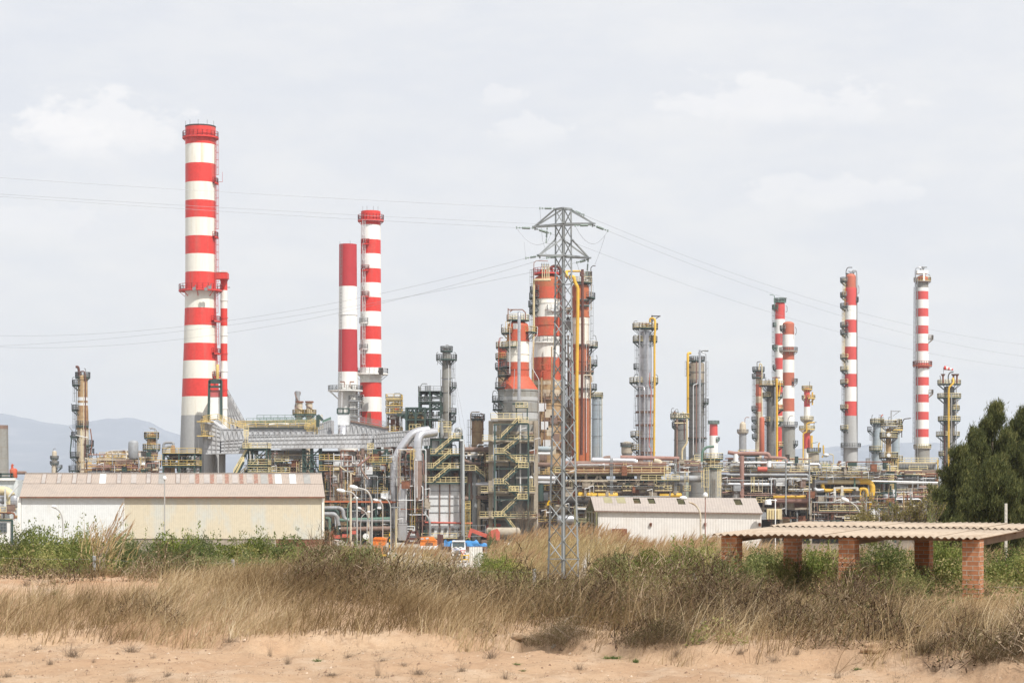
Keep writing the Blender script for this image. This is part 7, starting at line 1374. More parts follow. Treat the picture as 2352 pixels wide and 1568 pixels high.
clutter(RK[1],1658,1864,1050,1082,420,428,204,6,14,6,0,4,1,2,rmax=.13,pal=['cladw','pinkpipe','galv','brown','grey','rust','dark','beige'],nlamp=2)
clutter(RK[2],1866,2060,1060,1100,419,424,205,8,16,8,0,6,2,2,rmax=.13,pal=['cladw','pinkpipe','galv','brown','grey','rust','dark','beige'],nlamp=2)
clutter(RK[2],1866,2056,1130,1205,417,420,206,9,18,10,0,8,3,2,rmax=.13,pal=['cladw','pinkpipe','galv','brown','grey','rust','dark','beige'],nlamp=2)
rs=np.random.RandomState(11)
def leafmat(name,stops,rough=.75,trans=.35,spec=.15,vary=False):
 """per-leaf colour picked from a ramp by the mesh attribute 'tint'"""
 m,nt,b=nodes(name);N=nt.nodes.new;at=N('ShaderNodeAttribute');at.attribute_name='tint'
 cr=N('ShaderNodeValToRGB');L(nt,at.outputs['Fac'],cr.inputs[0]);e=cr.color_ramp.elements
 while len(e)<len(stops):e.new(.5)
 for k,(p,c)in enumerate(stops):e[k].position=p;e[k].color=(*c,1)
 b.inputs['Roughness'].default_value=rough;b.inputs['Specular IOR Level'].default_value=spec;oi=N('ShaderNodeObjectInfo');hs=N('ShaderNodeHueSaturation');L(nt,cr.outputs[0],hs.inputs['Color'])
 for k,(a,c,w)in({'Hue':(.488,.510,1),'Saturation':(1.06,.78,3.7),'Value':(.72,1.22,7.3)}if vary else{}).items():
  fr=N('ShaderNodeMath');fr.operation='MULTIPLY';fr.inputs[1].default_value=w;f2=N('ShaderNodeMath');f2 .operation='FRACT';mr=N('ShaderNodeMapRange');mr.inputs['To Min'].default_value=a;mr.inputs['To Max'].default_value=c
  L(nt,oi.outputs['Random'],fr.inputs[0]);L(nt,fr.outputs[0],f2 .inputs[0]);L(nt,f2 .outputs[0],mr.inputs['Value']);L(nt,mr.outputs[0],hs.inputs[k])
 L(nt,hs.outputs[0],b.inputs['Base Color'])
 tr=N('ShaderNodeBsdfTranslucent');L(nt,hs.outputs[0],tr.inputs['Color']);mx=N('ShaderNodeMixShader');mx.inputs[0].default_value=trans
 L(nt,b.outputs[0],mx.inputs[1]);L(nt,tr.outputs[0],mx.inputs[2]);L(nt,mx.outputs[0],nt.nodes['Material Output'].inputs['Surface']);return m
M['grass']=leafmat('dry_grass',trans=.2,stops=[(0,(.115,.070,.032)),(.30,(.225,.155,.078)),(.6,(.345,.25,.135)),(.9,(.53,.41,.245)),(1,(.60,.50,.35))])
M['reed']=leafmat('dry_reed',[(0,(.24,.16,.07)),(.35,(.40,.29,.135)),(.7,(.52,.40,.21)),(1,(.64,.53,.32))])
M['plume']=leafmat('reed_plume',[(0,(.30,.17,.09)),(.5,(.44,.28,.15)),(1,(.58,.43,.26))])
M['bramble']=leafmat('bramble_twig',trans=.12,stops=[(0,(.050,.032,.020)),(.3,(.125,.076,.045)),(.5,(.105,.098,.036)),(.72,(.225,.155,.095)),(1,(.40,.31,.215))])
M['leaf']=leafmat('shrub_leaf',[(0,(.058,.076,.020)),(.45,(.132,.172,.038)),(.8,(.235,.265,.066)),(1,(.39,.36,.13))],vary=True)
M['leaf2']=leafmat('dark_shrub_leaf',[(0,(.05,.068,.024)),(.5,(.105,.135,.04)),(1,(.19,.21,.075))],vary=True)
M['pine']=leafmat('pine_needle',[(0,(.045,.054,.020)),(.5,(.105,.118,.040)),(.85,(.20,.20,.068)),(1,(.32,.28,.11))],trans=.35)
M['thinleaf']=leafmat('young_leaf',[(0,(.14,.135,.04)),(.5,(.24,.21,.065)),(1,(.35,.27,.09))])
M['weed']=leafmat('green_weed',[(0,(.06,.09,.03)),(.5,(.13,.18,.06)),(1,(.26,.27,.10))])
M['yellowweed']=leafmat('yellow_weed',[(0,(.30,.30,.03)),(1,(.55,.50,.06))])
M['drytuft']=leafmat('dry_weed',[(0,(.13,.09,.065)),(.5,(.26,.20,.145)),(1,(.42,.34,.25))])
M['bark']=mat('grey_brown_bark',(.20,.16,.125),.9,dirt=(.11,.085,.065),amt=.6,scale=3,stretch=4,var=.12)
M['twig']=mat('pale_bare_twig',(.30,.245,.19),.85,dirt=(.25,.2,.16),amt=.6,scale=4,stretch=2,var=.12)
def npmesh(name,verts,quads,tint_f,mats,midx=None,org=(0,0,0)):
 me=bpy.data.meshes.new(name);nv,nq=len(verts),len(quads)
 me.vertices.add(nv);me.vertices.foreach_set('co',(np.asarray(verts,dtype=np.float32)-np.asarray(org,dtype=np.float32)).ravel())
 me.loops.add(nq*4);me.loops.foreach_set('vertex_index',np.asarray(quads,dtype=np.int32).ravel())
 me.polygons.add(nq);me.polygons.foreach_set('loop_start',np.arange(0,nq*4,4,dtype=np.int32));
 try:me.polygons.foreach_set('loop_total',np.full(nq,4,dtype=np.int32))
 except Exception:pass
 for mt in(mats if isinstance(mats,list)else[mats]):me.materials.append(mt)
 if midx is not None:me.polygons.foreach_set('material_index',np.asarray(midx,dtype=np.int32))
 a=me.attributes.new('tint','FLOAT','FACE');a.data.foreach_set('value',np.asarray(tint_f,dtype=np.float32))
 me.update(calc_edges=True);me.validate();return me
def link(name,me,loc,parent=None):
 o=bpy.data.objects.new(name,me);COL.objects.link(o);o.location=loc
 if parent:o.parent=parent
 return o
def blades(base,h,w,lean,bend,tint,segs=3):
 """ribbon blades: base (N,3), height, width, lean vector (N,2), bend"""
 N=len(base);th=rs.uniform(0,math.pi,N);wd=np.stack([np.cos(th),np.sin(th)*.5,np.zeros(N)],1)
 V_=np.zeros((N,(segs+1)*2,3));ts=np.linspace(0,1,segs+1)
 for i,t in enumerate(ts):
  c=base.copy();k=(t*.35+bend*t*t)
  c[:,0]+=lean[:,0]*h*k;c[:,1]+=lean[:,1]*h*k;c[:,2]+=h*(t-.35*bend*t*t*np.minimum(1,np.abs(lean).sum(1)))
  ww=(w*(1-t*.9))[:,None]*wd*.5
  V_[:,i*2]=c-ww;V_[:,i*2+1]=c+ww
 idx=(np.arange(N)*(segs+1)*2)[:,None]
 Q=np.concatenate([idx+np.array([[2*i,2*i+1,2*i+3,2*i+2]])for i in range(segs)],1).reshape(-1,4)
 return V_.reshape(-1,3),Q,np.repeat(tint,segs)
def merge(parts):
 v,q,t,m=[],[],[],[];o=0
 for k,(a,b,c)in enumerate(parts):v.append(a);q.append(b+o);t.append(c);m.append(np.full(len(b),k));o+=len(a)
 return np.concatenate(v),np.concatenate(q),np.concatenate(t),np.concatenate(m)
def gz(x,y):return np.array([zt(a,b)for a,b in zip(x,y)])
def nz2(x,y,s,o=0.0):return np.array([mnoise.noise((a*s,b*s,o))for a,b in zip(x,y)])
def ysx(x):return np.interp(x,[p[0]for p in YS],[p[1]for p in YS])
def grass_zone(n_cl,per,ylo,yhi,hfun,keep,wmul=1.0):
 x=rs.uniform(-1,1,n_cl);y=rs.uniform(0,1,n_cl)**.9
 yy=ylo+(yhi-ylo)*y;xx=x*(yy*.295+.8)
 k=keep(xx,yy);xx,yy=xx[k],yy[k];n=len(xx)
 hh=hfun(xx,yy)*rs.uniform(.7,1.3,n);tn=np.clip(.5+1.1*nz2(xx,yy,.55,61.0)+rs.normal(0,.22,n),0,1)
 X_=np.repeat(xx,per)+rs.normal(0,.09,n*per);Y_=np.repeat(yy,per)+rs.normal(0,.09,n*per)
 H=np.repeat(hh,per)*rs.uniform(.45,1.15,n*per);Z_=np.repeat(gz(xx,yy),per)-.03
 ln=np.stack([np.repeat(rs.normal(.55,.35,n),per)+rs.normal(0,.35,n*per),rs.normal(0,.45,n*per)],1)
 W_=rs.uniform(.005,.014,n*per)*wmul*np.repeat(yy/30,per);bd=rs.uniform(.2,1.1,n*per)
 tint=np.clip(np.repeat(tn,per)*.6+rs.uniform(0,.45,n*per),0,1)
 return blades(np.stack([X_,Y_,Z_],1),H,W_,ln,bd,tint)
def keep_bank(x,y):
 d=y-ysx(x);n=nz2(x,y,.55,2.0)+.5*nz2(x,y,1.7,5.0)
 bare=(x<-2.5)&(y>27.7+.5*nz2(x,y,.7,51.0))&(y<35.5)
 ok=(d>.05+.55*nz2(x,y,.9,9.0)+.3*nz2(x,y,2.5,6.0))&(n>-.42)
 gap=np.interp(x,[-9,-5.5,-4,-2.8],[.42,.30,.05,-.5])
 return ok&~(bare&(n<gap))&((x<-2.2)|(rs.uniform(0,1,len(x))<.62))
def h_bank(x,y):
 d=y-ysx(x);return np.interp(d,[0,.8,3.5,6,9,14],[.42,.64,.72,.42,.26,.24])*(1+.5*nz2(x,y,.4,3.0))*np.interp(x,[-8,-3.6,-2.4,1,8],[.60,.66,.95,1,.95])
g0=grass_zone(7300,10,25.5,30.8,lambda x,y:.40*(1+.5*nz2(x,y,.6,3.0)),lambda x,y:(x<-.5)&(y<np.interp(x,[-5,-3.2],[27.9,30.8]))&(y-ysx(x)>.05+.4*nz2(x,y,.9,9.0)+.3*nz2(x,y,2.5,6.0))&(nz2(x,y,.8,2.0)>-.30),1.0)
g1=grass_zone(12800,9,21.8,37.5,h_bank,keep_bank)
g2=grass_zone(5200,11,37,48,lambda x,y:.21*(1+.6*nz2(x,y,.3,6.0))*np.interp(x,[-6,-3],[.6,1])*np.interp(x/y,[-.06,-.05,.010,.014,.036,.042,.06],[1,.5,.7,.45,.45,.8,1.1]),lambda x,y:nz2(x,y,.5,8.0)>-.3,1.0)
g3=grass_zone(5200,10,48,128,lambda x,y:.55*(1+.4*nz2(x,y,.2,7.0))*np.interp(x/y,[-.06,-.05,.010,.014,.036,.042,.06],[1,.3,.5,.16,.16,.6,1]),lambda x,y:(nz2(x,y,.25,4.0)>-.35),1.0)
v,q,t_,mi=merge([g0,g1,g2,g3]);o=link('dry_grass',npmesh('dry_grass',v,q,t_,M['grass']),(0,0,0));o['kind']='stuff'
def weeds():
 n=260000;y=rs.uniform(0,1,n)**1.35*52+23;x=rs.uniform(-1,1,n)*(y*.295+.8);w=x/y
 f=nz2(x,y,.35,41.0)+.6*nz2(x,y,1.1,42.0)+np.interp(w,[-.28,-.08,-.05,.02,.05,.12,.28],[.12,.06,.0,.12,.16,.14,.16])-np.interp(y,[23,31,34,37],[.44,.36,.12,0])-np.where((x<-3)&(y>27.6)&(y<36),.45,0)-np.where(y<ysx(x)+.4,2,0)
 hf=np.clip(f*1.5,0,.70)*np.interp(w,[-.06,-.05,.008,.014,.036,.042,.06],[1,.5,.7,.22,.22,.8,1]);k=hf>.05;x,y,hf=x[k],y[k],hf[k];n=len(x)
 c=np.stack([x,y,gz(x,y)+hf*rs.uniform(.1,1,n)],1);nr=rs.normal(0,1,(n,3));nr[:,2]+=.5;nr/=np.linalg.norm(nr,axis=1)[:,None];p=np.cross(nr,rs.normal(0,1,(n,3)));p/=np.linalg.norm(p,axis=1)[:,None];q=np.cross(nr,p);s=(rs.uniform(.018,.042,n)*np.clip(y/40,.8,2))[:,None]
 o=link('green_weeds',npmesh('green_weeds',np.stack([c-p*s,c-q*s*.5,c+p*s,c+q*s*.5],1).reshape(-1,3),np.arange(n*4).reshape(-1,4),np.clip(.55+.9*nz2(x,y,.5,44.0)+rs.normal(0,.2,n),0,1),M['weedleaf']),(0,0,0));o['kind']='stuff'
M['weedleaf']=leafmat('mixed_weed_leaf',[(0,(.07,.085,.028)),(.4,(.14,.165,.05)),(.75,(.24,.25,.085)),(1,(.38,.33,.16))])
weeds()
def scrub():
 n=400000;y=rs.uniform(19.5,34,n);x=rs.uniform(-1,1,n)*(y*.295+.8);d=y-ysx(x)
 hf=1.15*nz2(x,y,.62,21.0)+.5*nz2(x,y,1.6,22.0)+np.interp(x,[-9,-5,-3.4,-2,2,4,9],[-.10,-.12,.0,.30,.32,.20,.18]);hf=np.clip(hf,0,.85)*1.2*np.clip((d-.1+.5*nz2(x,y,1.1,17.0))*1.1,0,1)*np.clip((31.6-y)*.5,0,1)*np.clip((6.4-d)*.5,0,1)*np.interp(x/y,[-.075,-.06,-.015,.004,.014,.034,.044],[1,.8,.8,1,.6,.6,1])
 k=(hf>.14)&(rs.uniform(0,1,n)<.35+hf);x,y,hf=x[k],y[k],hf[k];n=len(x);zz=gz(x,y)+hf*rs.uniform(0,1,n)**.7-.04
 B=np.stack([x,y,zz],1);h=n//2;patch=np.clip(.30+1.0*nz2(x,y,.8,31.0)+.35*nz2(x,y,2.2,12.0),.0,1)
 a=blades(B[:h],rs.uniform(.08,.30,h),rs.uniform(.006,.014,h),np.stack([rs.normal(.25,1.0,h),rs.normal(0,.9,h)],1),rs.uniform(.2,1.4,h),np.clip(patch[:h]+rs.normal(0,.28,h),0,1),2)
 c=B[h:];m=n-h;nr=rs.normal(0,1,(m,3));nr[:,2]+=.4;nr/=np.linalg.norm(nr,axis=1)[:,None];p=np.cross(nr,rs.normal(0,1,(m,3)));p/=np.linalg.norm(p,axis=1)[:,None];q=np.cross(nr,p);sz=rs.uniform(.010,.026,m)[:,None]
 b=(np.stack([c-p*sz,c-q*sz*.5,c+p*sz,c+q*sz*.5],1).reshape(-1,3),np.arange(m*4).reshape(-1,4),np.clip(patch[h:]+rs.normal(0,.2,m),0,1))
 v,q,t,mi=merge([a,b]);o=link('dry_scrub',npmesh('dry_scrub',v,q,t,M['bramble']),(0,0,0));o['kind']='stuff'
scrub()
def reed_zone(spots):
 B,H,Wd,Ln,Bd,Tn=[],[],[],[],[],[];PB=[]
 for(ua,ub,ya,yb,va,vb_,n)in spots:
  for i in range(n):
   u=rs.uniform(ua,ub);y=rs.uniform(ya,yb);x=X(u,y);z=zt(x,y,False)
   top=Z(np.interp(u,va,vb_)+abs(rs.normal(0,16)),y);h=top-z
   if h<.5:continue
   B.append((x,y,z));H.append(h*rs.uniform(.9,1.04));PB.append((x,y,z,h))
 B=np.array(B);H=np.array(H);N=len(B)
 ln=np.stack([rs.normal(.30,.14,N),rs.normal(0,.2,N)],1);bd=rs.uniform(.25,.8,N)
 stalk=blades(B,H,rs.uniform(.012,.02,N)*B[:,1]/90,ln,bd,rs.uniform(.2,1,N),4)
 k=6;Bl=np.repeat(B,k,0);Hl=np.repeat(H,k);t=rs.uniform(.12,.85,N*k);lnl=np.repeat(ln,k,0);bdl=np.repeat(bd,k)
 kk=(t*.35+bdl*t*t);Bl[:,0]+=lnl[:,0]*Hl*kk;Bl[:,1]+=lnl[:,1]*Hl*kk;Bl[:,2]+=Hl*(t-.35*bdl*t*t*np.minimum(1,np.abs(lnl).sum(1)))
 leaf=blades(Bl,rs.uniform(.35,.85,N*k),rs.uniform(.015,.032,N*k)*Bl[:,1]/90,np.stack([rs.normal(.7,.5,N*k),rs.normal(0,.6,N*k)],1),rs.uniform(.4,1.2,N*k),np.clip(rs.uniform(0,1,N*k),0,1),2)
 s=rs.uniform(0,1,N)<.42;Bp=B[s].copy();Hp=H[s];lp=ln[s];bp=bd[s]
 kk=.35*.93+bp*.93**2;Bp[:,0]+=lp[:,0]*Hp*kk;Bp[:,1]+=lp[:,1]*Hp*kk;Bp[:,2]+=Hp*(.93-.35*bp*.93**2*np.minimum(1,np.abs(lp).sum(1)))
 kp=5;Bq=np.repeat(Bp,kp,0)+rs.normal(0,.012,(len(Bp)*kp,3));yq=Bq[:,1]
 pl=blades(Bq,rs.uniform(.28,.6,len(Bq)),rs.uniform(.02,.04,len(Bq))*yq/90,np.stack([rs.normal(.65,.15,len(Bq)),rs.normal(0,.2,len(Bq))],1),rs.uniform(.2,.7,len(Bq)),rs.uniform(0,1,len(Bq)),2)
 return stalk,leaf,pl
stk,lf,pl=reed_zone([(1105,1330,134,158,[1105,1130,1165,1215,1270,1340],[1258,1238,1220,1203,1196,1196],1700),(1105,1215,90,120,[1105,1140,1215],[1290,1272,1262],330),(1345,1660,100,126,[1310,1370,1440,1500,1560,1620,1660],[1196,1205,1230,1236,1228,1222,1230],1700),(1345,1450,66,96,[1345,1450],[1282,1272],220),(870,1010,70,110,[870,920,960,1010],[1248,1240,1246,1262],210),(1000,1035,70,100,[1000,1035],[1262,1256],26),(640,860,60,80,[640,760,860],[1272,1256,1252],130),(1560,1800,55,85,[1560,1800],[1240,1250],420),(1790,2380,56,84,[1790,1900,2380],[1256,1262,1268],700)])
v,q,t_,mi=merge([stk,lf,pl]);o=link('reed_bed',npmesh('reed_bed',v,q,t_,[M['reed'],M['reed'],M['plume']],mi),(0,0,0));o['kind']='stuff'
def cane_clump(label,u,Y,tops):
 x=X(u,Y);z=zt(x,Y,False);t=T('cane_clump',label,'cane clump',(x,Y,z));st=MB();pm=[]
 for(ut,vt)in tops:
  tp=P(ut,vt,Y);b=V((x+rnd.uniform(-.35,.3),Y+rnd.uniform(-.3,.3),z));mid=b.lerp(tp,.55)+V((-.10*(tp.x-b.x),0,.05));pts=[b,mid,tp];pts=fillet(pts,3,6);st.tube(pts,[lerp(.012,.004,i/(len(pts)-1))for i in range(len(pts))],5)
  d=(tp-mid).normalized();n=26;Bq=np.array([tuple(tp-d*rs.uniform(0,.75)+V(rs.normal(0,.012,3)))for _ in range(n)])
  pm.append(blades(Bq,rs.uniform(.12,.26,n),rs.uniform(.012,.022,n),np.stack([np.full(n,.9)+rs.normal(0,.25,n),rs.normal(0,.3,n)],1),rs.uniform(.1,.5,n),rs.uniform(.2,1,n),2))
 t.part('stem',st,M['twig']);n=260;Bq=np.stack([x+rs.normal(0,.28,n),Y+rs.normal(0,.25,n),z+rs.uniform(.1,1.1,n)],1)
 lfv=blades(Bq,rs.uniform(.3,.8,n),rs.uniform(.012,.026,n),np.stack([rs.normal(.5,.5,n),rs.normal(0,.5,n)],1),rs.uniform(.5,1.3,n),rs.uniform(.3,1,n),3)
 v,q,tt,mi=merge(pm);link('plume',npmesh('plume',v,q,tt,M['plume'],None,(x,Y,z)),(0,0,0),t.o)
 link('leaf',npmesh('leaf',*lfv[:2],lfv[2],M['reed'],None,(x,Y,z)),(0,0,0),t.o)
cane_clump('straw coloured clump of tall plumed canes rising before the middle of the warehouse',232,47,[(277,1163),(284,1170),(268,1192),(304,1203),(301,1206),(250,1212),(214,1203),(205,1212),(288,1190),(238,1222)])
def leaf_cloud(lobes,n,size,tint_c=.5,tint_s=.25,shell=.55,up=.3,asp=.55):
 """n small leaves through a union of ellipsoid lobes (x, y, z, rx, ry, rz)"""
 lb=np.array(lobes);wts=lb[:,3]*lb[:,4]*lb[:,5];k=rs.choice(len(lb),n,p=wts/wts.sum());d=rs.normal(0,1,(n,3));d/=np.linalg.norm(d,axis=1)[:,None]
 r=rs.uniform(0,1,n)**(1/3)*(1-shell)+shell*rs.uniform(.75,1.05,n);c=lb[k,:3]+d*r[:,None]*lb[k,3:6]
 nrm=d*.6+rs.normal(0,.8,(n,3));nrm[:,2]+=up;nrm/=np.linalg.norm(nrm,axis=1)[:,None]
 a=np.cross(nrm,rs.normal(0,1,(n,3)));a/=np.linalg.norm(a,axis=1)[:,None];b=np.cross(nrm,a)
 s=(size*rs.uniform(.55,1.3,n))[:,None];a=a*s*.5;b=b*s*.5*asp
 v=np.stack([c-a,c-b,c+a,c+b],1).reshape(-1,3);q=np.arange(n*4).reshape(-1,4)
 lt=rs.normal(0,.12,len(lb))[k]
 return v,q,np.clip(tint_c+lt+rs.normal(0,tint_s,n),0,1)
def shoots(n,rx,ry,z0,z1,size,lean=.15):
 """upright leafy shoots breaking the outline"""
 vs,qs,ts=[],[],[];o=0
 for i in range(n):
  x,y=rs.uniform(-rx,rx),rs.uniform(-ry,ry);h=rs.uniform(.25,1)*(z1-z0);m=int(16+h*40);t=rs.uniform(0,1,m)
  c=np.stack([x+lean*h*t+rs.normal(0,.03,m),y+rs.normal(0,.03,m),z0+h*t],1);nrm=rs.normal(0,1,(m,3));nrm/=np.linalg.norm(nrm,axis=1)[:,None];a=np.cross(nrm,rs.normal(0,1,(m,3)));a/=np.linalg.norm(a,axis=1)[:,None];b=np.cross(nrm,a)
  s=(size*rs.uniform(.6,1.2,m))[:,None];a=a*s*.5;b=b*s*.32;vs.append(np.stack([c-a,c-b,c+a,c+b],1).reshape(-1,3));qs.append(np.arange(m*4).reshape(-1,4)+o);o+=m*4;ts.append(np.clip(rs.normal(.65,.2,m),0,1))
 return np.concatenate(vs),np.concatenate(qs),np.concatenate(ts)
def twigs(n,rx,ry,h,r=.012,spread=1.0,seed=0):
 q=MB();rr=random.Random(seed)
 for i in range(n):
  a=rr.uniform(0,6.28);e=V((math.cos(a)*rx*spread*rr.uniform(.3,1),math.sin(a)*ry*spread*rr.uniform(.3,1),h*rr.uniform(.5,1.0)));m=e*.5+V((rr.uniform(-.15,.15)*rx,rr.uniform(-.15,.15)*ry,h*.12));q.tube(fillet([V((e.x*.15,e.y*.15,-.1)),m,e],1,3),[r*(1-.1*k)for k in range(7)][:len(fillet([V((0,0,-.1)),m,e],1,3))],5)
 return q
def rlobes(n,rx,ry,h,seed):
 rr=random.Random(seed);out=[]
 for i in range(n):
  a=rr.uniform(0,6.28);k=rr.uniform(0,.75);s=rr.uniform(.28,.5);out.append((rx*k*math.cos(a),ry*k*math.sin(a),h*rr.uniform(.25,.72),rx*s,ry*s,h*rr.uniform(.22,.36)))
 return out
def shrub_proto(seed,n,size,mt,sh,tint=.5,rx=1.0,ry=.9,h=1.0,tw=14):
 a=leaf_cloud(rlobes(11,rx,ry,h,seed),n,size,tint);parts=[a]
 if sh:parts.append(shoots(sh,rx*.8,ry*.6,h*.6,h*1.22,size))
 v,q,t,mi=merge(parts);return npmesh('foliage',v,q,t,M[mt]),twigs(tw,rx,ry,h*.8,.012,.8,seed).mesh('branch',M['bark'])
PRO=[shrub_proto(s,9000,.050,'leaf',22,.5)for s in(1,2,3)]+[shrub_proto(s,9000,.042,'leaf2',8,.45)for s in(4,5)]
def shrub(label,u,Y,vtop,wpx,k,dy=1.0,name='green_shrub',group='green shrubs in the scrub',cat='shrub',pro=None,zoff=-.05):
 x=X(u,Y);z=zt(x,Y,False)+zoff;h=Z(vtop,Y)-z;w=S(wpx,Y)/2;f,b=(pro or PRO)[k]
 o=bpy.data.objects.new(name,None);COL.objects.link(o);o.location=(x,Y,z);sg=rnd.choice((-1,1));o.scale=(w,w*dy,h);setp(o,label,cat,group)
 for nm,me in(('foliage',f),('branch',b)):
  c=bpy.data.objects.new(nm,me);COL.objects.link(c);c.parent=o;c.rotation_euler=(0,0,rnd.uniform(0,6.28))
 return o
HS=[('green shrub at the left edge of the photo below the pale blue building',-10,52,1228,130,0),('leafy green shrub below the left corner of the warehouse',62,50,1216,120,1),('tallest leafy green shrub below the short curved lamp',140,49,1206,125,2),('green shrub just left of the plumed canes',196,52,1222,90,0),('green shrub right behind the plumed canes',270,54,1224,110,1),('dark rounded shrub below the join of white and cream wall',330,53,1229,130,3),('green shrub below the straight pole with the domed lamp',398,56,1221,110,2),('dark low shrub spreading below the middle of the cream wall',436,51,1240,150,4),('bushy shrub right of the straight pole against the cream wall',466,57,1224,100,4),('green shrub below the patchy grey roof sheets',530,56,1237,120,0),('pale leafed shrub below the rusted roof sheets',590,57,1232,110,1),('leafy shrub below the two white roof lights',655,57,1229,120,2),('dark shrub at the right corner of the cream wall',715,58,1246,110,3),('dark round shrub under the white and rusty scrap heap',770,58,1252,110,4),('bright green shrub left of the orange truck',815,56,1246,110,0),('low green shrub below the orange truck',850,55,1258,80,2)]
HS+=[('low green shrub at the left edge in front of the hedge',20,47,1262,110,1),('low green shrub in front of the tallest hedge shrub',120,46.5,1258,110,0),('low green shrub right of the second fence post from the left',590,49,1268,120,2),('low dark shrub between the first two fence posts',380,48,1262,130,3),('low green shrub under the middle of the cream wall',470,48,1268,120,0),('low green shrub under the right end of the cream wall',690,50,1270,120,1),('low green shrub left of the third fence post',800,50,1276,110,2),('low green shrub just left of the plumed canes',160,47,1262,80,2)]
for lb,u,Y,vt_,w,k in HS:shrub(lb,u,Y,vt_+1,w*1.35,k,group='green shrubs of the hedge before the warehouse')
for lb,u,Y,vt_,w,k in[('low green shrub in the gap left of the pale sheet fence',1000,46,1302,110,1),('green shrub in the gap below the white truck',1075,47,1305,90,0),('green shrub right of the pale sheet fence',1130,60,1273,70,2),('small green shrub under the red excavator arm',1160,58,1290,90,0),('green shrub left of the pylon foot',1205,140,1276,40,1),('green shrub showing through the pylon legs',1282,145,1268,34,2),('green shrub just right of the pylon',1385,138,1262,60,0),('wide green shrub midway between the pylon and the shelter',1440,58,1275,130,1),('green shrub below the open hatch of the shed',1515,55,1268,120,2),('leafy shrub left of the first brick pillar',1590,50,1250,120,0),('tangled green shrub hiding the foot of the leftmost brick pillar',1690,34.4,1280,130,1),('tangled green shrub hiding the foot of the second brick pillar',1815,37.5,1286,90,1),('low shrub hiding the foot of the dark fourth pillar',2115,37,1300,80,4),('green shrub behind the leftmost pair of brick pillars',1750,46,1262,100,2),('green shrub between the second and third brick pillars',1890,46,1258,120,0),('green shrub seen under the middle of the roof',2030,46,1252,130,1),('tall green shrub between the dark pillar and the rightmost pillar',2170,44,1240,120,2),('dark green shrub right of the rightmost brick pillar',2310,46,1258,150,4),('green shrub at the right edge under the roof beam',2345,43,1270,120,0),('low green shrub before the third brick pillar',1985,34.0,1306,120,2),('low green shrub right of the third brick pillar',2085,33.6,1318,120,0)]:
 shrub(lb,u,Y,vt_-5,w*1.35,k,group='green shrubs in the scrub on the right')
def bramble_proto(seed,green):
 rr=random.Random(seed);lob=rlobes(10,1,.8,1,seed);a=leaf_cloud(lob,3600,.032,.55 if green else.36,.25,.15,.1,.5)
 n=4600;ang=rs.uniform(0,2*np.pi,n);r=np.sqrt(rs.uniform(0,1,n))*1.1;B=np.stack([r*np.cos(ang),r*np.sin(ang)*.8,rs.uniform(-.05,.72,n)*np.clip(1.05-r*.75,.1,1)],1)
 b=blades(B,rs.uniform(.15,.5,n),rs.uniform(.004,.009,n),np.stack([rs.normal(.35,.9,n),rs.normal(0,.8,n)],1),rs.uniform(.3,1.4,n),np.clip(rs.normal(.42,.28,n),0,1),3)
 v,q,t,mi=merge([a,b]);f=npmesh('foliage',v,q,t,M['bramble']);tw=MB()
 for i in range(9):
  p=V((rr.uniform(-.8,.8),rr.uniform(-.8,-.1),rr.uniform(0,.4)));e=p+V((rr.uniform(-.5,.7),rr.uniform(-.4,.2),rr.uniform(.1,.6)));m=(p+e)/2+V((rr.uniform(-.2,.2),-.1,.28));pts=fillet([p,m,e],.5,4);tw.tube(pts,[.0045*(1-.08*k)for k in range(len(pts))],5)
 return f,tw.mesh('branch',M['twig'])
BP=[bramble_proto(31,False),bramble_proto(32,True),bramble_proto(33,False)]
for lb,u,Y,vt_,w,k in[('brown bramble thicket left of the middle fence post',800,30.5,1345,170,0),('big dark bramble thicket at the middle of the bank',900,29.5,1325,200,1),('bramble thicket below the pale sheet fence',1020,29.6,1322,200,0),('bramble thicket left of the pylon foot with a pale arched stem',1130,29.2,1352,190,2),('low brown thicket below the pylon',1240,28.4,1380,170,0),('dark upright thicket right of the pylon foot',1390,28.6,1330,150,1),('wide brown thicket below the shed',1480,28.0,1368,180,2),('darkest bramble thicket with bare stems below the leftmost brick pillar',1600,27.4,1328,230,1),('thicket of arching stems before the second brick pillar',1720,28.6,1320,210,1),('low dark thicket at the sand edge below the third brick pillar',1830,26.4,1395,170,0),('brown bramble thicket before the dark pillar',1960,28.2,1350,190,2),('greyish thicket left of the rightmost brick pillar',2130,27.4,1372,190,2),('brown thicket below the rightmost brick pillar',2230,25.4,1400,170,0),('brown thicket in the lower right corner of the bank',2330,24.6,1410,180,2),('lowest brown thicket at the sand edge right of the big round clod',2215,22.9,1432,150,2),('brown thicket in the very corner below the rightmost pillar',2335,21.8,1440,150,0),('low thicket just behind the big round clod',2040,24.6,1425,160,1),('low brown thicket at the sand edge below the pylon',1300,25.6,1420,150,1),('low brown thicket at the sand edge below the shed',1520,24.6,1415,160,0),('low brown thicket at the left edge of the bank',40,28.9,1392,190,2),('brown tuft mound left of the yellow weed',250,29.0,1382,160,0),('small thicket right of the yellow weed',470,29.2,1372,150,2),('brown thicket on the bank below the cream wall',640,29.6,1362,150,0)]:
 shrub(lb,u,Y,vt_-12,w*1.45,k,.7,'bramble_thicket','brown bramble thickets along the bank','bramble',BP,-.12)
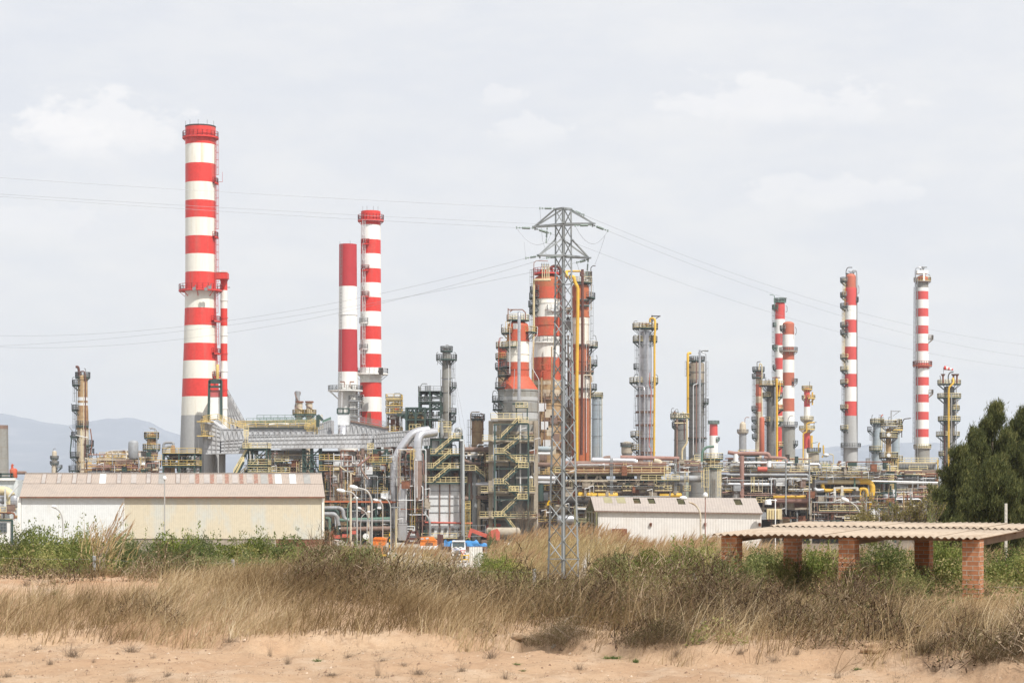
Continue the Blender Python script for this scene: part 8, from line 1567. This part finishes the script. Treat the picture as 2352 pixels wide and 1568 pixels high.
def pine(label,u,Y,vtop,wpx,seed,vb=1290,leanx=.0):
 rr=random.Random(seed);x=X(u,Y);z=zt(x,Y,False);H=Z(vtop,Y)-z;Wd=S(wpx,Y)/2;t=T('pine_tree',label,'pine',(x,Y,z),'dark pines behind the shelter');tr=MB()
 top=V((x+leanx,Y,z+H));base=V((x,Y,z-.1));tp=[base.lerp(top,i/10)+V((.12*math.sin(i*1.3+seed),.1*math.cos(i*1.7),0))for i in range(11)];tr.tube(tp,[lerp(.16,.02,i/10)for i in range(11)],8);C=[]
 for i in range(58):
  k=.12+.86*(i/57);o=base.lerp(top,k);a=rr.uniform(0,6.28);wk_=Wd*interp([(0,.75),(.22,1.0),(.45,.82),(.68,.52),(.85,.28),(1,.07)],k)*rr.uniform(.4,1.22);e=o+V((math.cos(a)*wk_,math.sin(a)*wk_*.9,wk_*rr.uniform(.25,.7)))
  m=(o+e)/2-V((0,0,wk_*.10));pts=fillet([o,m,e],1,3);tr.tube(pts,[max(.008,.04*(1-k)*(1-j/len(pts))+.008)for j in range(len(pts))],5)
  n=int(4+wk_*6)
  for j in range(n):
   s=rr.uniform(.30,1.05);c=o.lerp(e,min(1,s))+V((rr.uniform(-.2,.2),rr.uniform(-.2,.2),rr.uniform(-.05,.25)));C.append((c,rr.uniform(.11,.27)))
 for i in range(12):C.append((top-V((rr.uniform(-.12,.12),rr.uniform(-.1,.1),i*.09)),.10+.018*i))
 t.part('trunk',tr,M['bark']);vs,qs,ts=[],[],[];off=0
 for c,r in C:
  m=int(150*r/.25);d=rs.normal(0,1,(m,3));d[:,2]=d[:,2]*.8+.35;d/=np.linalg.norm(d,axis=1)[:,None];p=np.array(c)+rs.normal(0,1,(m,3))*r*np.array([.48,.48,.62]);ax=d*.55+np.array([.22,0,.85]);ax/=np.linalg.norm(ax,axis=1)[:,None];sd_=np.cross(ax,rs.normal(0,1,(m,3)));sd_/=np.linalg.norm(sd_,axis=1)[:,None];l=rs.uniform(.12,.26,m)[:,None];w=rs.uniform(.012,.022,m)[:,None]
  vs.append(np.stack([p-sd_*w,p+ax*l*.6-sd_*w*.2,p+ax*l,p+sd_*w],1).reshape(-1,3));qs.append(np.arange(m*4).reshape(-1,4)+off);off+=m*4;ts.append(np.clip(rs.normal(.45,.2,m)+rr.uniform(-.22,.25),0,1))
 link('crown',npmesh('crown',np.concatenate(vs),np.concatenate(qs),np.concatenate(ts),M['pine'],None,(x,Y,z)),(0,0,0),t.o)
pine('dark pine with the highest tip, standing behind the right part of the roof',2268,92,936,235,5,leanx=.25);pine('dark pine cut by the right edge of the photo',2348,96,952,230,6);pine('dark pine filling the dip between the two highest tips',2314,94,1000,190,21);pine('dark pine sloping down left from the highest tip',2236,90,1000,170,33);pine('lower spreading dark pine left of the highest pine',2208,88,1040,190,8);pine('dark pine mostly beyond the right edge',2420,90,975,240,9);pine('low dark pine below the highest tip',2285,80,1075,210,12)
def thin_tree(label,u,Y,vtop,wpx,seed,nleaf,mt,lsz,name='bare_tree',depth=5,trunk=.06,lean=.0,cat='tree'):
 rr=random.Random(seed);x=X(u,Y);z=zt(x,Y,False);H=Z(vtop,Y)-z;Wd=S(wpx,Y)/2;t=T(name,label,cat,(x,Y,z));q=MB();tips=[]
 def grow(p,d,l,r,k):
  e=p+d*l;m=(p+e)/2+V((rr.uniform(-.08,.08),rr.uniform(-.08,.08),0))*l;q.tube([p,m,e],[r,r*.85,r*.7],6 if r>.02 else 4)
  if k==0:tips.append((p,e));return
  if k<=2:tips.append((m,e))
  for i in range(rr.choice((2,3,3))):
   a=rr.uniform(0,6.28);sp=rr.uniform(.35,.8);dd=(d+V((math.cos(a)*sp*Wd/H*2.0,math.sin(a)*sp*Wd/H*1.6,rr.uniform(-.12,.25)))).normalized();grow(p.lerp(e,rr.uniform(.6,1)),dd,l*rr.uniform(.62,.82),r*.6,k-1)
 for j in range(3 if depth>4 else 1):grow(V((x+rr.uniform(-.1,.1)*j,Y,z-.1)),V((rr.uniform(-.35,.35)+lean,rr.uniform(-.2,.2),1)).normalized(),H*.30,trunk,depth)
 t.part('trunk',q,M['bark']);n=nleaf;T_=[tips[i]for i in rs.randint(0,len(tips),n)];c=np.array([tuple(a.lerp(b,rr.uniform(0,1.1))+V((rr.uniform(-.07,.07),rr.uniform(-.07,.07),rr.uniform(-.07,.07))))for a,b in T_]);nrm=rs.normal(0,1,(n,3));nrm/=np.linalg.norm(nrm,axis=1)[:,None];a=np.cross(nrm,rs.normal(0,1,(n,3)));a/=np.linalg.norm(a,axis=1)[:,None];b=np.cross(nrm,a);s=(lsz*rs.uniform(.6,1.3,n))[:,None]
 link('crown',npmesh('crown',np.stack([c-a*s*.5,c-b*s*.3,c+a*s*.5,c+b*s*.3],1).reshape(-1,3),np.arange(n*4).reshape(-1,4),np.clip(rs.normal(.5,.25,n),0,1),M[mt],None,(x,Y,z)),(0,0,0),t.o)
thin_tree('thin half bare tree with sparse yellowish leaves before the looping yellow pipes',2035,88,1100,150,3,3600,'thinleaf',.07);thin_tree('thin yellow green tree left of the half bare tree before the rack',1968,92,1125,90,5,2200,'thinleaf',.07,depth=4);thin_tree('leafy thin tree between the half bare tree and the pines',2112,86,1105,110,9,2600,'thinleaf',.07,depth=5)
thin_tree('leafless grey twiggy bush at the foot of the concrete stair tower',1196,150,1118,90,14,260,'drytuft',.05,'bare_bush',5,.045,cat='bush');thin_tree('small bare twiggy tree against the off white shed wall',1606,60,1196,40,15,60,'drytuft',.04,'bare_sapling',3,.014,cat='tree')
shrub('small round green tree beside the red excavator arm',1128,300,1216,26,2,1,'small_tree',None,'tree');shrub('bright yellow green shrub just above the roof left of the pines',2137,70,1178,34,0,1,'green_shrub',None,'shrub')
shrub('yellow flowering weed on the sandy shelf at the left',355,31.5,1353,42,0,.8,'yellow_weed',None,'weed',pro=[(npmesh('foliage',*(lambda a:(a[0],a[1],a[2]))(leaf_cloud(rlobes(6,1,.9,1,77),520,.10,.5)),M['yellowweed']),twigs(8,1,.9,.8,.02,.8,77).mesh('branch',M['bark']))])
def tuft_proto(seed,mt,n=110,flat=False):
 rs2=np.random.RandomState(seed);B=np.stack([rs2 .normal(0,.22,n),rs2 .normal(0,.22,n),np.zeros(n)],1)
 v,q,t=blades(B,rs2 .uniform(.3,1,n)*(.5 if flat else 1),rs2 .uniform(.025,.05,n)*(2.6 if flat else.7),np.stack([rs2 .normal(.1,.9,n),rs2 .normal(0,.9,n)],1),rs2 .uniform(.3,1.4,n),np.clip(rs2 .normal(.5,.28,n),0,1),3);return npmesh('weed_tuft',v,q,t,M[mt])
TP=[tuft_proto(1,'drytuft'),tuft_proto(2,'drytuft',90),tuft_proto(3,'weed',110,True),tuft_proto(4,'drytuft',60)]
tn=0
for(u,v,w,h,k)in[(115,1524,40,14,0),(165,1508,60,22,0),(85,1492,36,16,1),(255,1478,30,24,1),(300,1497,66,26,0),(352,1513,36,20,3),(215,1521,26,22,1),(385,1554,44,26,0),(300,1564,40,24,3),(15,1554,46,22,0),(528,1474,44,20,0),(505,1492,24,10,3),(620,1505,16,44,3),(660,1525,40,26,0),(690,1540,26,12,1),(728,1519,26,14,2),(760,1552,50,18,0),(800,1510,40,18,0),(880,1517,40,20,1),(925,1528,30,20,0),(868,1553,22,44,3),(960,1547,44,28,0),(1050,1515,24,14,1),(1060,1541,30,20,0),(1128,1512,46,26,1),(1185,1525,30,10,2),(1200,1543,34,12,2),(1160,1560,40,18,1),(1345,1490,24,12,0),(1258,1500,22,40,3),(1290,1495,56,18,1),(1406,1510,44,18,2),(1460,1520,36,24,2),(1330,1536,40,16,1),(1555,1512,46,24,1),(1700,1505,40,16,0),(1780,1520,40,22,0),(1830,1508,34,20,1),(1925,1560,30,40,3),(1970,1537,26,16,2),(2060,1556,36,14,1),(2150,1548,60,40,0),(2030,1526,26,14,1),(125,1368,34,44,2),(60,1345,40,22,1),(140,1395,36,22,0),(200,1385,46,30,0),(330,1378,30,30,1)]:
 y=15.0
 for i in range(400):
  y+=.05;x=X(u,y)
  if Z(v,y)<=zt(x,y):break
 s=S(w,y)/1.1*rnd.uniform(.55,1.15);h*=rnd.uniform(.5,1.15);o=link('weed_tuft',TP[k],(x,y,zt(x,y)-.01));o.scale=(s*.8,s*.8,S(h,y)*1.7);o.rotation_euler=(0,0,rnd.uniform(-.4,.4));tn+=1
 kind=('dry grey brown tuft','small sparse dry tuft','flat green weed rosette','thin upright dry weed')[k];side='left' if u<784 else('middle' if u<1568 else 'right');dep='on the upper earth shelf' if v<1440 else('near the grass edge' if v<1512 else('halfway down the sand' if v<1535 else 'at the bottom edge of the sand'))
 setp(o,'%s %s, %s part of the foreground'%(kind,dep,side),'weed','%ss %s, %s'%(kind,dep,side))
def rock(label,u,v,w,h,seed,m='ground'):
 y=15.0
 for i in range(500):
  y+=.04;x=X(u,y)
  if Z(v,y)<=zt(x,y):break
 q=MB();rw,rh=S(w,y)/2,S(h,y);n1,n2=26,16;vs,fs=[],[]
 for i in range(n2+1):
  for j in range(n1):
   th_,ph=math.pi*i/n2,2*math.pi*j/n1;d=V((math.sin(th_)*math.cos(ph),math.sin(th_)*math.sin(ph),math.cos(th_)));k=1+.42*mnoise.noise(d*1.6+V((seed,0,0)))+.22*mnoise.noise(d*4+V((0,seed,0)))+.10*mnoise.noise(d*9+V((0,seed,3)));vs.append((x+d.x*rw*k,y+d.y*rw*.8*k,zt(x,y)+rh*.35+d.z*rh*.65*k))
 for i in range(n2):
  for j in range(n1):a,b=i*n1+j,i*n1+(j+1)%n1;fs.append((a,a+n1,b+n1,b))
 q.add(vs,fs,0,True);solo('earth_clod' if m=='ground' else 'stone',q,M[m],label,'clod' if m=='ground' else 'stone',(x,y,zt(x,y)))
rock('big round clod of sandy earth at the foot of the thickets on the right',2002,1498,44,24,2.3);rock('pinkish clod on the sandy bank left of the fence post',845,1343,26,10,5.1);rock('small pale stone at the grass edge below the pylon',1273,1488,12,9,7.7,'cement');rock('sandy clod on the crest of the sand below the thickets',1190,1466,34,14,9.2);rock('earth clod on the upper shelf at the left',130,1337,26,9,3.9)
pb=[];n=9000;x=rs.uniform(-1,1,n);y=15+rs.uniform(0,1,n)*13.5;x=x*(y*.275+.3);k=(y<ysx(x)+.2);x,y=x[k],y[k];mbp=MB()
for a,b in zip(x,y):
 s=rnd.uniform(.004,.012)*(1+(rnd.random()<.05)*1.3);z=zt(a,b);r_=rnd.uniform(0,3)
 c_,s_=math.cos(r_)*s,math.sin(r_)*s;mbp.add([(a-c_,b-s_,z),(a+s_,b-c_,z),(a+c_,b+s_,z+.2*s),(a-s_,b+c_,z),(a+.2*s,b,z+s*.9)],[(0,1,4),(1,2,4),(2,3,4),(3,0,4)],int(rnd.random()<.55))
solo('gravel',mbp,[mat('pale_gravel',(.56,.44,.33),.9,dirt=(.40,.27,.18),amt=.8,scale=20,stretch=1,var=.2),mat('dark_crumbs',(.22,.14,.09),.9,var=.3)],None,None,(0,20,12.3),kind='stuff')
for i,(pts,lb)in enumerate([([(962,1478,26.6),(940,1440,26.6),(948,1405,26.8)],'pale bent stem at the left of the big dark thicket'),([(1292,1474,26.5),(1292,1430,26.5),(1312,1412,26.6),(1350,1418,26.6),(1400,1450,26.4)],'pale stem arching over the low thicket below the pylon'),([(1860,1388,26.5),(1900,1440,26.0),(1965,1490,25.4),(1985,1500,25.2)],'long pale stem sloping right across the dark thickets'),([(1660,1480,25.6),(1672,1420,25.8),(1680,1390,26)],'upright pale stem in the darkest thicket')]):
 q=MB();w=fillet([P(*p)for p in pts],.5,5);q.tube(w,[lerp(.007,.003,k/(len(w)-1))for k in range(len(w))],6);solo('fallen_branch',q,M['twig'],lb,'stem',w[0])
def dead():
 c=rs.uniform(0,1,(70,2));B=[]
 for a,b in c:
  y0=16+b*11;x0=(a*2-1)*(y0*.275+.3);k=rs.randint(3,16)
  for i in range(k):
   x,y=x0+rs.normal(0,.45),y0+rs.normal(0,.35)
   if y<np.interp(x,[p[0]for p in YS],[p[1]for p in YS]):B+=[(x+rs.normal(0,.035),y+rs.normal(0,.035))for _ in range(rs.randint(4,15))]
 B=np.array(B);n=len(B);v,q,t=blades(np.stack([B[:,0],B[:,1],gz(B[:,0],B[:,1])],1),rs.uniform(.015,.10,n),rs.uniform(.002,.005,n),np.stack([rs.normal(.3,.9,n),rs.normal(0,.8,n)],1),rs.uniform(.3,1.4,n),rs.uniform(0,1,n),2)
 o=link('dead_stalks',npmesh('dead_stalks',v,q,t,M['drytuft']),(0,0,0));o['kind']='stuff'
dead()
